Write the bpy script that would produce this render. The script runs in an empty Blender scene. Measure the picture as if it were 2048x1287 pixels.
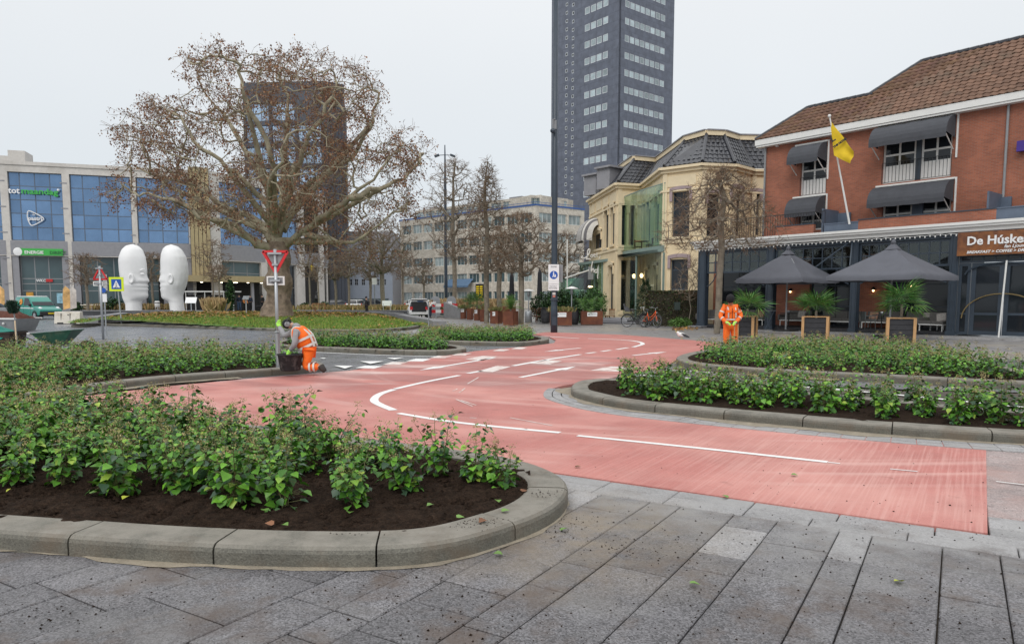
import bpy, bmesh, math, random
import numpy as np
from mathutils import Vector, Matrix, noise
from math import sin, cos, pi, radians, sqrt, atan2
random.seed(7); RNG = np.random.default_rng(7)
S = bpy.context.scene
COL = S.collection
# ---------------------------------------------------------------- camera
FPX, HOR, PY, CAMZ = 1450.0, 599.0, 733.0, 1.55      # focal length and horizon of the 2048 px wide view
TH = math.atan((PY - HOR) / FPX)
cd = bpy.data.cameras.new('camera'); cam = bpy.data.objects.new('camera', cd); COL.objects.link(cam)
cam.location = (0, 0, CAMZ); cam.rotation_euler = (pi/2 - TH, 0, 0)
cd.sensor_width = 36; cd.lens = FPX/2048*36; cd.shift_y = (PY - 643.5)/2048
cd.clip_start = 0.1; cd.clip_end = 3000
S.camera = cam
# ---------------------------------------------------------------- world and light
w = bpy.data.worlds.new('World'); S.world = w; w.use_nodes = True
nt = w.node_tree; nt.nodes.clear()
def wn(t): return nt.nodes.new(t)
out = wn('ShaderNodeOutputWorld'); bg = wn('ShaderNodeBackground'); bg.inputs['Strength'].default_value = 0.1
sky = wn('ShaderNodeTexSky'); sky.sky_type = 'NISHITA'; sky.sun_disc = False
sky.sun_elevation = radians(42); sky.sun_rotation = radians(202); sky.air_density = 1.0; sky.dust_density = 2.0
tc = wn('ShaderNodeTexCoord'); sx = wn('ShaderNodeSeparateXYZ'); nt.links.new(tc.outputs['Generated'], sx.inputs[0])
rp = wn('ShaderNodeValToRGB')
rp.color_ramp.elements[0].position = 0.0; rp.color_ramp.elements[0].color = (7.0, 7.65, 8.15, 1)
rp.color_ramp.elements[1].position = 0.45; rp.color_ramp.elements[1].color = (8.75, 8.9, 9.05, 1); e_ = rp.color_ramp.elements.new(1.0); e_.color = (14.5, 14.6, 14.7, 1)
nt.links.new(sx.outputs['Z'], rp.inputs[0])
cn = wn('ShaderNodeTexNoise'); cn.inputs['Scale'].default_value = 1.6; cn.inputs['Detail'].default_value = 3
nt.links.new(tc.outputs['Generated'], cn.inputs['Vector'])
cm = wn('ShaderNodeMapRange'); cm.inputs[1].default_value = .3; cm.inputs[2].default_value = .7; cm.inputs[3].default_value = .96; cm.inputs[4].default_value = 1.03
nt.links.new(cn.outputs['Fac'], cm.inputs[0])
vm = wn('ShaderNodeVectorMath'); vm.operation = 'SCALE'; nt.links.new(rp.outputs[0], vm.inputs[0]); nt.links.new(cm.outputs[0], vm.inputs['Scale'])
mx = wn('ShaderNodeMixRGB'); mx.inputs[0].default_value = 0.06
nt.links.new(vm.outputs[0], mx.inputs[1]); nt.links.new(sky.outputs[0], mx.inputs[2])
nt.links.new(mx.outputs[0], bg.inputs['Color']); nt.links.new(bg.outputs[0], out.inputs[0])
sd = bpy.data.lights.new('sun', 'SUN'); sd.energy = 1.1; sd.angle = radians(35); sd.color = (1, .97, .93)
so = bpy.data.objects.new('sun', sd); COL.objects.link(so); so.rotation_euler = (radians(48), 0, radians(-22)); so.location = (0, 0, 60)
S.view_settings.view_transform = 'Standard'; S.view_settings.look = 'None'; S.view_settings.exposure = 0.06; S.view_settings.gamma = 1
S.view_settings.use_curve_mapping = False
S.cycles.use_denoising = True; S.cycles.max_bounces = 6; S.cycles.transparent_max_bounces = 12
# ---------------------------------------------------------------- pixel -> place helpers
def ray(px, py):
    u = (px-1024)/FPX; v = (PY-py)/FPX
    return Vector((u, cos(TH)+v*sin(TH), -sin(TH)+v*cos(TH)))
def G(px, py, z=0.0):
    d = ray(px, py); t = (z-CAMZ)/d.z; return Vector((d.x*t, d.y*t, z))
def at(px, py, Y):
    d = ray(px, py); t = Y/d.y; return Vector((d.x*t, Y, CAMZ+d.z*t))
def gx(px, Y, z=0.0):                        # ground point under column px at depth Y
    t = 1.0/(cos(TH)); p = at(px, HOR+ (CAMZ-z)*FPX/Y, Y); return Vector((p.x, Y, z))
# ---------------------------------------------------------------- object helpers
def tag(o, label=None, cat=None, group=None, kind=None):
    if label: o['label'] = label
    if cat: o['category'] = cat
    if group: o['group'] = group
    if kind: o['kind'] = kind
    return o
def thing(name, label, cat, loc=(0,0,0), rz=0.0, group=None):
    o = bpy.data.objects.new(name, None); COL.objects.link(o); o.empty_display_size = .2
    o.location = loc; o.rotation_euler = (0, 0, rz); return tag(o, label, cat, group)
def link(name, me, parent=None, loc=None, rot=None, scale=None):
    o = bpy.data.objects.new(name, me); COL.objects.link(o)
    if parent is not None: o.parent = parent
    if loc is not None: o.location = loc
    if rot is not None: o.rotation_euler = rot
    if scale is not None: o.scale = (scale,)*3 if not hasattr(scale, '__len__') else scale
    return o
def kids(o): return [c for c in bpy.data.objects if c.parent == o]
def copy_tree(o, parent=None, cache={}):
    c = o.copy(); COL.objects.link(c); c.parent = parent
    key = o.name
    if key not in cache: cache[key] = list(o.children)
    for ch in cache[key]: copy_tree(ch, c)
    return c
def npmesh(name, V, Fs, mat, col=None, smooth=False):
    """V (n,3); Fs (m,k) all faces with k corners; col (m,3) one colour per face"""
    V = np.asarray(V, dtype=np.float32); Fs = np.asarray(Fs, dtype=np.int32)
    me = bpy.data.meshes.new(name); m, k = Fs.shape
    me.vertices.add(len(V)); me.vertices.foreach_set('co', V.ravel())
    me.loops.add(m*k); me.loops.foreach_set('vertex_index', Fs.ravel())
    me.polygons.add(m); me.polygons.foreach_set('loop_start', np.arange(0, m*k, k, dtype=np.int32))
    me.polygons.foreach_set('loop_total', np.full(m, k, dtype=np.int32))
    if smooth: me.polygons.foreach_set('use_smooth', np.ones(m, dtype=bool))
    me.update(calc_edges=True)
    if col is not None:
        a = me.color_attributes.new('tint', 'FLOAT_COLOR', 'CORNER')
        c = np.ones((m, k, 4), dtype=np.float32); c[:, :, :3] = np.asarray(col, dtype=np.float32)[:, None, :]
        a.data.foreach_set('color', c.ravel())
    me.materials.append(mat); return me
class MB:
    def __init__(s): s.v = []; s.f = []
    def add(s, vs, fs):
        b = len(s.v); s.v += [tuple(v) for v in vs]; s.f += [tuple(b+i for i in f) for f in fs]; return s
    def box(s, x0, x1, y0, y1, z0, z1):
        return s.add([(x0,y0,z0),(x1,y0,z0),(x1,y1,z0),(x0,y1,z0),(x0,y0,z1),(x1,y0,z1),(x1,y1,z1),(x0,y1,z1)],
                     [(0,3,2,1),(4,5,6,7),(0,1,5,4),(1,2,6,5),(2,3,7,6),(3,0,4,7)])
    def cbox(s, c, sz, rz=0, R=None):
        M = R if R is not None else Matrix.Rotation(rz, 3, 'Z'); c = Vector(c)
        vs = [c + M @ Vector((x*sz[0]/2, y*sz[1]/2, z*sz[2]/2)) for z in (-1,1) for x, y in ((-1,-1),(1,-1),(1,1),(-1,1))]
        return s.add(vs, [(0,3,2,1),(4,5,6,7),(0,1,5,4),(1,2,6,5),(2,3,7,6),(3,0,4,7)])
    def bar(s, a, b, wd, ht=None, up=(0,0,1)):
        a = Vector(a); b = Vector(b); d = b-a; L = d.length; d.normalize(); up = Vector(up)
        if abs(d.dot(up)) > .98: up = Vector((1,0,0))
        x = d.cross(up).normalized(); y = x.cross(d); ht = ht or wd
        M = Matrix((x, d, y)).transposed(); return s.cbox((a+b)/2, (wd, L, ht), R=M)
    def tube(s, pts, rad, n=8, cap=True):
        pts = [Vector(p) for p in pts]; m = len(pts)
        if not hasattr(rad, '__len__'): rad = [rad]*m
        rings = []; ref = None
        for i, p in enumerate(pts):
            d = (pts[min(i+1,m-1)] - pts[max(i-1,0)])
            if d.length < 1e-9: d = Vector((0,0,1))
            d.normalize()
            if ref is None: ref = Vector((0,0,1)) if abs(d.z) < .9 else Vector((1,0,0))
            x = (ref - d*ref.dot(d)); x = x.normalized() if x.length > 1e-6 else d.orthogonal().normalized()
            ref = x; y = d.cross(x)
            rings.append([p + (x*cos(2*pi*k/n) + y*sin(2*pi*k/n))*rad[i] for k in range(n)])
        vs = [v for r in rings for v in r]; fs = []
        for i in range(m-1):
            for k in range(n):
                k2 = (k+1) % n; fs.append((i*n+k, i*n+k2, (i+1)*n+k2, (i+1)*n+k))
        if cap: fs.append(tuple(range(n))[::-1]); fs.append(tuple((m-1)*n+k for k in range(n)))
        return s.add(vs, fs)
    def lathe(s, prof, n=16, c=(0,0,0), sx=1, sy=1):
        vs = []; fs = []; m = len(prof)
        for r, z in prof:
            for k in range(n): a = 2*pi*k/n; vs.append((c[0]+r*cos(a)*sx, c[1]+r*sin(a)*sy, c[2]+z))
        for i in range(m-1):
            for k in range(n):
                k2 = (k+1) % n; fs.append((i*n+k, i*n+k2, (i+1)*n+k2, (i+1)*n+k))
        fs.append(tuple(range(n))[::-1]); fs.append(tuple((m-1)*n+k for k in range(n)))
        return s.add(vs, fs)
    def prism(s, poly, z0, z1):
        n = len(poly); vs = [(p[0], p[1], z0) for p in poly] + [(p[0], p[1], z1) for p in poly]
        fs = [tuple(range(n))[::-1], tuple(range(n, 2*n))] + [(i, (i+1) % n, n+(i+1) % n, n+i) for i in range(n)]
        return s.add(vs, fs)
    def xprism(s, poly, y0, y1):                      # poly in x,z ; extruded along y
        n = len(poly); vs = [(p[0], y0, p[1]) for p in poly] + [(p[0], y1, p[1]) for p in poly]
        fs = [tuple(range(n)), tuple(range(n, 2*n))[::-1]] + [((i+1) % n, i, n+i, n+(i+1) % n) for i in range(n)]
        return s.add(vs, fs)
    def quad(s, a, b, c, d): return s.add([a,b,c,d], [(0,1,2,3)])
    def ball(s, c, r, n=8, sc=(1,1,1)):
        m = max(4, n//2+1); prof = [(sin(pi*i/m)*r+1e-4, -cos(pi*i/m)*r) for i in range(m+1)]
        b = len(s.v); s.lathe(prof, n, (0,0,0)); s.v[b:] = [(v[0]*sc[0]+c[0], v[1]*sc[1]+c[1], v[2]*sc[2]+c[2]) for v in s.v[b:]]; return s
    def mesh(s, name, mat, smooth=False, fix=True):
        me = bpy.data.meshes.new(name); me.from_pydata(s.v, [], s.f); me.materials.append(mat)
        if smooth:
            me.polygons.foreach_set('use_smooth', [True]*len(me.polygons))
        if fix:
            bm = bmesh.new(); bm.from_mesh(me); bmesh.ops.recalc_face_normals(bm, faces=bm.faces); bm.to_mesh(me); bm.free()
        return me
    def build(s, name, mat, parent=None, smooth=False, loc=None, rot=None, fix=True):
        return link(name, s.mesh(name, mat, smooth, fix), parent, loc, rot)
def bevel(o, w=.01, seg=2):
    m = o.modifiers.new('bevel', 'BEVEL'); m.width = w; m.segments = seg; m.limit_method = 'ANGLE'; m.angle_limit = radians(40); return o
# ---------------------------------------------------------------- materials
def mat(name, col, rough=.7, metal=0.0, var=.12, scale=3.0, bump=0.0, bscale=40.0, spec=.5, emis=0.0, ecol=None,
        dirt=None, dscale=1.5, dlo=.5, dhi=.7, attr=False, coat=0.0, trans=0.0, alpha=1.0, randobj=0.0, rvar=0.0, stretch=None, speck=0.0, sscale=250):
    m = bpy.data.materials.new(name); m.use_nodes = True; N = m.node_tree.nodes; L = m.node_tree.links
    b = N['Principled BSDF']; b.inputs['Roughness'].default_value = rough; b.inputs['Metallic'].default_value = metal
    b.inputs['Specular IOR Level'].default_value = spec
    g = N.new('ShaderNodeNewGeometry'); tcn = N.new('ShaderNodeTexCoord'); oi = N.new('ShaderNodeObjectInfo')
    vec = N.new('ShaderNodeVectorMath'); vec.operation = 'MULTIPLY_ADD'
    cmb = N.new('ShaderNodeCombineXYZ'); 
    for k in range(3): L.new(oi.outputs['Random'], cmb.inputs[k])
    L.new(cmb.outputs[0], vec.inputs[0]); vec.inputs[1].default_value = (37, 23, 11); L.new(tcn.outputs['Object'], vec.inputs[2])
    src = vec.outputs[0]
    if stretch:
        sc = N.new('ShaderNodeVectorMath'); sc.operation = 'MULTIPLY'; sc.inputs[1].default_value = stretch; L.new(src, sc.inputs[0]); src = sc.outputs[0]
    def noi(scale, detail=4, ro=.6, v=None):
        n = N.new('ShaderNodeTexNoise'); n.inputs['Scale'].default_value = scale; n.inputs['Detail'].default_value = detail
        n.inputs['Roughness'].default_value = ro; L.new(v or src, n.inputs['Vector']); return n.outputs['Fac']
    def mr(x, a, b_, c, d):
        r = N.new('ShaderNodeMapRange'); L.new(x, r.inputs[0])
        for i, q in enumerate((a, b_, c, d)): r.inputs[i+1].default_value = q
        return r.outputs[0]
    def mul(colsock, fac):
        v = N.new('ShaderNodeVectorMath'); v.operation = 'SCALE'; L.new(colsock, v.inputs[0]); L.new(fac, v.inputs['Scale']); return v.outputs[0]
    if attr:
        a = N.new('ShaderNodeAttribute'); a.attribute_name = 'tint'; c = a.outputs['Color']
        if col is not None:
            mm = N.new('ShaderNodeMixRGB'); mm.blend_type = 'MULTIPLY'; mm.inputs[0].default_value = 1; L.new(c, mm.inputs[1]); mm.inputs[2].default_value = (*col, 1); c = mm.outputs[0]
    else:
        r = N.new('ShaderNodeRGB'); r.outputs[0].default_value = (*col, 1); c = r.outputs[0]
    if var: c = mul(c, mr(noi(scale), .3, .7, 1-var, 1+var))
    if speck:
        vo = N.new('ShaderNodeTexVoronoi'); vo.inputs['Scale'].default_value = sscale; L.new(src, vo.inputs['Vector']); sp = N.new('ShaderNodeSeparateXYZ'); L.new(vo.outputs['Color'], sp.inputs[0]); c = mul(c, mr(sp.outputs[0], 0, 1, 1-speck, 1+speck))
    if randobj: c = mul(c, mr(oi.outputs['Random'], 0, 1, 1-randobj, 1+randobj))
    if dirt:
        f = mr(noi(dscale, 5, .65, g.outputs['Position']), dlo, dhi, 0, 1)
        mm = N.new('ShaderNodeMixRGB'); L.new(f, mm.inputs[0]); L.new(c, mm.inputs[1]); mm.inputs[2].default_value = (*dirt[:3], 1)
        if len(dirt) > 3:
            k = N.new('ShaderNodeMath'); k.operation = 'MULTIPLY'; L.new(f, k.inputs[0]); k.inputs[1].default_value = dirt[3]; L.new(k.outputs[0], mm.inputs[0])
        c = mm.outputs[0]
    L.new(c, b.inputs['Base Color'])
    if rvar: L.new(mr(noi(1.3, 4, .6, g.outputs['Position']), .35, .65, rough-rvar, rough+rvar), b.inputs['Roughness'])
    if bump:
        bp = N.new('ShaderNodeBump'); bp.inputs['Strength'].default_value = min(1, bump); bp.inputs['Distance'].default_value = .01*max(1, bump); L.new(noi(bscale, 5), bp.inputs['Height']); L.new(bp.outputs[0], b.inputs['Normal'])
    if emis: b.inputs['Emission Color'].default_value = (*(ecol or col), 1); b.inputs['Emission Strength'].default_value = emis
    if coat: b.inputs['Coat Weight'].default_value = coat
    if trans: b.inputs['Transmission Weight'].default_value = trans
    if alpha < 1: b.inputs['Alpha'].default_value = alpha
    m['c'] = 1; return m
M = {}
M['asphalt'] = mat('asphalt', (.16,.165,.18), .30, var=.18, scale=.8, bump=.4, bscale=120, rvar=.12, dirt=(.21,.21,.215,.7), dscale=.35, dlo=.45, dhi=.65, speck=.12, sscale=90)
M['plaza'] = mat('plaza_paving', (.25,.245,.25), .38, var=.12, scale=1.2, bump=.3, bscale=60, rvar=.12, dirt=(.33,.30,.25,.8), dscale=.22, dlo=.45, dhi=.62, speck=.15, sscale=30)
M['tile'] = mat('granite_paving', (.142,.138,.145), .5, var=.22, scale=2.2, bump=.6, bscale=160, rvar=.15, randobj=.13, dirt=(.115,.085,.068,.8), dscale=2.1, dlo=.50, dhi=.66, speck=.6, sscale=120)
M['tile_light'] = mat('pale_granite_paving', (.30,.295,.30), .6, var=.22, scale=2.2, bump=.5, bscale=260, randobj=.14, dirt=(.16,.12,.10,.6), dscale=2.6, dlo=.55, dhi=.7, speck=.4, sscale=120)
M['joint'] = mat('joint_sand', (.075,.062,.05), .95, var=.3, scale=20, bump=.5)
M['sand'] = mat('sand', (.29,.25,.19), .95, var=.25, scale=8, bump=.8, bscale=90, dirt=(.25,.22,.18,.6), dscale=6)
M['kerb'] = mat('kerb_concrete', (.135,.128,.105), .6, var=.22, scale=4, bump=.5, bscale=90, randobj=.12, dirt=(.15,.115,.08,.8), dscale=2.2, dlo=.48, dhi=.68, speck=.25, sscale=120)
M['soil'] = mat('soil', (.030,.019,.013), 1.0, var=.5, scale=14, spec=.1, bump=3.0, bscale=50, speck=.3, sscale=80)
M['white_line'] = mat('road_marking_paint', (.82,.82,.80), .55, var=.05, scale=9, dirt=(.62,.5,.46,.5), dscale=4, dlo=.58, dhi=.75)
M['worn_line'] = mat('worn_marking_paint', (.72,.66,.62), .6, var=.12, scale=6, dirt=(.52,.30,.26,.8), dscale=2.5, dlo=.5, dhi=.62)
M['steel'] = mat('galvanised_steel', (.42,.44,.46), .4, .6, var=.08)
M['white'] = mat('white_paint', (.78,.78,.76), .5, var=.05)
M['black'] = mat('black_paint', (.02,.02,.022), .4, var=.1)
M['leaf'] = mat('leaf_green', None, .42, attr=True, var=.18, scale=30, spec=.4, randobj=.15)
M['dry'] = mat('dry_leaf', None, .8, attr=True, var=.15)
M['stem'] = mat('green_stem', (.13,.13,.045), .6)
M['bark'] = mat('plane_bark', (.33,.295,.205), .85, var=.35, scale=1.6, bump=1.0, bscale=12, dirt=(.22,.165,.11,.9), dscale=1.3, dlo=.52, dhi=.62)
M['bark_dark'] = mat('tree_bark', (.20,.17,.13), .9, var=.3, scale=5, bump=1, bscale=25)
M['twig'] = mat('twig_bark', (.19,.125,.08), .9, var=.2, scale=3)
M['navy'] = mat('navy_paint', (.035,.05,.07), .4, var=.12)
M['grey_m'] = mat('grey_paint', (.25,.26,.27), .5)

def red_material():
    m = mat('red_asphalt', (.455,.165,.142), .62, var=.12, scale=1.4, bump=.35, bscale=150, rvar=.08, speck=.10, sscale=120)
    N = m.node_tree.nodes; L = m.node_tree.links; b = N['Principled BSDF']; base = b.inputs['Base Color'].links[0].from_socket
    g = N.new('ShaderNodeNewGeometry')
    def noi(scale, stretch, det=3, rot=0):
        mp = N.new('ShaderNodeMapping'); mp.inputs['Rotation'].default_value = (0,0,rot); L.new(g.outputs['Position'], mp.inputs[0])
        sc = N.new('ShaderNodeVectorMath'); sc.operation = 'MULTIPLY'; sc.inputs[1].default_value = stretch; L.new(mp.outputs[0], sc.inputs[0])
        n = N.new('ShaderNodeTexNoise'); n.inputs['Scale'].default_value = scale; n.inputs['Detail'].default_value = det; L.new(sc.outputs[0], n.inputs['Vector']); return n.outputs['Fac']
    def mr(x, a, b_, c, d):
        r = N.new('ShaderNodeMapRange'); L.new(x, r.inputs[0])
        for i, q in enumerate((a, b_, c, d)): r.inputs[i+1].default_value = q
        return r.outputs[0]
    def mixc(c, f, col):
        mm = N.new('ShaderNodeMixRGB'); L.new(f, mm.inputs[0]); L.new(c, mm.inputs[1]); mm.inputs[2].default_value = (*col, 1); return mm.outputs[0]
    sep = N.new('ShaderNodeSeparateXYZ'); L.new(g.outputs['Position'], sep.inputs[0])
    def mth(op, a, b_=None, v=None):
        k = N.new('ShaderNodeMath'); k.operation = op; L.new(a, k.inputs[0])
        if b_ is not None: L.new(b_, k.inputs[1])
        if v is not None: k.inputs[1].default_value = v
        return k.outputs[0]
    dust = mr(noi(.55, (1,1,1), 5), .42, .66, 0, .62)
    near = mr(sep.outputs['Y'], 19, 10, .25, 1)                 # the far loop was laid earlier and is free of dust
    c = mixc(base, mth('MULTIPLY', dust, near), (.70,.36,.31))
    # brush marks across the lane, in the stretch next to the paving
    br = mr(noi(48, (1,.02,1), 3, radians(32.5)), .45, .68, 0, .38)
    zone = mr(sep.outputs['X'], -.5, 2.5, .12, 1)
    zone2 = mr(sep.outputs['Y'], 10, 7.5, 0, 1)
    c = mixc(c, mth('MULTIPLY', mth('MULTIPLY', br, zone), zone2), (.70,.42,.37))
    # darker strips of bare red asphalt and cement dust on the crossing
    band = mr(noi(.9, (.2,1,1), 2, radians(32.5)), .47, .53, 0, .5)
    cz = mth('MULTIPLY', mr(sep.outputs['Y'], 12.2, 13.2, 0, 1), mr(sep.outputs['Y'], 20.5, 18.5, 0, 1))
    c = mixc(c, mth('MULTIPLY', mr(noi(.8, (.5,1,1), 4), .5, .7, 0, .75), cz), (.72,.60,.56))
    c = mixc(c, mth('MULTIPLY', band, cz), (.27,.11,.10))
    # curved tyre sweeps
    d = N.new('ShaderNodeVectorMath'); d.operation = 'DISTANCE'; L.new(g.outputs['Position'], d.inputs[0]); d.inputs[1].default_value = (3.5, 17, 0)
    cb = N.new('ShaderNodeCombineXYZ'); L.new(d.outputs['Value'], cb.inputs[0])
    n = N.new('ShaderNodeTexNoise'); n.inputs['Scale'].default_value = 2.6; n.inputs['Detail'].default_value = 4; L.new(cb.outputs[0], n.inputs['Vector'])
    mask = mr(noi(.35, (1,1,1), 2), .45, .6, 0, 1)
    c = mixc(c, mth('MULTIPLY', mth('MULTIPLY', mr(n.outputs['Fac'], .52, .6, 0, .4), mask), near), (.72,.47,.42))
    c = mixc(c, mr(noi(3.1, (1,1,1), 5), .66, .74, 0, .5), (.30,.12,.10))
    L.new(c, b.inputs['Base Color']); return m
M['red'] = red_material()

# ---------------------------------------------------------------- ground and roads
def flatpoly(name, pts, z, mat_, thick=0.0):
    bm = bmesh.new(); vs = [bm.verts.new((p[0], p[1], z)) for p in pts]
    f = bm.faces.new(vs)
    if f.normal.z < 0 or True: f.normal_update()
    if f.normal.z < 0: bmesh.ops.reverse_faces(bm, faces=[f])
    if thick:
        r = bmesh.ops.extrude_face_region(bm, geom=[f]); 
        for v in [e for e in r['geom'] if isinstance(e, bmesh.types.BMVert)]: v.co.z -= thick
        bmesh.ops.recalc_face_normals(bm, faces=bm.faces)
    bmesh.ops.triangulate(bm, faces=[f for f in bm.faces if len(f.verts) > 4])
    me = bpy.data.meshes.new(name); bm.to_mesh(me); bm.free(); me.materials.append(mat_)
    return link(name, me)
def chaikin(pts, n=2, closed=True):
    for _ in range(n):
        q = []; m = len(pts)
        for i in range(m if closed else m-1):
            a, b = pts[i], pts[(i+1) % m]; q += [a*.75+b*.25, a*.25+b*.75]
        if not closed: q = [pts[0]] + q + [pts[-1]]
        pts = q
    return pts
def GP(*p): return [G(x, y) for x, y in p]
def inpoly(p, poly):
    x, y = p[0], p[1]; c = False; n = len(poly); j = n-1
    for i in range(n):
        xi, yi = poly[i][0], poly[i][1]; xj, yj = poly[j][0], poly[j][1]
        if (yi > y) != (yj > y) and x < (xj-xi)*(y-yi)/(yj-yi)+xi: c = not c
        j = i
    return c
g_ = MB().quad((-400,-60,-.045),(400,-60,-.045),(400,900,-.045),(-400,900,-.045)).build('ground', M['plaza'], fix=False); tag(g_, kind='structure')
# plaza in front of the terraces (lighter, sandier) is the ground itself; the road sheet crosses it
road_pts = [Vector(p) for p in ((-60,13.2,0),(-14,12.6,0),(-7.0,13.5,0),(-3.4,14.6,0),(0,16.3,0),(4,13.9,0),(7,12.6,0),(14,11.0,0),(30,5,0),(60,-8,0),(60,6,0),(30,16,0),(14,18.5,0),(8,20.5,0),(3.5,22,0),(0,24.5,0),(-2,28,0),(-4,33,0),(-6,38,0),(-14,60,0),(-30,78,0),(-90,76,0),(-90,13.2,0))]
o = flatpoly('road', road_pts, -.016, M['asphalt']); tag(o, kind='structure')
RED = GP((1975,1067),(1700,1030),(1400,987),(1000,930),(760,896),(500,862),(240,832),(60,815),(60,800),(180,791),(330,773),(500,757),(640,746),(700,741),(830,721),(950,702),(1060,692),(1108,686),(1112,680),(1096,672),(1066,668),(1092,664),(1240,669),(1408,682),(1440,687),(1440,696),(1392,708),(1352,720),(1338,730),(1290,742),(1215,757),(1127,771),(1092,780),(1087,789),(1108,804),(1174,819),(1269,831),(1380,842),(1482,851),(1700,868),(1972,893))
o = flatpoly('red_cycle_path', RED, .006, M['red'], .045); tag(o, kind='structure')
# ---------------------------------------------------------------- road markings (part of the cycle path / road)
red_path = o
def strip(pxs, wd, name='painted_line', m='white_line', z=.0105, parent=red_path, sub=6, taper=False):
    P = [G(x, y) for x, y in pxs]
    if len(P) > 2: P = chaikin(P, 3, False)
    vs = []; n = len(P)
    for i, p in enumerate(P):
        d = (P[min(i+1, n-1)]-P[max(i-1, 0)]); d.z = 0; d.normalize(); nn = Vector((-d.y, d.x, 0)); ww = wd/2
        if not hasattr(wd, '__len__'): vs += [(p.x+nn.x*ww, p.y+nn.y*ww, z), (p.x-nn.x*ww, p.y-nn.y*ww, z)]
    mb = MB(); mb.add(vs, [(2*i, 2*i+1, 2*i+3, 2*i+2) for i in range(n-1)])
    ob = mb.build(name, M[m], parent, fix=False)
    me = ob.data
    if me.polygons[0].normal.z < 0: me.flip_normals()
    return ob
LW = .115
strip([(1120,866),(1000,855),(890,843),(797,827)], .10)
strip([(787,821),(762,811),(747,803),(750,795),(762,787),(789,779)], .13)
strip([(791,778),(850,764),(919,751)], .12)
strip([(936,747),(963,742)], .12)
strip([(1026,732),(1090,720),(1161,709)], .14)
strip([(1173,707),(1191,704.6)], .14); strip([(1203,703),(1221,700.4)], .14); strip([(1233,699),(1256,695.3)], .14)
strip([(1266,694.3),(1280,690.5),(1287,688),(1281,684),(1258,680.5),(1215,678.3),(1176,677)], .15)
strip([(1158,676.6),(1120,674.5),(1083,672.2)], .15)
strip([(1155,872),(1400,897),(1655,925)], .085)
strip([(1656,925.5),(1680,928)], .03); strip([(1780,939),(1835,944)], .025)
strip([(1992,964),(2060,972)], .02)
def arrow(tip, tail, hw=.32, hl=.9, sw=.12):
    a = G(*tail); b = G(*tip); d = b-a; L_ = d.length; d.normalize(); nn = Vector((-d.y, d.x, 0)); z = Vector((0,0,.0105))
    q = b-d*hl
    mb = MB(); mb.add([a+nn*sw/2+z, a-nn*sw/2+z, q-nn*sw/2+z, q+nn*sw/2+z, q-nn*hw/2+z, b+z, q+nn*hw/2+z], [(0,1,2,3),(3,2,4,5,6)])
    ob = mb.build('painted_arrow', M['white_line'], red_path, fix=False)
    if ob.data.polygons[0].normal.z < 0: ob.data.flip_normals()
arrow((838,741),(988,716)); arrow((1152,733),(1041,755)); arrow((1334,703.5),(1266,711)); arrow((1088,703.5),(1161,696))
def block(pts, m='white_line', z=.0105, name='painted_block'):
    P = [G(x, y) for x, y in pts]
    ob = MB().add([(p.x, p.y, z) for p in P], [tuple(range(len(P)))]).build(name, M[m], red_path, fix=False)
    if ob.data.polygons[0].normal.z < 0: ob.data.flip_normals()
block([(711,736),(748,737.5),(765,732.5),(730,731.5)]); block([(766,729),(800,729.5),(817,724.5),(784,724)], 'worn_line')
block([(812,722.5),(845,723),(862,718.5),(832,717.5)]); block([(860,716),(890,716.5),(905,712),(876,711.5)], 'worn_line')
block([(903,710.5),(930,711),(944,707),(918,706.5)], 'worn_line'); block([(985,702),(1008,702.5),(1020,699),(998,698.5)], 'worn_line'); block([(1022,698),(1044,698.5),(1056,695),(1035,694.5)], 'worn_line')
for t in ([(668,731),(706,732),(690,737.5)], [(720,722.5),(768,722.5),(741,728)], [(774,716),(808,715.5),(789,719)], [(640,716),(652,716),(648,718)]): block(t, name='yield_triangle')
block([(955,743),(985,744.5),(1022,733.5),(995,731.5)], 'worn_line'); block([(930,719),(965,721),(995,713),(965,712)], 'worn_line')
block([(1180,741),(1235,744),(1270,736),(1222,733)], 'worn_line'); block([(1060,727),(1100,729),(1125,722),(1090,720)], 'worn_line')
for a, b in (((880,838),(912,845)),((948,828),(956,831))): pass
for pts in ([(905,783),(915,778)],[(918,786),(930,777)],[(912,799),(945,813)],[(922,801),(952,811)],[(935,768),(957,755)],[(940,836),(953,837)],[(1020,836),(1105,852)],[(1050,858),(1054,859)]): strip(pts, .025, 'paint_scuff', 'worn_line')
# long edge line of the road behind the beds
def road_line(p, wd, m='white_line'):
    s_ = strip(p, wd, 'edge_line', m, z=-.011, parent=None); tag(s_, kind='structure'); return s_
road_line([(0,706),(60,700),(160,690.5),(330,691.5),(600,699),(830,707.5)][2:], .14)
road_line([(630,703),(760,709),(890,712)], .10)
road_line([(1330,738),(1500,748),(1800,763),(2048,777)], .12)
road_line([(1230,745),(1420,757),(1700,778),(2048,812)], .12)

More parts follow.
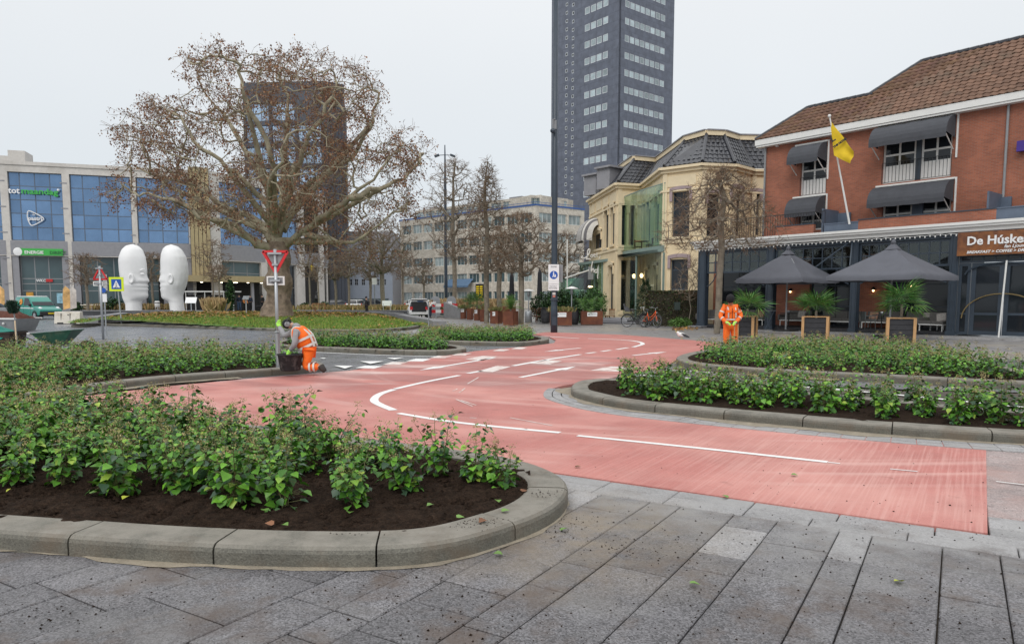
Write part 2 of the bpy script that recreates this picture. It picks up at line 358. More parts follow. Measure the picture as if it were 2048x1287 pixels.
def overlay(m, col, fn):
    """mix a dust, dirt or shading colour over a material where fn (built from world position or normal) says so"""
    N = m.node_tree.nodes; L = m.node_tree.links; b = N['Principled BSDF']; base = b.inputs['Base Color'].links[0].from_socket
    g = N.new('ShaderNodeNewGeometry'); n = N.new('ShaderNodeTexNoise'); n.inputs['Detail'].default_value = 6; n.inputs['Roughness'].default_value = .68; L.new(g.outputs['Position'], n.inputs['Vector'])
    def mr(x, a, b_, c, d):
        r = N.new('ShaderNodeMapRange'); L.new(x, r.inputs[0])
        for i, q in enumerate((a, b_, c, d)): r.inputs[i+1].default_value = q
        return r.outputs[0]
    def op(o, a, v):
        k = N.new('ShaderNodeMath'); k.operation = o; L.new(a, k.inputs[0])
        if isinstance(v, (int, float)): k.inputs[1].default_value = v
        else: L.new(v, k.inputs[1])
        return k.outputs[0]
    def dot(v, off):
        d = N.new('ShaderNodeVectorMath'); d.operation = 'DOT_PRODUCT'; L.new(g.outputs['Position'], d.inputs[0]); d.inputs[1].default_value = v; return op('ADD', d.outputs['Value'], -off)
    def dist(p):
        d = N.new('ShaderNodeVectorMath'); d.operation = 'DISTANCE'; L.new(g.outputs['Position'], d.inputs[0]); d.inputs[1].default_value = p; return d.outputs['Value']
    f = fn(g, n, mr, op, dot, dist); mm = N.new('ShaderNodeMixRGB'); L.new(f, mm.inputs[0]); L.new(base, mm.inputs[1]); mm.inputs[2].default_value = (*col, 1); L.new(mm.outputs[0], b.inputs['Base Color'])
def kerb_dust_shading(g, n, mr, op, dot, dist):
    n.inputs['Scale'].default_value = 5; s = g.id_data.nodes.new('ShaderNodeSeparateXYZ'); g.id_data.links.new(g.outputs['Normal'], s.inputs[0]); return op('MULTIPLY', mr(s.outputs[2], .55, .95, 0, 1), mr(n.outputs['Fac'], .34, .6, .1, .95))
overlay(M['kerb'], (.25,.23,.195), kerb_dust_shading)  # paler dusty tops over darker sides, putting top-to-face shading into the colour
# ---------------------------------------------------------------- foreground paving, tile by tile
C0 = G(1975,1067); UV = (G(1975,1067)-G(1300,972)); UV.normalize(); VV = Vector((-UV.y, UV.x, 0))   # u runs along the path edge, v across it
paving = MB().quad((-9,-3,-.034),(12,-3,-.034),(12,12.6,-.034),(-9,12.6,-.034)).build('pavement', M['joint'], fix=False); tag(paving, kind='structure')
BEDS = {}
def tile(u0, u1, v0, v1, m, name='paving_stone'):
    gap = .0042; c = C0 + UV*(u0+u1)/2 + VV*(v0+v1)/2
    a, b = (u1-u0)/2-gap*random.uniform(.7,1.2), (v1-v0)/2-gap*random.uniform(1.1,1.7)
    h = random.uniform(-.002, .002); e = .006
    mb = MB(); z1 = h; 
    vs = [(-a,-b,-.05),(a,-b,-.05),(a,b,-.05),(-a,b,-.05),(-a,-b,z1-e),(a,-b,z1-e),(a,b,z1-e),(-a,b,z1-e),(-a+e,-b+e,z1),(a-e,-b+e,z1),(a-e,b-e,z1),(-a+e,b-e,z1)]
    mb.add(vs, [(0,1,5,4),(1,2,6,5),(2,3,7,6),(3,0,4,7),(4,5,9,8),(5,6,10,9),(6,7,11,10),(7,4,8,11),(8,9,10,11)])
    ob = mb.build(name, M[m], paving, loc=(c.x, c.y, 0), rot=(random.uniform(-.003,.003), random.uniform(-.003,.003), atan2(UV.y, UV.x)), fix=False)
    return ob
def tile_region():
    vis = lambda c: -0.5 < c.y and abs(c.x) < .78*c.y+.9 and c.y > 2.2
    L = []
    # two border rows of pale stone along the path
    for row, (v0, v1) in enumerate(((-.22,-.02),(-.43,-.22))):
        u = 1.5 - row*.3 - .0
        while u > -5.2:
            l = .6 if row == 0 else random.choice((.6,.45)); L.append((u-l, u, v0, v1, 'tile_light')); u -= l
    # courses running away from the viewer
    u = 2.7; k = 0
    seq = [.40,.24,.41,.24,.32,.64,.40,.30,.40,.20,.40,.30]
    while u > -5.6:
        wd = seq[k % len(seq)]; k += 1; v = -.43
        while v > -5.4:
            l = random.choice((.3,.4,.5,.6,.6,.8)); mm = 'tile'
            if v > -.75 and random.random() < .25: mm = 'tile_light'
            L.append((u-wd, u, v-l, v, mm)); v -= l
        u -= wd
    # the strip to the right of the red path, laid crosswise
    v = -.02
    while v < 5.2:
        wd = random.choice((.2,.3,.4,.3)); u = .01 if random.random() < .5 else .01
        while u < 4.2:
            l = random.choice((.6,.8,1.0)); L.append((u, u+l, v, v+wd, 'tile_pink' if v > .25 else 'tile_light')); u += l
        v += wd
    return [t for t in L if vis(C0+UV*(t[0]+t[1])/2+VV*(t[2]+t[3])/2)]
def d_path(g, n, mr, op, dot, dist):
    n.inputs['Scale'].default_value = 1.7; return op('MULTIPLY', mr(dot(tuple(VV), C0.dot(VV)), -1.5, -.35, 0, 1), mr(n.outputs['Fac'], .38, .6, .15, .8))
def d_tan(g, n, mr, op, dot, dist):
    n.inputs['Scale'].default_value = 2.3; return op('MULTIPLY', mr(dist(tuple(G(1130,1060))), .25, 1.35, .95, 0), mr(n.outputs['Fac'], .36, .6, .1, .85))
def d_brown(g, n, mr, op, dot, dist):
    n.inputs['Scale'].default_value = 1.1; return mr(n.outputs['Fac'], .55, .72, 0, .75)
def d_pale(g, n, mr, op, dot, dist):
    n.inputs['Scale'].default_value = .8; return mr(n.outputs['Fac'], .52, .68, 0, .5)
for k in ('tile', 'tile_light'):
    overlay(M[k], (.27,.265,.26), d_pale); overlay(M[k], (.36,.355,.35), d_path); overlay(M[k], (.085,.062,.052), d_brown); overlay(M[k], (.27,.22,.16), d_tan)
M['tile_pink'] = mat('dusty_paving', (.33,.27,.26), .6, var=.2, scale=2.2, bump=.4, bscale=200, randobj=.12, dirt=(.40,.25,.22,.6), dscale=1.5, dlo=.45, dhi=.65, speck=.35, sscale=120)

# ---------------------------------------------------------------- planting beds
def resample(P, step):
    P = P + [P[0]]; d = [0]
    for i in range(1, len(P)): d.append(d[-1]+(P[i]-P[i-1]).length)
    n = max(8, int(d[-1]/step)); out_ = []; j = 0
    for k in range(n):
        t = d[-1]*k/n
        while d[j+1] < t: j += 1
        f = (t-d[j])/(d[j+1]-d[j]+1e-9); out_.append(P[j].lerp(P[j+1], f))
    return out_
def area(P): return sum(P[i].x*P[(i+1) % len(P)].y-P[(i+1) % len(P)].x*P[i].y for i in range(len(P)))/2
def bed(outline, wd=.30, h=.13, stone=1.0, soil_z=.10, cell=.08, name='planting_bed', rough=.03, kmat='kerb', smat='soil', mound=0, only=None):
    P = chaikin(list(outline), 2)
    if area(P) < 0: P = P[::-1]
    P = resample(P, .12 if wd < .5 else .4); n = len(P); per = (P[1]-P[0]).length
    N_ = []
    for i in range(n):
        d = P[(i+1) % n]-P[i-1]; d.normalize(); N_.append(Vector((-d.y, d.x, 0)))       # inward for CCW
    for _ in range(3): N_ = [(N_[i-1]+N_[i]*2+N_[(i+1) % n]).normalized() for i in range(n)]
    prof = [(0,-.05),(0,h-.045),(.008,h-.022),(.028,h-.005),(.06,h),(wd-.02,h),(wd,h-.01),(wd,-.05)]
    root = tag(bpy.data.objects.new(name, None), kind='structure'); COL.objects.link(root)
    step = max(2, int(round(stone/per))); i = 0; cnt = 0
    while i < n:
        j = min(i+step, n)
        if n-j < step*.4: j = n
        mb = MB(); L_ = []; m = len(prof); dz = random.uniform(-.003, .003)
        for k in range(i, j+1):
            p = P[k % n]; q = N_[k % n]; tdir = Vector((q.y, -q.x, 0)); sh = .006 if k == i else (-.006 if k == j else 0)
            for (o_, z) in prof: L_.append((p.x+q.x*o_+tdir.x*sh, p.y+q.y*o_+tdir.y*sh, z+(dz if z > 0 else 0)))
        fs = []
        for a in range(j-i):
            for b in range(m-1): fs.append((a*m+b, (a+1)*m+b, (a+1)*m+b+1, a*m+b+1))
        fs.append(tuple(range(m))); fs.append(tuple((j-i)*m+b for b in range(m))[::-1])
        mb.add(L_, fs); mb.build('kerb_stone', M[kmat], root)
        i = j; cnt += 1
    inner = [P[i]+N_[i]*wd*.8 for i in range(n)]
    return root, P, N_, inner
def soil(root, inner, z, cell, rough, m='soil', name='soil', mound=None):
    xs = [p.x for p in inner]; ys = [p.y for p in inner]
    X = np.arange(max(min(xs), -14), min(max(xs), 20), cell); Y = np.arange(min(ys), max(ys), cell)
    idx = {}; V = []; Fc = []
    ins = [[inpoly((x, y), inner) for y in Y] for x in X]
    def vid(i, j):
        if (i, j) not in idx:
            x, y = X[i], Y[j]; hz = noise.noise(Vector((x*2.3, y*2.3, 1)))*rough + noise.noise(Vector((x*9, y*9, 4)))*rough*.55 + noise.noise(Vector((x*27, y*27, 4)))*rough*.3
            idx[(i, j)] = len(V); V.append((x, y, z+hz + (mound(x, y) if mound else 0)))
        return idx[(i, j)]
    for i in range(len(X)-1):
        for j in range(len(Y)-1):
            if ins[i][j] or ins[i+1][j+1] or ins[i+1][j] or ins[i][j+1]: Fc.append((vid(i,j), vid(i+1,j), vid(i+1,j+1), vid(i,j+1)))
    return link(name, npmesh(name, V, Fc, M[m], smooth=True), root)
bF = GP((0,1100),(380,1131),(730,1139),(880,1128),(985,1100),(1100,1056),(1140,1015),(1130,980),(1050,946),(940,926),(760,901),(500,868),(240,838),(120,824))
bF += [Vector((-9.5,9.5,0)), Vector((-9.5,5.6,0))]
bM = GP((655,742),(500,753),(330,766),(180,785),(120,795),(60,803)) + [Vector((-11,10.6,0)), Vector((-20,12,0)), Vector((-21,19.5,0))] + GP((0,716),(300,712),(500,714),(560,720),(640,732))
b1 = GP((540,692),(560,699),(680,704),(800,709),(890,710),(938,705),(925,698),(840,690),(700,684),(580,683))
b2 = GP((800,685),(930,690),(1040,692),(1095,687),(1100,681),(1060,675),(940,672),(820,672))
bR1 = GP((1141,793),(1156,800),(1236,820),(1439,841),(1590,855),(1765,871),(2048,892)) + [Vector((9.5,6.4,0)), Vector((10,8.4,0))] + GP((2048,842),(1700,806),(1420,782),(1240,769),(1170,771),(1143,780))
bR2 = GP((1350,728),(1380,738),(1500,749),(1800,765),(1960,774),(2048,779)) + [Vector((13.2,11.4,0))] + GP((2058,760),(2030,744),(1930,722),(1800,706),(1600,699),(1470,702),(1390,710),(1355,720))
specs = {'F': (bF, 1.0, .045, .06), 'M': (bM, 1.0, .14, .03), 'B1': (b1, 1.0, .25, .03), 'B2': (b2, 1.0, .25, .03), 'R1': (bR1, 1.0, .10, .03), 'R2': (bR2, 1.0, .2, .03)}
for k, (ol, st, cell, rg) in specs.items():
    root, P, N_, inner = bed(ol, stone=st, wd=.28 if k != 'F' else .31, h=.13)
    BEDS[k] = (P, N_, inner, root); soil(root, inner, .105, cell, rg)
tl = tile_region()
def hidden(t):
    cs = [C0+UV*a+VV*b for a in (t[0], t[1]) for b in (t[2], t[3])]+[C0+UV*(t[0]+t[1])/2+VV*(t[2]+t[3])/2]
    return any(all(inpoly(c, Q) for c in cs) for Q in (RED, BEDS['F'][0], BEDS['R1'][0], BEDS['M'][0]))
tl = [t for t in tl if not hidden(t)]
tl.sort(key=lambda t: (C0+UV*t[0]+VV*t[2]).length)
for t in tl[:300]: tile(*t)
if len(tl) > 300:
    mb = MB()
    for t in tl[300:]:
        c = [C0+UV*a+VV*b for a, b in ((t[0]+.004, t[2]+.004), (t[1]-.004, t[2]+.004), (t[1]-.004, t[3]-.004), (t[0]+.004, t[3]-.004))]
        b = len(mb.v); mb.add([(q.x, q.y, -.03) for q in c]+[(q.x, q.y, 0) for q in c], [(4,5,6,7),(0,1,5,4),(1,2,6,5),(2,3,7,6),(3,0,4,7)])
    tag(mb.build('far_paving_stones', M['tile_pink'], paving, fix=False), kind='stuff')
# setts following the kerb round the tip of the right-hand bed
def setts(P, N_, lo, hi, offs, length, m='tile_light', z=.004):
    n = len(P); per = (P[1]-P[0]).length; st = max(1, int(round(length/per)))
    idxs = [i for i in range(0, n, st) if lo(P[i])]
    for (o0, o1) in offs:
        for i in idxs:
            j = (i+st) % n
            q = [P[i]-N_[i]*(o0+.006), P[j]-N_[j]*(o0+.006), P[j]-N_[j]*(o1-.006), P[i]-N_[i]*(o1-.006)]
            cc = sum(q, Vector())/4; q = [cc+(v-cc)*.965-cc for v in q]
            MB().add([(v.x, v.y, -.05) for v in q]+[(v.x, v.y, 0) for v in q], [(7,6,5,4),(0,1,5,4),(1,2,6,5),(2,3,7,6),(3,0,4,7)]).build('paving_stone', M[m], paving, loc=(cc.x, cc.y, z+.008+random.uniform(-.002,.002)), fix=True)
P, N_, inner, root = BEDS['R1']
setts(P, N_, lambda p: p.y < 12.5 and p.x < 7.5 and p.y < 13.2-.62*max(0, p.x-1.2) , 0, [(.01,.16),(.16,.31),(.31,.46)], .22)
# wind-blown sand beside the kerbs
def sand_strip(P, N_, cond, w0, w1, z=.0095):
    n = len(P); run = [i for i in range(n) if cond(P[i])]
    mb = MB(); prev = None
    for i in run:
        if (i+1) % n not in run: continue
        j = (i+1) % n
        def wv(k): return w0+(w1-w0)*max(0, .35+1.1*noise.noise(Vector((P[k].x*1.6, P[k].y*1.6, 0)))) + .05*noise.noise(Vector((P[k].x*9, P[k].y*9, 2)))
        mb.add([(P[i].x, P[i].y, z+.006), (P[j].x, P[j].y, z+.006), (P[j].x-N_[j].x*wv(j), P[j].y-N_[j].y*wv(j), z), (P[i].x-N_[i].x*wv(i), P[i].y-N_[i].y*wv(i), z)], [(0,1,2,3)])
    ob = mb.build('swept_sand', M['sand'], None, fix=False)
    if ob.data.polygons[0].normal.z < 0: ob.data.flip_normals()
    tag(ob, kind='stuff'); return ob
sand_strip(P, N_, lambda p: p.y < 12.6-.55*max(0, p.x-1.2), .06, .26, z=.0145)
sand_strip(BEDS['F'][0], BEDS['F'][1], lambda p: p.y < 6.3, .004, .055, z=.003)
sand_strip(BEDS['M'][0], BEDS['M'][1], lambda p: p.y < 14.4 and p.x > -9 and p.x < -3.5, .08, .35, z=.0095)
sand_strip(BEDS['R2'][0], BEDS['R2'][1], lambda p: p.y > 14 and p.x > 5, .2, .5, z=.004)
# ================================================================ buildings
def glassmat(name, col, rough=.06, metal=0.0, spec=.5, var=.1, randobj=.1, bump=.03):
    return mat(name, col, rough, metal, var=var, scale=.7, bump=bump, bscale=1.3, spec=spec, randobj=randobj)
M['glass'] = glassmat('window_glass', (.018,.022,.027), spec=.4)
M['glass_green'] = glassmat('green_grey_glass', (.07,.11,.12))
M['glass_blue'] = glassmat('blue_mirror_glass', (.16,.26,.42), .08, .75, .5, randobj=.16)
M['glass_pale'] = glassmat('pale_mirror_glass', (.38,.50,.64), .1, .75, .5, randobj=.3)
M['glass_curtain'] = glassmat('glass_over_pale_curtain', (.26,.32,.32), .15, 0, .8, var=.35, randobj=.3)
M['conc_light'] = mat('pale_stone_cladding', (.60,.57,.53), .8, var=.08, dirt=(.36,.33,.29,.6), dscale=.35, dlo=.5, dhi=.75)
M['conc_grey'] = mat('grey_band_cladding', (.27,.27,.29), .7, var=.08)
M['gold'] = mat('gold_cladding', (.42,.34,.19), .45, .25, var=.08)
M['frame_blue'] = mat('blue_grey_frame', (.10,.13,.18), .5)
M['dark_panel'] = mat('anthracite_panels', (.055,.062,.08), .5, var=.10, scale=.3)
M['beige'] = mat('beige_concrete', (.54,.50,.43), .85, var=.12, scale=1.2, dirt=(.33,.29,.23,.7), dscale=.5, dlo=.48, dhi=.7, speck=.15, sscale=4)
M['white_frame'] = mat('white_frame', (.74,.74,.72), .5, var=.04)
M['grey_wall'] = mat('grey_metal_wall', (.24,.27,.32), .6, var=.08, scale=.5)
M['bluebar'] = mat('blue_rail', (.04,.10,.28), .5)
M['cream'] = mat('cream_plaster', (.78,.64,.42), .75, var=.05, scale=1.5, dirt=(.50,.38,.22,.5), dscale=.9, dlo=.5, dhi=.75)
M['cream2'] = mat('cream_moulding', (.74,.62,.42), .7, var=.05)
M['mauve'] = mat('mauve_window_hood', (.36,.28,.29), .7)
M['slate'] = mat('black_glazed_tile', (.035,.037,.045), .3, var=.3, scale=2, spec=.6)
M['rooftile'] = mat('brown_concrete_tile', (.17,.095,.062), .75, var=.2, scale=1.5, randobj=.18, dirt=(.10,.085,.06,.6), dscale=.8, dlo=.5, dhi=.68)
M['awning'] = mat('grey_awning_cloth', (.06,.064,.075), .8, var=.1)
M['darkroom'] = mat('dark_interior', (.015,.014,.014), .8, var=.3)
M['timber_dark'] = mat('dark_timber', (.03,.03,.035), .7, var=.25, scale=6)
M['timber'] = mat('pale_timber', (.50,.29,.13), .6, var=.2, scale=4, stretch=(8,8,1))

def brickmat(name, c1, c2, mortar, bw, bh, off=0.5, mort=.012, rough=.8, bump=.4, axis='XZ'):
    m = mat(name, c1, rough, var=.1); N = m.node_tree.nodes; L = m.node_tree.links; b = N['Principled BSDF']
    t = N.new('ShaderNodeTexCoord'); s = N.new('ShaderNodeSeparateXYZ'); c = N.new('ShaderNodeCombineXYZ'); L.new(t.outputs['Object'], s.inputs[0])
    L.new(s.outputs[0 if axis[0] == 'X' else 1], c.inputs[0]); L.new(s.outputs[2 if axis[1] == 'Z' else 1], c.inputs[1])
    br = N.new('ShaderNodeTexBrick'); L.new(c.outputs[0], br.inputs['Vector']); br.offset = off
    br.inputs['Color1'].default_value = (*c1, 1); br.inputs['Color2'].default_value = (*c2, 1); br.inputs['Mortar'].default_value = (*mortar, 1)
    br.inputs['Scale'].default_value = 1; br.inputs['Mortar Size'].default_value = mort; br.inputs['Brick Width'].default_value = bw; br.inputs['Row Height'].default_value = bh; br.inputs['Bias'].default_value = -.1
    n = N.new('ShaderNodeTexNoise'); n.inputs['Scale'].default_value = .8; n.inputs['Detail'].default_value = 5; L.new(t.outputs['Object'], n.inputs['Vector'])
    r = N.new('ShaderNodeMapRange'); L.new(n.outputs['Fac'], r.inputs[0]); r.inputs[1].default_value = .3; r.inputs[2].default_value = .7; r.inputs[3].default_value = .78; r.inputs[4].default_value = 1.2
    v = N.new('ShaderNodeVectorMath'); v.operation = 'SCALE'; L.new(br.outputs['Color'], v.inputs[0]); L.new(r.outputs[0], v.inputs['Scale']); L.new(v.outputs[0], b.inputs['Base Color'])
    bp = N.new('ShaderNodeBump'); bp.inputs['Strength'].default_value = bump; bp.inputs['Distance'].default_value = .01; bp.invert = True; L.new(br.outputs['Fac'], bp.inputs['Height']); L.new(bp.outputs[0], b.inputs['Normal'])
    return m
M['brick'] = brickmat('red_brick', (.37,.115,.06), (.26,.08,.045), (.27,.16,.12), .22, .0625, mort=.009)
M['towerclad'] = brickmat('slate_cladding', (.112,.126,.165), (.102,.116,.153), (.082,.095,.128), 2.4, 1.9, mort=.06, rough=.55, bump=.1)

class Fac:
    """a vertical facade plane: local x runs from A to B, local -y faces out, z up"""
    def __init__(s, root, pa, da, pb=None, db=None, d=None, world=None):
        s.A = world[0] if world else gx(pa, da); 
        if world: s.d = (world[1]-world[0]); s.len = s.d.length
        elif d: s.d = Vector((d[0], d[1], 0)); s.len = 0
        else: s.d = gx(pb, db)-s.A; s.len = s.d.length
        s.d.normalize(); s.n = Vector((s.d.y, -s.d.x, 0))      # outward (towards the viewer)
        s.root = root; s.rel = s.A-Vector(root.location) if root else s.A; s.rz = atan2(s.d.y, s.d.x)
    def sz(s, px, py, off=0.0):
        P0 = s.A+s.n*off; r = ray(px, py); c = Vector((0,0,CAMZ))
        t = (P0-c).dot(s.n)/r.dot(s.n); p = c+r*t
        return (p-P0).dot(s.d), p.z
    def s_(s, px, z=3.0, off=0.0):               # s where column px meets the facade at height z
        P0 = s.A+s.n*off; lo, hi = 0.0, 0.0
        py = HOR
        for _ in range(4):
            q, zz = s.sz(px, py, off); r = ray(px, py); t = (P0-Vector((0,0,CAMZ))).dot(s.n)/r.dot(s.n)
            py = HOR-(z-CAMZ)*FPX/(r.y*t)
        return s.sz(px, py, off)[0]
    def put(s, mb, name, m, parent=None, smooth=False, fix=True):
        if parent is None: return mb.build(name, M[m], s.root, smooth, loc=s.rel, rot=(0,0,s.rz), fix=fix)
        return mb.build(name, M[m], parent, smooth, fix=fix)
def wall(F, name, m, s0, s1, z0, z1, holes=(), y=0.0, depth=.25, thick=.3):
    xs = sorted({s0, s1, *[h[0] for h in holes], *[h[1] for h in holes]}); zs = sorted({z0, z1, *[h[2] for h in holes], *[h[3] for h in holes]})
    xs = [x for x in xs if s0 <= x <= s1]; zs = [z for z in zs if z0 <= z <= z1]
    mb = MB()
    for i in range(len(xs)-1):
        for j in range(len(zs)-1):
            cx, cz = (xs[i]+xs[i+1])/2, (zs[j]+zs[j+1])/2
            if not any(h[0] < cx < h[1] and h[2] < cz < h[3] for h in holes):
                mb.quad((xs[i], y, zs[j]), (xs[i+1], y, zs[j]), (xs[i+1], y, zs[j+1]), (xs[i], y, zs[j+1]))
    for a, b, c, d in holes:
        mb.quad((a,y,c),(a,y+depth,c),(a,y+depth,d),(a,y,d)); mb.quad((b,y,c),(b,y,d),(b,y+depth,d),(b,y+depth,c))
        mb.quad((a,y,c),(b,y,c),(b,y+depth,c),(a,y+depth,c)); mb.quad((a,y,d),(a,y+depth,d),(b,y+depth,d),(b,y,d))
    mb.quad((s0,y,z1),(s1,y,z1),(s1,y+thick,z1),(s0,y+thick,z1)); mb.quad((s0,y,z0),(s0,y,z1),(s0,y+thick,z1),(s0,y+thick,z0)); mb.quad((s1,y,z0),(s1,y+thick,z0),(s1,y+thick,z1),(s1,y,z1))
    return F.put(mb, name, m, fix=False)
PANE = {}
def window(F, a, b, c, d, nx=1, nz=1, fm='white_frame', gm='glass', y=.1, fw=.06, mw=.04, name='window', xs=None, zs=None, fd=.06, panes=True, tilt=.004, parent=None):
    mb = MB(); xs = xs or [a+(b-a)*i/nx for i in range(nx+1)]; zs = zs or [c+(d-c)*i/nz for i in range(nz+1)]
    mb.box(a, a+fw, y, y+fd, c, d); mb.box(b-fw, b, y, y+fd, c, d); mb.box(a+fw, b-fw, y, y+fd, c, c+fw); mb.box(a+fw, b-fw, y, y+fd, d-fw, d)
    for x in xs[1:-1]: mb.box(x-mw/2, x+mw/2, y+.004, y+fd-.004, c+fw, d-fw)
    for z in zs[1:-1]: mb.box(a+fw, b-fw, y+.008, y+fd-.008, z-mw/2, z+mw/2)
    w_ = F.put(mb, name, fm)
    if not panes: return w_
    for i in range(len(xs)-1):
        for j in range(len(zs)-1):
            x0, x1, z0, z1 = xs[i], xs[i+1], zs[j], zs[j+1]
            x0 += fw*.8 if i == 0 else mw*.3; x1 -= fw*.8 if i == len(xs)-2 else mw*.3; z0 += fw*.8 if j == 0 else mw*.3; z1 -= fw*.8 if j == len(zs)-2 else mw*.3
            key = (round(x1-x0, 3), round(z1-z0, 3), gm)
            if key not in PANE:
                hx, hz = (x1-x0)/2, (z1-z0)/2
                PANE[key] = MB().box(-hx, hx, -.006, .006, -hz, hz).mesh('pane', M[gm])
            link('pane', PANE[key], w_, ((x0+x1)/2, y+fd*.5, (z0+z1)/2), (random.uniform(-tilt, tilt), 0, random.uniform(-tilt, tilt)))
    return w_
def textmesh(txt, size, m, name='lettering', depth=.02, parent=None, loc=None, rot=None, align='LEFT', shear=0, bold=0.0, sx=1.0):
    c = bpy.data.curves.new('t', 'FONT'); c.body = txt; c.size = size; c.extrude = depth/2; c.align_x = align; c.shear = shear; c.offset = bold; c.resolution_u = 2
    o = bpy.data.objects.new('t', c); COL.objects.link(o); dg = bpy.context.evaluated_depsgraph_get(); dg.update()
    me = bpy.data.meshes.new_from_object(o.evaluated_get(dg)); bpy.data.objects.remove(o); bpy.data.curves.remove(c)
    me.materials.clear(); me.materials.append(M[m] if isinstance(m, str) else m)
    o = link(name, me, parent, loc, rot); o.scale = (sx, 1, 1); return o
def ftext(F, txt, size, m, s0, z0, y=-.05, name='lettering', **k):
    x = F.rel + F.d*s0 + F.n*(-y) + Vector((0,0,z0))
    return textmesh(txt, size, m, name, parent=F.root, loc=x, rot=(pi/2, 0, F.rz), **k)

# ---------------------------------------------------------------- mirrored office building on the left
Lb = thing('office_building', 'long curved office block with blue mirror glass bays between pale stone piers', 'building', gx(200, 87))
F1 = Fac(Lb, -40, 83.3, 387, 90.2)
ZT, ZG, ZB = 17.25, 8.35, 6.7
bays = [(-75,-3),(13,122),(137,259),(270,373)]
holes = []
for a, b in bays: holes.append((F1.s_(a, 17), F1.s_(b, 17), ZG, 16.12))
sE = F1.s_(387, 12)
low = []
for (a, b, c, d) in holes: low.append((a-.1, b+.25, .05, ZB-.1))
wall(F1, 'wall', 'conc_light', F1.s_(-75,17), sE, 0, ZT, holes+low, depth=.5)
for k, (a, b, c, d) in enumerate(holes):
    xs = [a, a+(b-a)*.2, a+(b-a)*.48, a+(b-a)*.76, b]
    window(F1, a, b, c, d, fm='frame_blue', gm='glass_blue', xs=xs, nz=5, y=.3, fw=.1, mw=.1, tilt=.006)
    F1.put(MB().box(a-.1, b+.25, -.02, .28, ZB, ZG-.02), 'spandrel_band', 'conc_grey')
for k, (a, b, c, d) in enumerate(low):
    F1.put(MB().box(a+.02, a+.7, .1, .45, c, d), 'side_panel', 'conc_grey'); F1.put(MB().box(b-.7, b-.02, .1, .45, c, d), 'side_panel', 'conc_grey')
    window(F1, a+.72, b-.72, c, d, fm='grey_m', gm='glass_green', xs=[a+.72, a+.72+(b-a-1.44)*.33, a+.72+(b-a-1.44)*.66, b-.72], zs=[c, 2.6, 3.4, 4.0, d], y=.55, fw=.1, mw=.1)
F1.put(MB().box(F1.s_(-75,17), sE, -.12, .0, ZT-.35, ZT+.05), 'cornice', 'conc_light')
F1.put(MB().box(F1.s_(5,17), F1.s_(40,17), 2, 5, ZT+.1, ZT+1.6).box(F1.s_(-60,17), F1.s_(2,17), 3, 8, ZT+.1, ZT+1.1), 'roof_plant_room', 'conc_light')
for j in range(5):                                      # pier joints
    mb = MB()
    for a, b in ((-3,13),(122,137),(259,270),(373,387)):
        mb.box(F1.s_(a, 12)+.02, F1.s_(b, 12)-.02, -.03, -.006, 3.4+j*2.9, 3.52+j*2.9)
    F1.put(mb, 'pier_joint', 'conc_grey')
s, z = F1.sz(17, 386); M['sign_green'] = mat('green_sign', (.05,.42,.07), .5, var=.03); M['sign_white'] = mat('white_sign', (.82,.82,.82), .5, var=.02)
ftext(F1, 'tot', .92, 'sign_white', s, z, bold=.02, depth=.1); s2, _ = F1.sz(42.5, 386); ftext(F1, 'maandag', .92, 'sign_green', s2, z, bold=.02, depth=.1, sx=1.16)
s3, _ = F1.sz(117, 384); F1.put(MB().ball((s3, -.1, z+.55), .14, 8), 'sign_dot', 'sign_white')
s, z = F1.sz(71, 437)
tri = [Vector((s-.75, -.08, z+.75)), Vector((s-.55, -.08, z+.9)), Vector((s+.75, -.08, z+.2)), Vector((s+.85,-.08,z-.05)), Vector((s+.7,-.08,z-.25)), Vector((s-.3,-.08,z-.85)), Vector((s-.55,-.08,z-.75)), Vector((s-.8,-.08,z))]
tri = chaikin(tri, 2); F1.put(MB().tube(tri+[tri[0]], .06, 6), 'sign_outline', 'sign_white')
ftext(F1, 'pastri', .62, 'sign_white', s-.72, z-.2, bold=.015, depth=.08); ftext(F1, 'de', .3, 'sign_white', s-.3, z+.35, depth=.06)
s, z = F1.sz(37, 510); s2, z2 = F1.sz(126, 498)
F1.put(MB().box(s, s2, -.16, -.03, z, z2), 'fascia_sign', 'sign_green'); F1.put(MB().ball((s, -.14, (z+z2)/2), .48, 12, (1,.12,1)), 'sign_dot', 'sign_white')
ftext(F1, 'ENERGIE', .5, 'sign_white', s+.65, z+.17, y=-.18, bold=.012); 
M['sign_dkgreen'] = mat('dark_green_lettering', (.02,.14,.04), .5); ftext(F1, 'DIRECT', .5, 'sign_dkgreen', s+3.2, z+.17, y=-.18, bold=.012)
s, z = F1.sz(72, 561); M['sign_red'] = mat('red_sign', (.5,.02,.02), .5, var=.02); F1.put(MB().box(s+.9, s+1.6, .38, .46, z-.12, z+.2), 'sign_panel', 'sign_red'); ftext(F1, 'WKC', .42, 'sign_white', s-.1, z-.12, y=.4, bold=.01)
# posters in the shop windows
for (a, b, c, d, cc) in ((50,64,584,592,(.6,.3,.04)), (112,126,586,606,(.25,.45,.55)), (205,212,548,580,(.5,.5,.5))):
    s0, z0 = F1.sz(a, d); s1, z1 = F1.sz(b, c); m_ = 'poster%d' % a; M[m_] = mat('poster_print', cc, .6, var=.5, scale=2)
    F1.put(MB().box(s0, s1, .46, .5, max(.1, z0), z1), 'poster', m_)
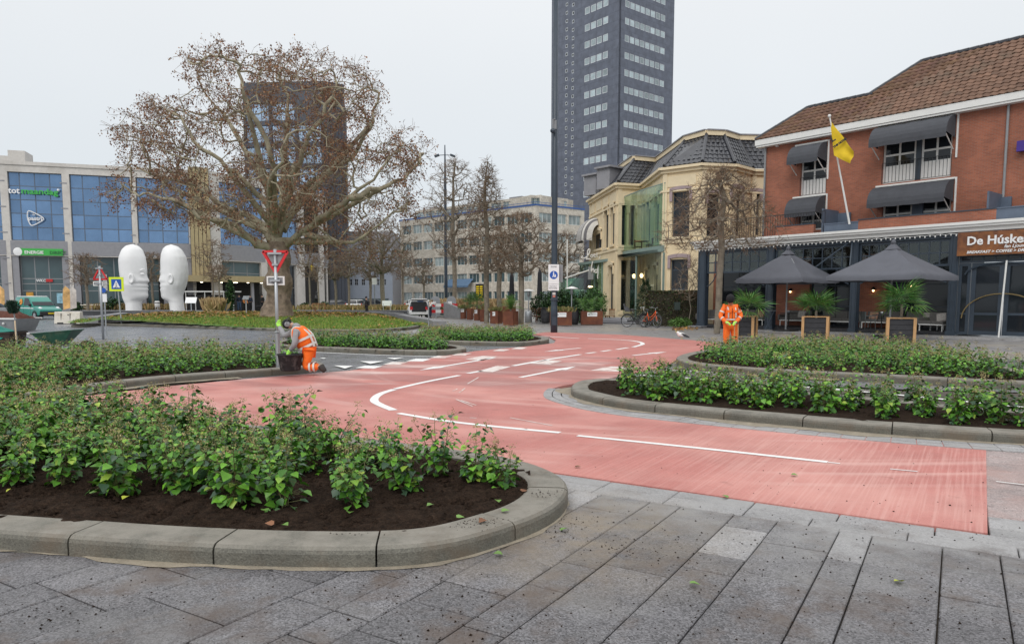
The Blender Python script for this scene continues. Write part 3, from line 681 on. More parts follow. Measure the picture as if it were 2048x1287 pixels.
# gold tower slab
Fg = Fac(Lb, 387, 89.4, 427, 90.4)
gl = Fg.len; mb = MB(); n_ = 5
for i in range(n_): mb.box(gl*i/n_+.03, gl*(i+1)/n_-.03, -.06, .5, 4.5, ZT+.3)
Fg.put(mb, 'gold_panel', 'gold'); Fg.put(MB().box(0, gl, 0, .4, 4.4, ZT+.2), 'gold_backing', 'darkroom')
s, z = Fg.sz(405, 388); cir = [Vector((s+.85*cos(a*pi/12), -.1, z+.1+1.25*sin(a*pi/12))) for a in range(0, 13)]
Fg.put(MB().tube(cir, .05, 5), 'sign_emblem', 'black'); ftext(Fg, 'T', 2.3, 'black', s-.62, z-1.0, y=-.1, sx=.9)
ftext(Fg, 'OSS', .95, 'black', s-1.2, z-2.6, y=-.1)
F2 = Fac(Lb, 427, 90.6, 535, 97.5)
def seg(F, plan, ztop, zg=8.45, lowz=(3.9, 6.3), cols=3):
    hs = []; lo = []
    for a, b in plan: hs.append((F.s_(a, 12), F.s_(b, 12), zg, ztop-1.1)); lo.append((F.s_(a, 5)+.3, F.s_(b, 5)-.3, .05, 6.4))
    s0, s1 = 0, F.len
    wall(F, 'wall', 'conc_light', s0, s1, 0, ztop, hs+lo, depth=.5)
    for (a, b, c, d) in hs:
        window(F, a, b, c, d, nx=cols, nz=5, fm='frame_blue', gm='glass_blue', y=.3, fw=.1, mw=.09, tilt=.006)
        F.put(MB().box(a-.1, b+.1, -.02, .28, 6.5, zg-.02), 'spandrel_band', 'conc_grey')
    return lo
for q in seg(F2, [(440,527)], ZT, cols=4):
    window(F2, q[0], q[1], 4.0, 6.35, nx=3, nz=1, fm='grey_m', gm='glass_green', y=.35, fw=.08, mw=.08, zs=[4.0, 4.95, 6.35])
F3 = Fac(Lb, 535, 97.5, 604, 104)
for q in seg(F3, [(541,596)], ZT, cols=3): window(F3, q[0], q[1], .1, 6.35, nx=3, nz=1, fm='grey_m', gm='glass', y=.35, fw=.15, mw=.1, zs=[.1, 3.2, 6.35])
F4 = Fac(Lb, 604, 104, 657, 113)
for q in seg(F4, [(608,638),(647,655)], ZT, cols=2): window(F4, q[0], q[1], .1, 6.35, nx=2, nz=1, fm='grey_m', gm='glass', y=.35, fw=.15, mw=.1, zs=[.1, 3.0, 6.35])
s, z = F4.sz(622, 507+28); M['yellow'] = mat('yellow_paint', (.75,.55,.02), .5, var=.04); F4.put(MB().ball((s, -.15, z), .42, 8, (1,.3,1.3)), 'sign_emblem', 'yellow')
# canopy with lamps over the open passage
Fc = Fac(Lb, 328, 86.5, 533, 93.5)
Fc.put(MB().box(0, Fc.len, -.3, 3.5, 3.75, 4.5), 'gold_canopy', 'gold'); Fc.put(MB().box(0, Fc.len, 2.6, 2.8, 0, 3.7), 'passage_wall', 'darkroom')
M['lamp_warm'] = mat('lit_lamp', (1,.75,.4), .4, emis=5, ecol=(1,.72,.35)); M['lamp_white'] = mat('lit_ceiling_lamp', (1,.9,.75), .4, emis=5, ecol=(1,.9,.7))
for px in (404,444,470,474,497,524):
    s = Fc.s_(px, 3.6); l = Fc.put(MB().lathe([(.12,-.06),(.16,0)], 10, (s, .2, 3.7)), 'ceiling_lamp', 'lamp_white')
Fc.put(MB().box(Fc.s_(505,2), Fc.s_(510,2), .3, .8, 0, 3.7).box(Fc.s_(330,2), Fc.s_(336,2), .2, .8, 0, 3.7), 'column', 'conc_grey')
Lb2 = MB(); A_ = F1.A; pts = [F1.A+F1.d*F1.s_(-75,17), F2.A, F3.A, F4.A, F4.A+F4.d*F4.len]; back = [p+Vector((0, 14, 0)) for p in pts][::-1]
Lb2.prism([(p-Lb.location+Vector((0,.55,0)) if i < 5 else p-Lb.location) for i, p in enumerate(pts+back)], ZT-.9, ZT-.6); Lb2.build('roof', M['conc_grey'], Lb)
mbk = MB()
for a, b in zip(pts[:-1], pts[1:]):
    q = [(a-Lb.location)+Vector((0,1.2,0)), (b-Lb.location)+Vector((0,1.2,0))]; mbk.quad((*q[0][:2],0), (*q[1][:2],0), (*q[1][:2],ZT-.95), (*q[0][:2],ZT-.95))
mbk.build('interior_wall', M['darkroom'], Lb)

# ---------------------------------------------------------------- dark office tower behind the big tree
T2 = thing('office_tower', 'dark slab tower with pale mirror glass rising behind the big bare tree', 'building', gx(590, 118))
Ft = Fac(T2, 499, 118, 655, 117); Ht = 35.6
mb = MB(); L_ = Ft.len
wins = []
for i in range(3):
    for j in range(8):
        a = L_*(.03+.325*i); wins.append((a, a+L_*.29, 6.2+j*3.35, 8.9+j*3.35))
wins2 = [w for w in wins if not (w[0] > L_*.6 and w[2] > 28)]
wall(Ft, 'wall', 'dark_panel', 0, L_, 0, Ht, wins2, depth=.4)
for q in wins2: window(Ft, *q, nx=3, nz=1, fm='frame_blue', gm='glass_pale', y=.2, fw=.1, mw=.1, tilt=.01)
Fr = Fac(T2, 655, 117, 698, 119); mb = MB()
for i in range(6): mb.box(Fr.len*i/6+.02, Fr.len*(i+1)/6-.02, 0, .3, 0, Ht)
Fr.put(mb, 'wall_panel', 'dark_panel'); Fr.put(MB().box(0, Fr.len, .1, .5, 0, Ht-.05), 'wall_backing', 'darkroom')
Ft.put(MB().box(.5, L_-.5, .45, 14, 0, Ht-.6), 'core', 'dark_panel')
# ---------------------------------------------------------------- grey metal building
Gb = thing('office_building', 'low grey metal clad building with rows of small four pane windows', 'building', gx(720, 122))
Fq = Fac(Gb, 655, 120, 786, 124); hs = []
for y_, cols in ((513,(675,687,699,712)), (538,(675,687,699,713,726,741,755,769)), (564,(688,701,713,727,741,755,769))):
    for c in cols:
        s, z = Fq.sz(c, y_); hs.append((s-.27, s+.27, z-.5, z+.5))
s0 = Fq.s_(672, 1); hs.append((s0, Fq.s_(778, 1), .4, 1.75))
wall(Fq, 'wall', 'grey_wall', 0, Fq.len, 0, 11.2, hs)
for h in hs[:-1]: window(Fq, *h, nx=2, nz=2, fm='grey_m', gm='glass', y=.12, fw=.04, mw=.07)
window(Fq, *hs[-1], nx=9, nz=1, fm='grey_m', gm='glass_green', y=.12, fw=.06, mw=.12)
Fq.put(MB().box(0, Fq.s_(692,10), -.02, .3, 10.4, 11.4), 'blue_parapet', 'bluebar')
Fz = Fac(Gb, 786, 124, 803, 140); wall(Fz, 'wall', 'conc_grey', 0, Fz.len, 0, 13.2); Fz.put(MB().box(.1, Fz.len-.1, .4, 8, 0, 13), 'core', 'conc_grey')
# ---------------------------------------------------------------- beige office block
Bb = thing('office_building', 'beige concrete office block with six bands of windows and a blue roof rail', 'building', gx(1000, 132))
FA = Fac(Bb, 802, 150, 1070, 125); FB = Fac(Bb, 1070, 125, 1167, 131.5)
for F, n_, tops in ((FA, 11, 12), (FB, 3, 3)):
    L_ = F.len; hs = []; pitch = L_/(n_+.35)
    for j in range(5):
        for i in range(n_):
            a = pitch*(.25+i); hs.append((a, a+pitch*.86, 1.35+j*3.33, 3.0+j*3.33+.05))
    wall(F, 'wall', 'beige', 0, L_, 0, 17.4, hs, depth=.35)
    for k, h in enumerate(hs): window(F, *h, nx=3, nz=1, fm='white_frame', gm='glass_curtain' if (k*7 % 5) in (0, 2) or F is FB else 'glass_green', y=.22, fw=.07, mw=.06, panes=True)
    # set-back top storey
    off = 1.8; hs2 = []; a0, a1 = (off+1.0, L_-off*.2) if F is FA else (off*.2, L_-off-.5)
    for i in range(n_): p_ = (a1-a0)/n_; hs2.append((a0+p_*(i+.06), a0+p_*(i+.92), 17.85, 19.0))
    wall(F, 'upper_wall', 'beige', a0, a1, 17.4, 19.45, hs2, y=off, depth=.2)
    for h in hs2: window(F, *h, nx=3, nz=1, fm='white_frame', gm='glass_curtain', y=off+.12, fw=.06, mw=.05, panes=True)
    F.put(MB().box(a0, a1, off+.3, off+9, 17.3, 19.4), 'top_storey_core', 'beige')
    F.put(MB().box(-.1 if F is FA else 0, L_, -.12, .02, 17.45, 17.75).box(0, L_, -.1, -.04, 18.0, 18.08), 'roof_rail', 'bluebar')
    F.put(MB().box(.1, L_-.1, .5, 9, 0, 17.3), 'core', 'darkroom')
for px in (838, 940, 1000):
    s = FA.s_(px, 20); FA.put(MB().box(s-1.5, s+1.5, 4, 6, 19.45, 20.1), 'roof_vent', 'conc_grey')
M['blue_cloth'] = mat('blue_awning_cloth', (.09,.16,.26), .8)
s0, z0 = FA.sz(898, 572); s1, z1 = FA.sz(947, 557); FA.put(MB().add([(s0,-1.4,z0),(s1,-1.4,z0),(s1,0,z1),(s0,0,z1),(s0,-1.4,z0-.3),(s1,-1.4,z0-.3)], [(0,1,2,3),(4,5,1,0)]), 'blue_awning', 'blue_cloth', fix=False)
s0, z0 = FA.sz(953, 596); s1, z1 = FA.sz(966, 571); mb = MB()
for k in range(6):
    for h in range(2): mb.box(s0+h*.95, s0+h*.95+.72, -.1, -.05, z0+k*.4, z0+k*.4+.26)
FA.put(mb, 'sign_stripes', 'yellow'); FA.put(MB().box(s0-.2, s0+2, -.05, -.01, z0-.2, z0+2.6), 'sign_panel', 'black')
# ---------------------------------------------------------------- black high-rise
Tw = thing('high_rise_tower', 'very tall dark grey tower with rows of small square windows', 'building', gx(1233, 160))
dA = Vector((.641,-.767,0)).normalized(); dB = Vector((.767,.641,0)).normalized(); Cn = gx(1233, 160)
def edge_len(C, d, px):
    x = (px-1024)/FPX; t = (x*C.y-C.x)/(d.x-x*d.y); return t
corr = cos(TH)
la = -edge_len(Cn, dA, 1024+(1101-1024)*1.0); lb = edge_len(Cn, dB, 1336)
FL = Fac(Tw, 0, 0, world=(Cn-dA*la, Cn)); FR = Fac(Tw, 0, 0, world=(Cn, Cn+dB*lb))
def cols(F, pxs, y_, w_px):
    r = []
    for p in pxs: a, _ = F.sz(p, y_); b, _ = F.sz(p+w_px, y_); r.append((a, b))
    return r
HT = 96
bigL = cols(FL, (1167.5,1179.5,1191.3,1203.5), 290, 9.8)
_, zb = FL.sz(1172, 394.5); _, zt = FL.sz(1172, 29.4); fl = (zt-zb)/11; hsL = []
for j in range(16):
    for a, b in bigL: hsL.append((a, b, zb+fl*j, zb+fl*j+fl*.40))
smallL = cols(FL, (1129.8,1142.3), 290, 4.2); _, z1 = FL.sz(1131, 388); _, z2 = FL.sz(1131, 14); ps = (z2-z1)/23
sm = []
for j in range(30):
    for k, (a, b) in enumerate(smallL): z = z1+ps*j-(ps*.35 if k else 0); sm.append((a, b, z, z+(b-a)*1.1))
wall(FL, 'wall', 'towerclad', 0, la, 0, HT, hsL+[q for q in sm if q[3] < HT-1], depth=.3)
pR = [1249+10.15*k for k in range(8)]; bigR = cols(FR, pR, 130, 8.6)
_, zb = FR.sz(1247, 321); _, zt = FR.sz(1250, 13); fr = (zt-zb)/9; hsR = []
for j in range(-2, 15):
    for a, b in bigR: hsR.append((a, b, zb+fr*j, zb+fr*j+fr*.38))
hsR = [q for q in hsR if q[3] < HT-1]
wall(FR, 'wall', 'towerclad', 0, lb, 0, HT, hsR, depth=.3)
M['glass_tower'] = glassmat('pale_window_glass', (.33,.40,.42), .15, .1, .8, var=.2, randobj=.35); M['frame_tower'] = mat('pale_tower_frame', (.55,.58,.60), .5)
for q in hsL: window(FL, *q, fm='frame_tower', gm='glass_tower', y=.02, fw=.13)
for q in sm:
    if q[3] < HT-1: window(FL, *q, fm='frame_tower', gm='glass', y=.02, fw=.12)
for q in hsR: window(FR, *q, fm='frame_tower', gm='glass_tower', y=.02, fw=.11)
mb = MB(); q = [FL.A, Cn, FR.A+dB*lb, FL.A+dB*lb]; mb.prism([(v-Tw.location+ (Vector((0,1,0)))) for v in q], 0, HT-.2); mb.build('core', M['darkroom'], Tw)

# ---------------------------------------------------------------- yellow villa
Vb = thing('villa', 'cream plastered villa with black tiled mansard roof and green glass balcony', 'building', gx(1380, 46))
VP = [(1178,60.8),(1232,52),(1281,52.6),(1321,46.2),(1396,44.6),(1459,45.0),(1495,46.6),(1545,46.7)]
VW = [gx(a, b) for a, b in VP]; ZE = 9.7
def arch(a, b, c, d, rise): return None
vf = [Fac(Vb, 0, 0, world=(VW[i], VW[i+1])) for i in range(7)]
def vhole(F, x0, x1, y0, y1): 
    s0, z1 = F.sz(x0, y0); s1, _ = F.sz(x1, y0); _, z0 = F.sz(x0, y1); return (s0, s1, z0, z1)
vh = {i: [] for i in range(7)}
vh[0] = [vhole(vf[0], 1209, 1217, 419, 497), vhole(vf[0], 1222, 1229, 415, 490), vhole(vf[0], 1188, 1203, 470, 500), vhole(vf[0], 1218, 1227, 534, 640), vhole(vf[0], 1188, 1196, 552, 640)]
vh[1] = [vhole(vf[1], 1240, 1252, 410, 490), vhole(vf[1], 1258, 1270, 410, 490), vhole(vf[1], 1240, 1275, 520, 625)]
_l = vf[2].len; vh[2] = [(_l*.26, _l*.42, 5.5, 8.2), (_l*.66, _l*.82, 4.9, 8.2), (_l*.26, _l*.42, 2.0, 3.6), (_l*.66, _l*.82, .6, 3.7)]
vh[3] = [vhole(vf[3], 1345, 1380, 385, 474), vhole(vf[3], 1341, 1377, 519, 580)]
vh[4] = [vhole(vf[4], 1415, 1440, 388, 472)]
vh[5] = [vhole(vf[5], 1463, 1484, 378, 470), vhole(vf[5], 1463, 1484, 520, 580)]
vh[6] = [vhole(vf[6], 1500, 1520, 386, 470)]
for i, F in enumerate(vf):
    wall(F, 'wall', 'cream', 0, F.len, 0, ZE, vh[i], depth=.3)
    for h in vh[i]:
        wd = h[1]-h[0]; window(F, *h, nx=1 if wd < 1.3 else 2, nz=1, fm='navy', gm='glass', y=.18, fw=.09, mw=.07, zs=[h[2], h[2]+(h[3]-h[2])*.66, h[3]])
        # hood over the window: shallow arch with drops, and a sill
        n_ = 10; mb = MB(); mb2 = MB(); r_ = wd*.09; t_ = .22
        for k in range(n_):
            a0 = -1+2*k/n_; a1 = -1+2*(k+1)/n_; f = lambda a: h[3]+.02+r_*(1-a*a)
            x0 = (h[0]+h[1])/2+a0*(wd/2+.16); x1 = (h[0]+h[1])/2+a1*(wd/2+.16)
            mb.add([(x0,-.1,f(a0)),(x1,-.1,f(a1)),(x1,-.1,f(a1)+t_),(x0,-.1,f(a0)+t_),(x0,0,f(a0)),(x1,0,f(a1)),(x1,0,f(a1)+t_),(x0,0,f(a0)+t_)], [(0,1,2,3),(3,2,6,7),(0,4,5,1)])
            if abs(a0) < 1.1: mb2.add([(x0,-.004,h[3]-.02),(x1,-.004,h[3]-.02),(x1,-.004,f(a1)+.01),(x0,-.004,f(a0)+.01)], [(0,1,2,3)])
        for sx_ in (h[0]-.16, h[1]-.02): mb.box(sx_, sx_+.18, -.095, 0, h[3]-.55, h[3]+.03)
        F.put(mb, 'window_hood', 'mauve' if i >= 3 else 'cream2')
        F.put(MB().box(h[0]-.12, h[1]+.12, -.12, 0, h[2]-.16, h[2]-.002), 'sill', 'cream2')
    mb = MB(); L_ = F.len
    mb.box(-.1, L_+.1, -.16, 0, ZE-.35, ZE-.16).box(-.2, L_+.2, -.32, 0, ZE-.16, ZE); F.put(MB().box(-.06, L_+.06, -.10, 0, ZE-1.5, ZE-1.38), 'frieze_band', 'cream2')
    F.put(MB().box(-.05, L_+.05, -.08, 0, 5.05, 5.22), 'string_course', 'cream2'); F.put(MB().box(-.02, L_+.02, -.05, 0, .0, .8), 'plinth', 'cream2')
    if L_ > 1.5:
        k = max(1, int(L_/2.2))
        for q in range(k): F.put(MB().box(L_*(q+.12)/k, L_*(q+.88)/k, -.05, 0, ZE-1.2, ZE-.55), 'frieze_panel', 'cream2')
    F.put(mb, 'cornice_moulding', 'cream2')
    F.put(MB().box(.02, .32, -.07, 0, .8, ZE-.36), 'pilaster', 'cream2')
# mansard roof
VT = [(1205,63,11.6),(1263,54.0,11.65),(1307,54.8,11.65),(1363,48.3,11.8),(1404,46.6,11.8),(1438,46.8,11.8),(1466,48.0,11.8),(1545,48.2,11.8)]
VTW = [gx(a, b)+Vector((0,0,c)) for a, b, c in VT]
def tile_field(bl, br, tl_, tr, wtile, rows, rows_edge=None, thick=.05, sag=.04, rnd=.006):
    """vertex/face lists of overlapping pantiles over the quad; returns list of tiles (verts, faces)"""
    T = []
    up = ((tl_-bl)+(tr-br)).normalized(); n_ = (br-bl).cross(tl_-bl).normalized()
    if n_.z < 0: n_ = -n_
    for j in range(rows):
        v0 = j/rows; v1 = (j+1.25)/rows; a = bl.lerp(tl_, v0); b = br.lerp(tr, v0); a2 = bl.lerp(tl_, min(1, v1)); b2 = br.lerp(tr, min(1, v1))
        k = max(1, int(round((b-a).length/wtile)))
        for i in range(k):
            p0, p1 = a.lerp(b, i/k), a.lerp(b, (i+1)/k); q0, q1 = a2.lerp(b2, i/k), a2.lerp(b2, (i+1)/k)
            dz = random.uniform(-rnd, rnd)
            f = [p0+n_*(thick+dz), p0.lerp(p1, .35)+n_*(thick+sag+dz), p0.lerp(p1, .7)+n_*(thick+dz), p1+n_*(thick-sag*.5+dz)]
            g = [q0+n_*.01, q0.lerp(q1, .35)+n_*(sag+.01), q0.lerp(q1, .7)+n_*.01, q1+n_*(.01-sag*.5)]
            l = [x-n_*(thick*.8) for x in f]
            T.append((f+g+l, [(0,1,5,4),(1,2,6,5),(2,3,7,6),(8,9,1,0),(9,10,2,1),(10,11,3,2)]))
    return T
mbT = MB(); mbR = MB(); mbB = MB(); o_ = Vb.location
for i in range(7):
    a, b, c, d = VW[i]+Vector((0,0,ZE+.05)), VW[i+1]+Vector((0,0,ZE+.05)), VTW[i+1], VTW[i]
    ext = Vector((0,-.15,0)); a, b = a+ext, b+ext
    for vs, fs in tile_field(a-o_, b-o_, d-o_, c-o_, .33, 7): mbT.add(vs, fs)
    mbB.quad(a-o_, b-o_, c-o_, d-o_)
    MB().tube([a-o_+Vector((0,0,.08)), d-o_+Vector((0,0,.08))], .11, 6).build('hip_tiles', M['slate'], Vb)
tag(mbT.build('roof_tiles', M['slate'], Vb, fix=False), kind='stuff'); mbB.build('roof_deck', M['slate'], Vb)

mb = MB()
for i in range(7):
    a, b = VTW[i]-o_, VTW[i+1]-o_; mb.bar(a+Vector((0,0,.16)), b+Vector((0,0,.16)), .25, .3)
mb.build('roof_edge_board', M['cream2'], Vb)
mb = MB()
for i in range(7): a, b = VTW[i]-o_, VTW[i+1]-o_; mb.bar(a+Vector((0,0,.34)), b+Vector((0,0,.34)), .4, .07)
mb.build('roof_edge_capping', M['conc_grey'], Vb)
mb = MB(); mb.prism([(v-o_) for v in VTW]+[(VTW[-1]-o_)+Vector((0,9,0)), (VTW[0]-o_)+Vector((14,9,0))], 11.5, 11.65); mb.build('flat_roof', M['conc_grey'], Vb)
# dormers on the left wing
for px, D, sc in ((1192,58.5,1.0), (1219,55.2,1.0)):
    p = gx(px, D)-o_; mb = MB(); mb.cbox(p+Vector((0,.8,ZE+.9)), (1.3,1.5,1.5), rz=-.87); mb.cbox(p+Vector((0,.7,ZE+1.72)), (1.6,1.8,.14), rz=-.87); mb.build('dormer', M['conc_grey'], Vb)
# glass balcony box and glass shop front
def thinglass(name, col, a=.35):
    m = bpy.data.materials.new(name); m.use_nodes = True; N = m.node_tree.nodes; L = m.node_tree.links; N.clear()
    o = N.new('ShaderNodeOutputMaterial'); t = N.new('ShaderNodeBsdfTransparent'); t.inputs[0].default_value = (*col, 1)
    g = N.new('ShaderNodeBsdfGlossy'); g.inputs['Roughness'].default_value = .04; g.inputs[0].default_value = (.9,.95,.95,1)
    fr = N.new('ShaderNodeLayerWeight'); fr.inputs[0].default_value = .5; pw = N.new('ShaderNodeMath'); pw.operation = 'POWER'; pw.inputs[1].default_value = 4; L.new(fr.outputs['Facing'], pw.inputs[0]); ad = N.new('ShaderNodeMath'); ad.operation = 'MULTIPLY_ADD'; L.new(pw.outputs[0], ad.inputs[0]); ad.inputs[1].default_value = .7; ad.inputs[2].default_value = .05
    mx_ = N.new('ShaderNodeMixShader'); L.new(ad.outputs[0], mx_.inputs[0]); L.new(t.outputs[0], mx_.inputs[1]); L.new(g.outputs[0], mx_.inputs[2]); L.new(mx_.outputs[0], o.inputs[0]); return m
M['clear_green'] = thinglass('green_tinted_glass', (.74,.86,.80)); M['clear'] = thinglass('clear_glass', (.78,.82,.81)); M['green_frame'] = mat('pale_green_frame', (.22,.30,.27), .5)
gpts = [gx(1237, 53.0), gx(1271, 49.6), gx(1325, 46.0)]
for i in range(2):
    F = Fac(Vb, 0, 0, world=(gpts[i], gpts[i+1])); k = 3; L_ = F.len
    for q in range(k):
        F.put(MB().box(L_*q/k+.03, L_*(q+1)/k-.03, -.01, .01, 5.0, 8.75), 'glass_panel', 'clear_green'); F.put(MB().box(L_*q/k+.03, L_*(q+1)/k-.03, -.01, .01, .3, 4.5), 'glass_panel', 'clear')
    mb = MB()
    for q in (range(2) if i else range(2)): x = L_*q; mb.box(x-.05, x+.05, -.05, .05, .25, 4.5)
    mb.box(0, L_, -.09, .25, 4.55, 4.95); F.put(mb, 'balcony_frame', 'green_frame')
    F.put(MB().box(0, L_, -.02, .02, 8.76, 8.82), 'glass_top_rail', 'green_frame')
mb = MB(); mb.prism([(p-o_) for p in (gpts[0], gpts[1], gpts[2], VW[3]+Vector((-.2,.3,0)), VW[2], VW[1])], 4.6, 4.7); mb.build('balcony_floor', M['green_frame'], Vb)
gl2 = [gx(1160, 61), gx(1237, 53)]; F = Fac(Vb, 0, 0, world=(gl2[0], gl2[1])); L_ = F.len; k = 5
for q in range(k): F.put(MB().box(L_*q/k+.04, L_*(q+1)/k-.04, -.01, .01, .3, 4.4), 'glass_panel', 'clear_green')
mb = MB()
for q in range(k+1): mb.box(L_*q/k-.05, L_*q/k+.05, -.05, .06, .2, 4.5)
mb.box(0, L_, -.2, .3, 4.4, 4.6); F.put(mb, 'glass_front_frame', 'green_frame')
mb = MB(); P_ = gx(1236, 49.6)-o_; mb.cbox(gx(1240, 50.2)-o_+Vector((0,0,.1)), (4.6, 3.2, .2), rz=-.75); mb.cbox(gx(1236, 49.6)-o_+Vector((0,-.25,.22)) + Vector((0,.6,0)), (3.8, 2.6, .2), rz=-.75); mb.build('door_steps', M['conc_grey'], Vb)
mb = MB()
for px, yy in ((1268,552),(1283,551)):
    p = at(px, yy, 51.2)-o_; mb.ball(p, .13, 8, (1,1,1.3))
mb.build('wall_lamps', M['lamp_warm'], Vb)
# terrace furniture on the balcony
M['teak'] = mat('teak_wood', (.24,.11,.045), .6, var=.2, scale=6)
def chairmesh():
    mb = MB(); mb.box(-.22,.22,-.22,.22,.43,.47)
    for x in (-.2,.2):
        for y in (-.2,.2): mb.box(x-.02,x+.02,y-.02,y+.02,0,.9 if y > 0 else .43)
    for k in range(4): mb.box(-.18+k*.1, -.13+k*.1, .185, .215, .5, .9)
    mb.box(-.2,.2,.18,.22,.84,.9); return mb
def side_chair(loc, rz, label, group, m='teak'):
    t = thing('chair', label, 'chair', loc, rz, group); mb = MB().box(-.22,.22,-.22,.22,.43,.47); mb.build('seat', M[m], t)
    for x in (-.2,.2):
        for y in (-.2,.2): MB().box(x-.02,x+.02,y-.02,y+.02,0,.43).build('leg', M[m], t)
    mb = MB()
    for k in range(5): mb.box(-.2+k*.085, -.16+k*.085, .185, .215, .49, .9)
    mb.box(-.21,.21,.18,.22,.84,.92); mb.build('backrest', M[m], t); return t
bz = 4.72
t = thing('table', 'round wooden table behind the green balcony glass', 'table', at(1283, 497, 49.5).xy.to_3d()+Vector((0,0,bz))); MB().lathe([(.5,.72),(.5,.76)], 16).build('tabletop', M['teak'], t); MB().lathe([(.25,0),(.05,.05),(.05,.72)], 8).build('pedestal', M['teak'], t)
side_chair(at(1275, 497, 50.4).xy.to_3d()+Vector((0,0,bz)), 1.2, 'wooden chair left of the round table behind the balcony glass', 'wooden chairs on the balcony')
side_chair(at(1300, 497, 48.8).xy.to_3d()+Vector((0,0,bz)), -1.4, 'wooden chair right of the round table behind the balcony glass', 'wooden chairs on the balcony')

# ---------------------------------------------------------------- brick hotel with pavilion
Hb = thing('hotel_building', 'red brick hotel with brown tiled roof and dark glazed pavilion at street level', 'building', gx(1520, 38.7))
dH = dA; FP = Fac(Hb, 1520, 38.74, d=dH)                            # pavilion front plane
HWO = -2.2                                                          # main wall stands behind it
FH = Fac(Hb, 0, 0, world=(FP.A-FP.n*2.2, FP.A-FP.n*2.2+dH)); ZH = 10.35
def hs_(px, py): return FH.sz(px, py)
sW0 = FH.sz(1527, 380)[0]; sW1 = FH.sz(2230, 380)[0]
_, ZH = FH.sz(1700, 262)
def hh(x0, x1, y0, y1):                                             # y0,y1 measured at x0
    a, zt_ = FH.sz(x0, y0); b, _ = FH.sz(x1, y0); _, zb_ = FH.sz(x0, y1); return (a, b, zb_, zt_)
W1 = hh(1603, 1655, 300, 393); W2 = hh(1600, 1651, 405, 462); W3 = hh(1768, 1906, 262, 368); W4 = hh(1766, 1903, 385, 452)
wall(FH, 'wall', 'brick', sW0, sW1, 4.6, ZH, [W1, W2, W3, W4], depth=.3)
FH.put(MB().box(sW0+.4, sW1, .62, 8, 4.7, ZH-.1), 'core', 'darkroom'); FH.put(MB().box(sW0, sW0+.3, .31, 9, 4.6, ZH), 'side_wall', 'brick')
M['white_panel'] = mat('white_panel', (.76,.75,.73), .55, var=.04)
def hotelwin(h, nx, post=None, panel=True):
    a, b, c, d = h; ph = .75 if panel else .0
    if panel:
        FH.put(MB().box(a, b, .12, .2, c, c+ph), 'panel_below_window', 'white_panel'); mb = MB(); n_ = int((b-a)/.16)
        for k in range(n_+1): mb.box(a+(b-a)*k/n_-.008, a+(b-a)*k/n_+.008, -.03, -.01, c+.05, c+.98)
        mb.box(a, b, -.035, -.005, c+.98, c+1.0).box(a, b, -.035, -.005, c+.04, c+.06); FH.put(mb, 'railing', 'black')
    segs = [(a, b)] if not post else [(a, post[0]), (post[1], b)]
    for (x, y) in segs: window(FH, x, y, c+ph, d, nx=nx, nz=2, fm='white_frame', gm='glass', y=.12, fw=.09, mw=.09, zs=[c+ph, c+ph+(d-c-ph)*.33, d])
    if post: FH.put(MB().box(post[0]+.01, post[1]-.01, .05, .3, c, d), 'dark_post', 'navy')
p0 = FH.sz(1831, 300)[0]; p1 = FH.sz(1842, 300)[0]
hotelwin(W1, 2); hotelwin(W2, 2, panel=False); hotelwin(W3, 2, (p0, p1)); hotelwin(W4, 2, (p0-.05, p1+.05), panel=False)
FH.put(MB().box(W4[0]+.55+1.3, p0-.04, .02, .3, W4[2], W4[2]+1.5), 'blue_shutter', 'frame_blue')
def awn(x0, x1, ytop, ybot, proj=.95, lab=None):
    a, zt_ = FH.sz(x0, ytop); b, _ = FH.sz(x1, ytop); H_ = 1.12; n_ = 7; mb = MB(); prof = []
    zt_ = zt_
    for k in range(n_+1): q = pi/2*k/n_; prof.append((-.06-proj*sin(q)*1.0, zt_-H_*(1-cos(q))**1.0*.78))
    prof.append((prof[-1][0]+.01, prof[-1][1]-.2))
    m_ = len(prof); segs = max(2, int((b-a)/.85)); bow = [0, .03]
    xs = [a+(b-a)*i/(segs*2) for i in range(segs*2+1)]
    V = [(x, p[0]+(.012 if i % 2 else 0), p[1]-(.018 if i % 2 else 0)) for i, x in enumerate(xs) for p in prof]; F_ = [(i*m_+k, (i+1)*m_+k, (i+1)*m_+k+1, i*m_+k+1) for i in range(len(xs)-1) for k in range(m_-1)]
    V2 = [(x, -.02, zt_) for x in (a, b)] + [(x, -.02, zt_-H_*.9) for x in (a, b)]
    nb = len(V); V += V2
    for e, i in ((0, 0), (1, len(xs)-1)):
        for k in range(m_-2): F_.append((i*m_+k, i*m_+k+1, nb+2+e))
    mb.add(V, F_); o = FH.put(mb, 'window_awning', 'awning', fix=False)
    mb = MB(); mb.box(a-.05, b+.05, -.12, .0, zt_+.01, zt_+.09)
    for x in (a+.06, b-.06): mb.bar((x, -.03, zt_-H_*1.35), (x, -proj-.02, zt_-H_*.8), .035)
    mb.box(b+.05, b+.12, -.06, 0, zt_-1.9, zt_+.09); FH.put(mb, 'awning_frame', 'white_frame')
awn(1594, 1655, 294, 0); awn(1589, 1651, 398, 0); awn(1759, 1912, 257, 0, 1.05); awn(1755, 1908, 376, 0, 1.05)
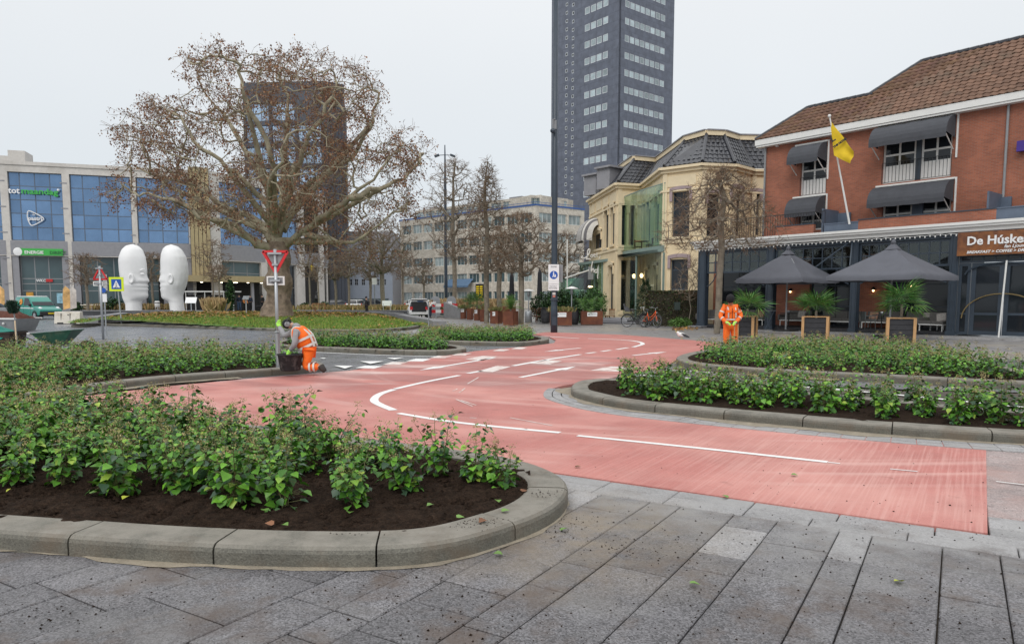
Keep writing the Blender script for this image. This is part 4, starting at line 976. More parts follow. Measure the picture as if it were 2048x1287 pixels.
# eaves, roof
FH.put(MB().box(sW0-.35, sW1, -.45, .05, ZH, ZH+.30), 'fascia', 'white_frame'); FH.put(MB().box(sW0-.3, sW1, -.40, -.0, ZH-.1, ZH-.004), 'gutter', 'white_frame')
K = .85                                                             # run per unit rise
def rp(px, py):                                                     # point of the roof slope seen at px,py
    r = ray(px, py); c = Vector((0,0,CAMZ)); n_ = (FH.n*1.0 + Vector((0,0,K))).normalized(); P0 = FH.A+FH.n*.45+Vector((0,0,ZH+.3))
    t = (P0-c).dot(n_)/r.dot(n_); p = c+r*t; return p
def loc_(p): q = p-FH.A; return (q.dot(FH.d), -q.dot(FH.n), p.z)
pts_l = [loc_(rp(*q)) for q in ((1527,281),(1616,216),(1738,191),(1846,121),(2048,78))]
zr = ZH+.3; h1 = (pts_l[1][2]+pts_l[2][2])/2-zr; h2 = (pts_l[3][2]+pts_l[4][2])/2-zr
sl = [sW0-.35, pts_l[1][0], pts_l[2][0], pts_l[3][0]]
R = lambda s, h: Vector((s, -.45+h*K, zr+h))
rows = 15; tiles = []
sR = FH.sz(2180, 300)[0]
r1 = max(1, round(rows*h1/h2)); 
T1 = tile_field(R(sl[0], 0), R(sR, 0), R(sl[1], h1), R(sR, h1), .30, r1); s1b = sl[2]
T2_ = tile_field(R(sl[2], h1), R(sR, h1), R(sl[3], h2), R(sR, h2), .30, rows-r1)
tiles = T1+T2_
def tdist(t): c = t[0][0]; p = FH.A+FH.d*c.x-FH.n*c.y; return p.length
tiles.sort(key=tdist)
vis_t = [t for t in tiles if (lambda p: abs(p.x/p.y) < .72)(FH.A+FH.d*t[0][0].x-FH.n*t[0][0].y)]
near = vis_t[:300]; ids = {id(t) for t in near}
base_me = None
for vs, fs in near:
    o0 = vs[0]; mb = MB().add([v-o0 for v in vs], fs); Mx = FH.rel+FH.d*o0.x-FH.n*o0.y+Vector((0,0,o0.z))
    if base_me is None: base_me = mb.mesh('roof_tile', M['rooftile'], fix=False)
    link('roof_tile', base_me, Hb, Mx+Vector((0,0,random.uniform(-.008,.008))), (0,0,FH.rz))
mb = MB()
V = []; cols_ = []; Fq_ = []
for t in tiles:
    if id(t) in ids: continue
    b = len(V); V += [tuple(v) for v in t[0]]; Fq_ += [tuple(b+i for i in f) for f in t[1]]; sh = random.uniform(.82, 1.2); c_ = (.17*sh, .095*sh*random.uniform(.93,1.05), .062*sh*random.uniform(.85,1.1)); cols_ += [c_]*len(t[1])
M['rooftile_v'] = mat('brown_concrete_tiles', None, .75, attr=True, var=.2, scale=1.5)
tag(link('roof_tiles', npmesh('roof_tiles', V, Fq_, M['rooftile_v'], cols_), Hb, FH.rel, (0,0,FH.rz)), kind='stuff')
mb = MB(); e = Vector((0,0,-.03)); mb.quad(R(sl[0],0)+e, R(sR,0)+e, R(sR,h1)+e, R(sl[1],h1)+e); mb.quad(R(sl[2],h1)+e, R(sR,h1)+e, R(sR,h2)+e, R(sl[3],h2)+e)
mb.quad(R(sl[0],0)+e, R(sl[1],h1)+e, R(sl[1],h1)+e+Vector((0,1,0)), Vector((sl[0],8,zr))); mb.quad(R(sl[2],h1)+e, R(sl[3],h2)+e, R(sl[3],h2)+e+Vector((0,1,0)), Vector((sl[2],8,zr)))
mb.quad(R(sl[1],h1)+e, R(sR,h1)+e, R(sR,h1)+Vector((0,7,-h1)), R(sl[1],h1)+Vector((0,7,-h1))); mb.quad(R(sl[3],h2)+e, R(sR,h2)+e, R(sR,h2)+Vector((0,7,-h2)), R(sl[3],h2)+Vector((0,7,-h2)))
FH.put(mb, 'roof_deck', 'rooftile', fix=False)
mb = MB()
for a, b in ((R(sl[0],0), R(sl[1],h1)), (R(sl[1],h1), R(sl[2]+.2,h1)), (R(sl[2],h1), R(sl[3],h2)), (R(sl[3],h2), R(sR,h2))):
    n_ = max(3, int((b-a).length/.4)); 
    for k in range(n_): mb.tube([a.lerp(b, k/n_)+Vector((0,.02,.05)), a.lerp(b, (k+.96)/n_)+Vector((0,.02,.06))], .10, 6)
FH.put(mb, 'ridge_tiles', 'slate')
# downpipes, lamps, small fittings
for x0, x1, y0, y1 in ((1533,1531,292,470),(2019,2008,205,428)):
    a, z1 = FH.sz(x0, y0); b, z0 = FH.sz(x0, y1); FH.put(MB().tube([(a,-.08,z0),(a,-.08,z1)], .055, 8), 'downpipe', 'grey_m')
for px, py in ((1556,291),(1715,251),(1927,216)): s, z = FH.sz(px, py); FH.put(MB().box(s-.06, s+.06, -.16, 0, z-.08, z+.1), 'floodlight', 'white_frame')
s, z = FH.sz(2037, 305); s2, z2 = FH.sz(2075, 279); M['purple'] = mat('purple_sign', (.05,.02,.22), .4); FH.put(MB().box(s, s2, -.3, -.05, z, z2), 'sign_panel', 'purple')
# ---- pavilion
ZL = FP.sz(1600, HOR-124*(1+.32*80/528))[1]
def ps(px): return FP.s_(px, 2.0)
pil = [(1396,1411),(1532,1547),(1701,1714),(1897,1914)]
for a, b in pil:
    x0, x1 = ps(a), ps(b); mb = MB(); mb.box(x0, x1, -.05, .3, 0, ZL-.45); mb.box(x0+.05, x0+.09, -.075, -.045, .1, ZL-.5).box(x1-.09, x1-.05, -.075, -.045, .1, ZL-.5).box(x0-.03, x1+.03, -.09, .3, 0, .18); FP.put(mb, 'pillar', 'navy')
sPa, sPb = ps(1396), ps(2230)
mb = MB(); mb.box(sPa-.3, sPb, -.40, .1, ZL-.12, ZL).box(sPa-.25, sPb, -.34, .1, ZL-.22, ZL-.125).box(sPa-.2, sPb, -.2, .1, ZL-.40, ZL-.225); FP.put(mb, 'cornice', 'white_frame')
mb = MB(); n_ = 90                                                   # string of unlit fairy lights under the cornice
pts = [Vector((sPa+(sPb-sPa)*k/n_, -.24, ZL-.44-.05*abs(sin(k*1.7)))) for k in range(n_+1)]; mb.tube(pts, .012, 4)
for p in pts[::1]: mb.box(p.x-.02, p.x+.02, p.y-.02, p.y+.02, p.z-.08, p.z)
FP.put(mb, 'light_string', 'white_frame')
FP.put(MB().box(sPa, sPb, .1, 3.35, ZL-.42, ZL-.05), 'flat_roof', 'timber_dark')
FP.put(MB().box(sPa, sPb, .02, .28, ZL-.62, ZL-.43), 'top_beam', 'navy')
spans = [(ps(1411), ps(1532)), (ps(1547), ps(1701)), (ps(1714), ps(1897))]
for k, (a, b) in enumerate(spans):
    n_ = 5; window(FP, a+.02, b-.02, 3.02, ZL-.64, nx=[7,8,9][k], nz=2, fm='navy', gm='clear', y=.08, fw=.09, mw=.05)
    mb = MB(); mb.tube([(a+.1, .0, 2.3), (a+.25, .0, 2.36), (a+.5, .0, 2.6), (a+.72, .0, 3.0)], .03, 6); FP.put(mb, 'corner_bracket', 'navy'); mb = MB(); mb.tube([(b-.1, .0, 2.3), (b-.25, .0, 2.36), (b-.5, .0, 2.6), (b-.72, .0, 3.0)], .03, 6); FP.put(mb, 'corner_bracket', 'navy')
# terrace back wall with brick piers between dark glazing
yb = 3.4
mbw = MB(); mbg = MB()
FPb = Fac(Hb, 0, 0, world=(FP.A-FP.n*yb, FP.A-FP.n*yb+dH))
bs = lambda px: FPb.s_(px, 1.5)
M['brick_in'] = M['brick']
for a, b in ((1549,1622),(1719,1775),(1430,1442)): FPb.put(MB().box(bs(a), bs(b), -.2, 0, 0, 3.9), 'brick_pier', 'brick')
for a, b in ((1405,1430),(1442,1549),(1622,1719),(1775,1900)):
    h = (bs(a), bs(b), .1, 3.4); n_ = max(1, int((h[1]-h[0])/1.0)); window(FPb, *h, nx=n_, nz=3, fm='navy', gm='glass', y=.0, fw=.08, mw=.05)
FPb.put(MB().box(bs(1396), bs(1905), .12, .4, 0, 4.5), 'terrace_back_wall', 'darkroom')
FP.put(MB().box(ps(1905)-.1, ps(1905)+.1, .35, yb, 0, 4.2), 'terrace_side_wall', 'navy')
FP.put(MB().box(sPa-.2, ps(1905), .1, yb, .0, .12), 'terrace_floor', 'timber_dark')
FP.put(MB().box(sPa-.4, sPa+.6, -.5, .2, .0, .06), 'threshold_stone', 'conc_grey')
# entrance: glazed side light and a pair of tall doors
x0, x1, x2, x3 = ps(1914), ps(1940), ps(2007), ps(2075)
window(FP, x0+.02, x1-.02, .06, 3.1, nx=1, nz=1, fm='navy', gm='glass', y=.05, fw=.12, mw=.08, zs=[.06, .95, 3.1])
for (a, b, nm) in ((x1, x2, 0), (x2, x3, 1)):
    window(FP, a+.02, b-.02, .06, 3.1, nx=1, nz=1, fm='navy', gm='glass', y=.04, fw=.17, mw=.1, zs=[.06, .95, 3.1], name='door')
window(FP, x3+.02, sPb, .06, 3.1, nx=5, nz=1, fm='navy', gm='glass', y=.05, fw=.12, mw=.1, name='window')
window(FP, x0+.02, sPb, 3.12, ZL-.64, nx=12, nz=1, fm='navy', gm='glass', y=.05, fw=.09, mw=.06)
c = x2; arc = [Vector((c-.04-1.45*cos(t*pi/2/8)**1.0, -.06, .75+1.05*sin(t*pi/2/8))) for t in range(9)]; arc2 = [Vector((2*c+.0-p.x, p.y, p.z)) for p in arc]
M['brass'] = mat('brass', (.30,.22,.10), .4, .6); FP.put(MB().tube(arc, .025, 6), 'door_hoop_handle', 'brass'); FP.put(MB().tube(arc2, .025, 6), 'door_hoop_handle', 'brass')
arcH = [Vector((c-1.45*cos(t*pi/10), -.035, 2.62+.46*sin(t*pi/10))) for t in range(11)]; FP.put(MB().tube(arcH, .035, 5), 'door_arch_trim', 'navy')
# sign board
zs0 = FP.sz(1914, 512, .25)[1]; zs1 = FP.sz(1914, 466, .25)[1]
M['rust_sign'] = mat('rusty_sign_board', (.13,.045,.02), .5, var=.5, scale=1.6, dirt=(.32,.12,.03,.8), dscale=1.6, dlo=.4, dhi=.62)
a = FP.s_(1914, 3.5, .25); FP.put(MB().box(a, a+4.6, -.28, -.2, zs0, zs1), 'sign_board', 'rust_sign')
FP.put(MB().box(a-.03, a+4.63, -.2, -.06, zs0-.03, zs1+.03), 'sign_backing', 'navy')
s, z = FP.sz(1933, 490, .3); ftext(FP, 'De Húskeamer', .50, 'sign_white', s, z, y=-.29, bold=.012, depth=.03)
s, z = FP.sz(2008, 495, .3); ftext(FP, 'fan Ljouwert', .19, 'sign_white', s, z, y=-.29, shear=.25, bold=.003)
s, z = FP.sz(1933, 507, .3); ftext(FP, 'BREAKFAST ▸ COFFEE ▸ DRINKS ▸ WINES'.replace('▸', '>'), .15, 'sign_white', s, z, y=-.29, shear=.2, bold=.004, sx=1.12)
# parapet strip above the pavilion
for a, b, m_, h in ((1440,1551,'black',0),(1551,1627,'brick',.5),(1648,1716,'frame_blue',.42),(1716,1992,'brick',.5),(1992,2230,'frame_blue',.5)):
    x0, x1 = FP.s_(a, 5, -.25), FP.s_(b, 5, -.25)
    if h: FP.put(MB().box(x0, x1, .25, .45, ZL-.03, ZL+h), 'parapet', m_); FP.put(MB().box(x0-.02, x1+.02, .22, .48, ZL+h, ZL+h+.05), 'parapet_coping', 'navy' if m_ == 'brick' else 'frame_blue')
mb = MB(); x0, x1 = FP.s_(1420, 5, -.25), FP.s_(1648, 5, -.25); n_ = int((x1-x0)/.14)
for k in range(n_+1): x = x0+(x1-x0)*k/n_; mb.box(x-.008, x+.008, .30, .32, ZL+.52, ZL+1.1) if x > FP.s_(1551,5,-.25) else mb.box(x-.008, x+.008, .30, .32, ZL, ZL+1.1)
mb.box(x0, x1, .29, .33, ZL+1.08, ZL+1.12); FP.put(mb, 'roof_railing', 'black')
for a, b, z1 in ((1650,1678,1.25),(1978,2003,1.3)):
    x0, x1 = FP.s_(a, 5, -.9), FP.s_(b, 5, -.9); FP.put(MB().box(x0, x0+.08, .5, 2.1, ZL, ZL+z1).box(x0+.08, x1, 2.0, 2.1, ZL, ZL+z1*.9), 'balcony_screen', 'frame_blue')
# wall lamps on the terrace
for px, py in ((1580,583),(1746,581),(1821,572)):
    s, z = FPb.sz(px, py, .35); z = max(z, 1.7); FPb.put(MB().ball((s, -.32, z), .055, 8), 'lamp_bulb', 'lamp_warm'); FPb.put(MB().lathe([(.11,-.02),(.12,.02),(.04,.12)], 8, (s, -.32, z+.06)).box(s-.02, s+.02, -.34, -.2, z+.14, z+.2), 'lamp_shade', 'black')
# flag and pole
fp0 = FP.A+FP.d*FP.s_(1699, 5.3, -.3)-FP.n*.6; fpz = FP.sz(1699, 448, -.6)
fb = FP.sz(1699, 448, 0.0); ft = FP.sz(1659, 232, 1.2)
base = FP.A+FP.d*fb[0]+Vector((0,0,fb[1])); top = FP.A+FP.d*ft[0]+FP.n*1.2+Vector((0,0,ft[1]))
fl_ = thing('flag', 'yellow flag with black emblem and lettering on a leaning white pole', 'flag', base); e = top-base
MB().tube([Vector((0,0,0)), e], [.05,.03], 8).build('pole', M['white_frame'], fl_); MB().ball(e, .08, 8).build('finial', M['white_frame'], fl_)
cor = [FP.sz(x, y, 1.1) for x, y in ((1660,240),(1709,303),(1699,327),(1668,311))]
cw = [FP.A+FP.d*s+FP.n*1.1+Vector((0,0,z))-base for s, z in cor]
V = []; F_ = []; nx_, ny_ = 16, 8
for i in range(nx_+1):
    for j in range(ny_+1):
        u, v = i/nx_, j/ny_; p = cw[0].lerp(cw[1], u).lerp(cw[3].lerp(cw[2], u), v); p = p+FP.n*(.07*sin(u*9+v*3)+.05*sin(v*8+u*2))*u**.5; V.append(tuple(p))
for i in range(nx_):
    for j in range(ny_): F_.append((i*(ny_+1)+j, (i+1)*(ny_+1)+j, (i+1)*(ny_+1)+j+1, i*(ny_+1)+j+1))
M['flag'] = mat('yellow_flag_cloth', (.75,.52,.02), .8, var=.06); link('flag_cloth', npmesh('flag_cloth', V, F_, M['flag'], smooth=True), fl_)
c_ = (cw[0]+cw[1]+cw[2]+cw[3])/4; ang = atan2(cw[1].z-cw[0].z, (cw[1]-cw[0]).dot(FP.d)); 
Rm = Matrix.Rotation(FP.rz, 4, 'Z') @ Matrix.Rotation(-radians(28), 4, 'Y') @ Matrix.Rotation(pi/2, 4, 'X')
for txt, sz_, du, dz in (('L', .42, -.42, .28), ('THE HOTEL', .13, -.32, .0), ('NAME', .0, 0, 0)):
    if not sz_: continue
    q = textmesh(txt, sz_, 'black', 'lettering', parent=fl_, bold=.01); q.matrix_local = Matrix.Translation(c_+FP.n*.13+FP.d*du+Vector((0,0,dz))) @ Rm
# ================================================================ vegetation
def leaf_arrays(C, D, Nn, S_, shape='ivy'):
    """C base points, D direction, Nn normal, S_ size: returns vertices (n*k,3) and faces"""
    C = np.asarray(C, float); D = np.asarray(D, float); Nn = np.asarray(Nn, float); S_ = np.asarray(S_, float)[:, None]
    D = D/np.linalg.norm(D, axis=1, keepdims=True); X = np.cross(D, Nn); X /= (np.linalg.norm(X, axis=1, keepdims=True)+1e-9); Z = np.cross(X, D)
    if shape == 'ivy': P = [(0,0,0),(-.42,.12,.10),(-.46,.45,.12),(0,1,-.12),(.46,.45,.12),(.42,.12,.10),(0,.42,-.02)]; tri = [(0,6,1),(1,6,2),(2,6,3),(3,6,4),(4,6,5),(5,6,0)]
    elif shape == 'simple': P = [(0,0,0),(-.42,.4,.08),(0,1,-.05),(.42,.4,.08)]; tri = [(0,2,1),(0,3,2)]
    else: P = [(0,0,0),(-.12,.5,.0),(0,1,0),(.12,.5,0)]; tri = [(0,2,1),(0,3,2)]
    V = np.concatenate([C+S_*(X*p[0]+D*p[1]+Z*p[2]) for p in P], axis=1).reshape(-1, len(P), 3)
    n = len(C); k = len(P); F_ = (np.array(tri)[None]+(np.arange(n)*k)[:, None, None]).reshape(-1, 3)
    return V.reshape(-1, 3), F_, len(tri)
def greens(n, rng, dark=.5, yellow=.10):
    a = np.array((.024,.095,.013)); b = np.array((.15,.38,.03)); y = np.array((.32,.43,.06)); t = rng.random(n)**1.5
    c = a+(b-a)*t[:, None]; m = rng.random(n) < yellow; c[m] = b+(y-b)*rng.random(m.sum())[:, None]; r = rng.random(n) < .12; c[r] = np.array((.05,.10,.055)); return c
def ivy_mesh(seed, leaves=170, h=.42, shape='ivy', ls=.05, tall=1.0):
    rng = np.random.default_rng(seed); C = []; D = []; N_ = []; Sz = []; stems = MB(); C3 = []
    ns = rng.integers(4, 7)
    for s in range(ns):
        a = rng.random()*6.28; sp = rng.random()*.11; hh = h*(.65+rng.random()*.45)*tall; p = Vector((cos(a)*.02, sin(a)*.02, -.02)); pts = [p.copy()]
        for k in range(5): p = p+Vector((cos(a)*sp/5*(1+k*.4)+rng.normal()*.01, sin(a)*sp/5*(1+k*.4)+rng.normal()*.01, hh/5)); pts.append(p.copy())
        stems.tube(pts, [.006,.005,.005,.004,.003,.002], 4, False)
        nl = leaves//ns
        for q in range(nl):
            t = rng.random()**.75*5*.98+.05; i = min(4, int(t)); b = pts[i].lerp(pts[i+1], t-i); th = rng.random()*6.28
            out_ = Vector((cos(th), sin(th), rng.normal()*.3+.1)); L = (.035+.05*rng.random())*(1.25-.10*t)+.015; q_ = b+out_*L
            if shape == 'ivy' and q % 2 == 0: stems.tube([b, q_], .0016, 3, False)
            C.append(q_); D.append((out_.x+rng.normal()*.35, out_.y+rng.normal()*.35, -.35+rng.normal()*.4)); N_.append((rng.normal()*.35, rng.normal()*.35, 1)); Sz.append(ls*(.6+.75*rng.random())*(1.12 if t < 3.5 else .75))
        tip = pts[-1]
        for q in range(15): 
            for u in range(2): C3.append(tip+Vector((rng.normal()*.022, rng.normal()*.022, .015+abs(rng.normal())*.025)))
    n = len(C); V, F_, k = leaf_arrays(C, D, N_, Sz, shape); col = np.repeat(greens(n, rng), k, axis=0)
    # flower umbels: little tan beads
    V3, F3, k3 = leaf_arrays(C3, RNG.normal(size=(len(C3), 3)), RNG.normal(size=(len(C3), 3)), np.full(len(C3), .013), 'simple')
    colu = np.repeat(np.array((.34,.28,.12))*(.6+.8*rng.random((len(C3), 1))), k3, axis=0)
    V = np.concatenate([V, V3]); F_ = np.concatenate([F_, F3+n*(7 if shape == 'ivy' else 4)]); col = np.concatenate([col, colu])
    return npmesh('foliage', V, F_, M['leaf'], col), stems.mesh('stem', M['stem'], fix=False), (V, F_, col)
IVY = [ivy_mesh(s, 190, .47, 'ivy', .055) for s in range(8)]; IVYF = [ivy_mesh(50+s, 110, .42, 'simple', .066) for s in range(4)]
ROW = {}
def grid_in(poly, step, jit, margin=0.0, inner=None):
    q = inner or poly; xs = [p.x for p in q]; ys = [p.y for p in q]; r = []
    y = min(ys); row = 0
    while y < max(ys):
        x = min(xs)+(row % 2)*step/2
        while x < max(xs):
            p = Vector((x+random.uniform(-jit, jit), y+random.uniform(-jit, jit), .095)); ROW[(round(p.x,4), round(p.y,4))] = row
            if inpoly(p, q): r.append(p)
            x += step
        y += step*.9; row += 1
    return r
def shrink(P, N_, d): return [P[i]+N_[i]*d for i in range(len(P))]
BL = {'F': 'leafy green ivy shrub planted in the dark soil of the large foreground bed', 'M': 'leafy green ivy shrub in the bed behind, between the road and the red path',
      'B1': 'leafy green ivy shrub in the island bed behind the kneeling worker', 'B2': 'leafy green ivy shrub in the small far island bed beside the planters',
      'R1': 'leafy green ivy shrub in the row of the near right-hand bed', 'R2': 'leafy green ivy shrub in the dense right-hand bed in front of the terrace'}
GL = {'F': 'ivy shrubs in the foreground bed', 'M': 'ivy shrubs in the middle left bed', 'B1': 'ivy shrubs in the island bed', 'B2': 'ivy shrubs in the far island bed', 'R1': 'ivy shrubs in the near right bed', 'R2': 'ivy shrubs in the terrace bed'}
plants = []
for key, step, d in (('F', .40, .54), ('M', .44, .62), ('B1', .42, .5), ('B2', .42, .5), ('R1', .44, .62), ('R2', .44, .6)):
    P, N_, inner, root = BEDS[key]; q = shrink(P, N_, d)
    for p in grid_in(q, step, .08):
        if abs(p.x) > .74*p.y+.6: continue
        if key == 'F':          # the soil at the front edge is left bare
            if p.y < 4.78+.24*max(0, -1.1-p.x)+.12*noise.noise(p*2): continue
            if p.x > -.85 and p.y < 5.3+.4*(p.x+.85): continue
        if key == 'M' and p.y > 24: continue
        if key == 'R1' and min((p-e).length for e in P) < .48: continue
        plants.append((p, key))
pos_extra = [(1003,1003), (880,975), (812,1005), (690,1000), (560,985)]
plants = [(p, k) for p, k in plants if k != 'F' or all((p-G(*e)).length > .33 for e in pos_extra)] + [(G(*e)+Vector((0,0,.1)), 'F') for e in pos_extra]
plants.sort(key=lambda t: t[0].length)
ORD = 'first second third fourth fifth sixth seventh eighth ninth tenth eleventh twelfth thirteenth fourteenth fifteenth sixteenth seventeenth eighteenth nineteenth twentieth'.split()
ORD += ['twenty '+q for q in ORD[:9]]+['thirtieth']+['thirty '+q for q in ORD[:9]]+['fortieth']
BN = {'F': 'the large foreground bed', 'M': 'the left bed beyond the path', 'B1': 'the island bed behind the kneeling worker', 'B2': 'the far island bed', 'R1': 'the nearest right bed', 'R2': 'the terrace bed'}
PL = {}
for kk in BN:
    rows = {}
    for p, k in plants:
        if k == kk: rows.setdefault(ROW.get((round(p.x,4), round(p.y,4)), -1), []).append(p)
    for ri, r in enumerate(sorted(r for r in rows if r >= 0)):
        for q, p in enumerate(sorted(rows[r], key=lambda p: p.x/p.y)): PL[(round(p.x,4), round(p.y,4))] = '%s ivy shrub from left, %s row, %s' % (ORD[q], 'front' if ri == 0 else ORD[ri], BN[kk])
    for q, p in enumerate(sorted(rows.get(-1, []), key=lambda p: p.x/p.y)): PL[(round(p.x,4), round(p.y,4))] = '%s ivy shrub from left standing out before the rows, %s' % (ORD[q], BN[kk])
def shrub(p, key, i):
    near = p.length < 12.5; f, s, _ = IVY[i % len(IVY)] if near else IVYF[i % len(IVYF)]
    lab = PL[(round(p.x,4), round(p.y,4))]; grp = GL[key]
    if key == 'F' and (p-G(1003,1003)).length < .2: sc_l = 1; lab, grp = 'last upright ivy shrub nearest the rounded tip of the foreground kerb', 'ivy shrubs in the foreground bed'
    t = thing('ivy_shrub', lab, 'shrub', p, random.random()*6.28, grp); sc = random.uniform(.8, 1.18)*(1.0 if key != 'R2' else (1.06 if p.x > 7.8 else .8))
    if key == 'F': sc *= 1.02 if p.y > 6.3 and p.x < -2 else (.82 if p.x > -1.3 else .94)
    if lab.startswith('last upright'): sc = .8
    t.scale = (sc, sc, sc*random.uniform(.9, 1.12)); link('foliage', f, t); link('stem', s, t)
for i, (p, k) in enumerate(plants[:300]): shrub(p, k, i)
rest = {}
for p, k in plants[300:]: rest.setdefault(k, []).append(p)
allV, allF, allC, nb = [], [], [], 0
for k, L_ in rest.items():
    for p in L_:
        V, F_, col = random.choice(IVYF)[2]; a = random.random()*6.28; sc = random.uniform(.85, 1.2); R_ = np.array(((cos(a),-sin(a),0),(sin(a),cos(a),0),(0,0,1)))
        allV.append((V*sc)@R_.T+np.array(p)); allF.append(F_+nb); allC.append(col*random.uniform(.8,1.2)); nb += len(V)
if allV: tag(link('ivy_shrubs', npmesh('ivy_shrubs', np.concatenate(allV), np.concatenate(allF), M['leaf'], np.concatenate(allC))), 'low green ivy shrubs filling the far islands and the back of the middle beds', 'shrubs', None, 'stuff')
print('plants', len(plants))

# ---- lawn with kerb and litter
lawnP = GP((150,655),(170,650),(240,651),(420,657),(560,662),(700,664),(780,662),(840,656),(862,646)) + [gx(855,39.5), gx(835,43), gx(800,47), gx(740,51), gx(560,54), gx(400,54), gx(250,49), gx(180,44)]
LX0 = 34.5
def lawn_h(x, y): return .10+.50*min(1, max(0, (y-37.5)/13.0))**1.1*min(1, max(.0, (10.5+ (x+8.3)) / 7 if x > -8.3-3 else 1))
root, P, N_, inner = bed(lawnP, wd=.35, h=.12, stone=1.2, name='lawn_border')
M['grass_soil'] = mat('lawn_ground', (.085,.18,.028), .9, var=.35, scale=1.4, bump=1, bscale=40, dirt=(.17,.14,.03,.7), dscale=.35, dlo=.5, dhi=.68)
def lawn_h2(x, y):
    t = max(0, min(1, (y-37.0)/14.0)); edge = max(0, min(1, (-4.6-x)/4.0)); return .52*t*edge
xs = [p.x for p in inner]; ys = [p.y for p in inner]; V = []; idx = {}; Fc = []
X = np.arange(min(xs), max(xs), .4); Y = np.arange(min(ys), max(ys), .4)
ins = [[inpoly((x, y), inner) for y in Y] for x in X]
def vid(i, j):
    if (i, j) not in idx: idx[(i, j)] = len(V); V.append((X[i], Y[j], .11+lawn_h2(X[i], Y[j])))
    return idx[(i, j)]
for i in range(len(X)-1):
    for j in range(len(Y)-1):
        if ins[i][j] or ins[i+1][j+1] or ins[i+1][j] or ins[i][j+1]: Fc.append((vid(i,j), vid(i+1,j), vid(i+1,j+1), vid(i,j+1)))
lawn = link('lawn', npmesh('lawn', V, Fc, M['grass_soil'], smooth=True)); tag(lawn, kind='structure')
# raised stone rim at the back and right of the lawn
rim = MB(); bk = [gx(a, b) for a, b in ((880,38.5),(868,42),(840,46),(800,50.5),(740,53.5),(560,55.2),(400,55.2),(250,50.5),(185,45.5))]
for a, b in zip(bk[:-1], bk[1:]):
    za, zb = .16+lawn_h2(a.x-.6, a.y), .16+lawn_h2(b.x, b.y); za = max(za, .42 if a.x > -10 else .2); zb = max(zb, .42 if b.x > -10 else .2); d = (b-a).normalized(); n_ = Vector((-d.y, d.x, 0))*.35
    rim.add([a-n_, b-n_, b+n_, a+n_, a-n_+Vector((0,0,za)), b-n_+Vector((0,0,zb)), b+n_+Vector((0,0,zb)), a+n_+Vector((0,0,za))], [(4,5,6,7),(0,1,5,4),(1,2,6,5),(2,3,7,6),(3,0,4,7)])
M['rimstone'] = mat('grey_stone', (.22,.22,.225), .6, var=.15); tag(rim.build('stone_rim', M['rimstone']), kind='structure')
def scatter_quads(name, pts, size, cols, m, kind='stuff', label=None, cat=None, flat=.25, shape='simple', up=None):
    n = len(pts); rng = RNG; th = rng.random(n)*6.28; D = np.stack([np.cos(th), np.sin(th), rng.normal(size=n)*flat], 1)
    if up is not None: D = np.stack([rng.normal(size=n)*up, rng.normal(size=n)*up, np.ones(n)], 1); Nn = rng.normal(size=(n, 3))
    else: Nn = np.stack([rng.normal(size=n)*flat, rng.normal(size=n)*flat, np.ones(n)], 1)
    V, F_, k = leaf_arrays(pts, D, Nn, size*(.6+.8*rng.random(n)), shape); c = np.asarray(cols)[rng.integers(0, len(cols), n)]*(.75+.5*rng.random((n, 1)))
    return tag(link(name, npmesh(name, V, F_, M[m], np.repeat(c, k, axis=0))), label, cat, None, kind)
def rand_in(poly, n, zf, dens=None):
    xs = [p.x for p in poly]; ys = [p.y for p in poly]; r = []
    while len(r) < n:
        x, y = random.uniform(min(xs), max(xs)), random.uniform(min(ys), max(ys))
        if inpoly((x, y), poly) and (dens is None or random.random() < dens(x, y)): r.append((x, y, zf(x, y)))
    return np.array(r)
M['grass'] = mat('grass_blade', None, .7, attr=True, var=0)
GR = [(.14,.26,.03),(.19,.31,.04),(.11,.20,.028),(.28,.28,.06)]
zf = lambda x, y: .10+lawn_h2(x, y)
scatter_quads('lawn_grass', rand_in(inner, 26000, zf, lambda x, y: 1 if y < 45 else .4), .11, GR, 'grass', label='short green grass of the raised lawn', cat='grass', up=.3, shape='blade')
LIT = [(.46,.22,.04),(.42,.26,.09),(.27,.13,.04),(.33,.21,.10)]
scatter_quads('leaf_litter', rand_in(inner, 6500, lambda x, y: zf(x, y)+.05, lambda x, y: .04+.96*max(0, min(1, (y-43.5)/6))**1.5 + (.12 if x > -8 or x < -21 else 0)), .17, LIT, 'dry', label='fallen orange brown leaves along the back of the lawn', cat='leaves')
lp = [G(x, y) for x, y in ((800,668),(818,652),(832,645),(845,648),(838,657),(815,664))]
lp2 = [gx(864,38.2), gx(872,41.5), gx(884,41), gx(880,37.5), gx(870,36)]
scatter_quads('leaf_heap', rand_in(lp2, 260, lambda x, y: .02+random.random()*.06), .16, LIT, 'dry', label='heap of orange leaves swept against the stone rim', cat='leaves')
scatter_quads('leaf_scraps', rand_in([gx(1350,36.5),gx(1395,38.5),gx(1398,41),gx(1340,41)], 160, lambda x, y: .01), .14, LIT, 'dry', label='brown leaves on the ground below the hedge', cat='leaves')
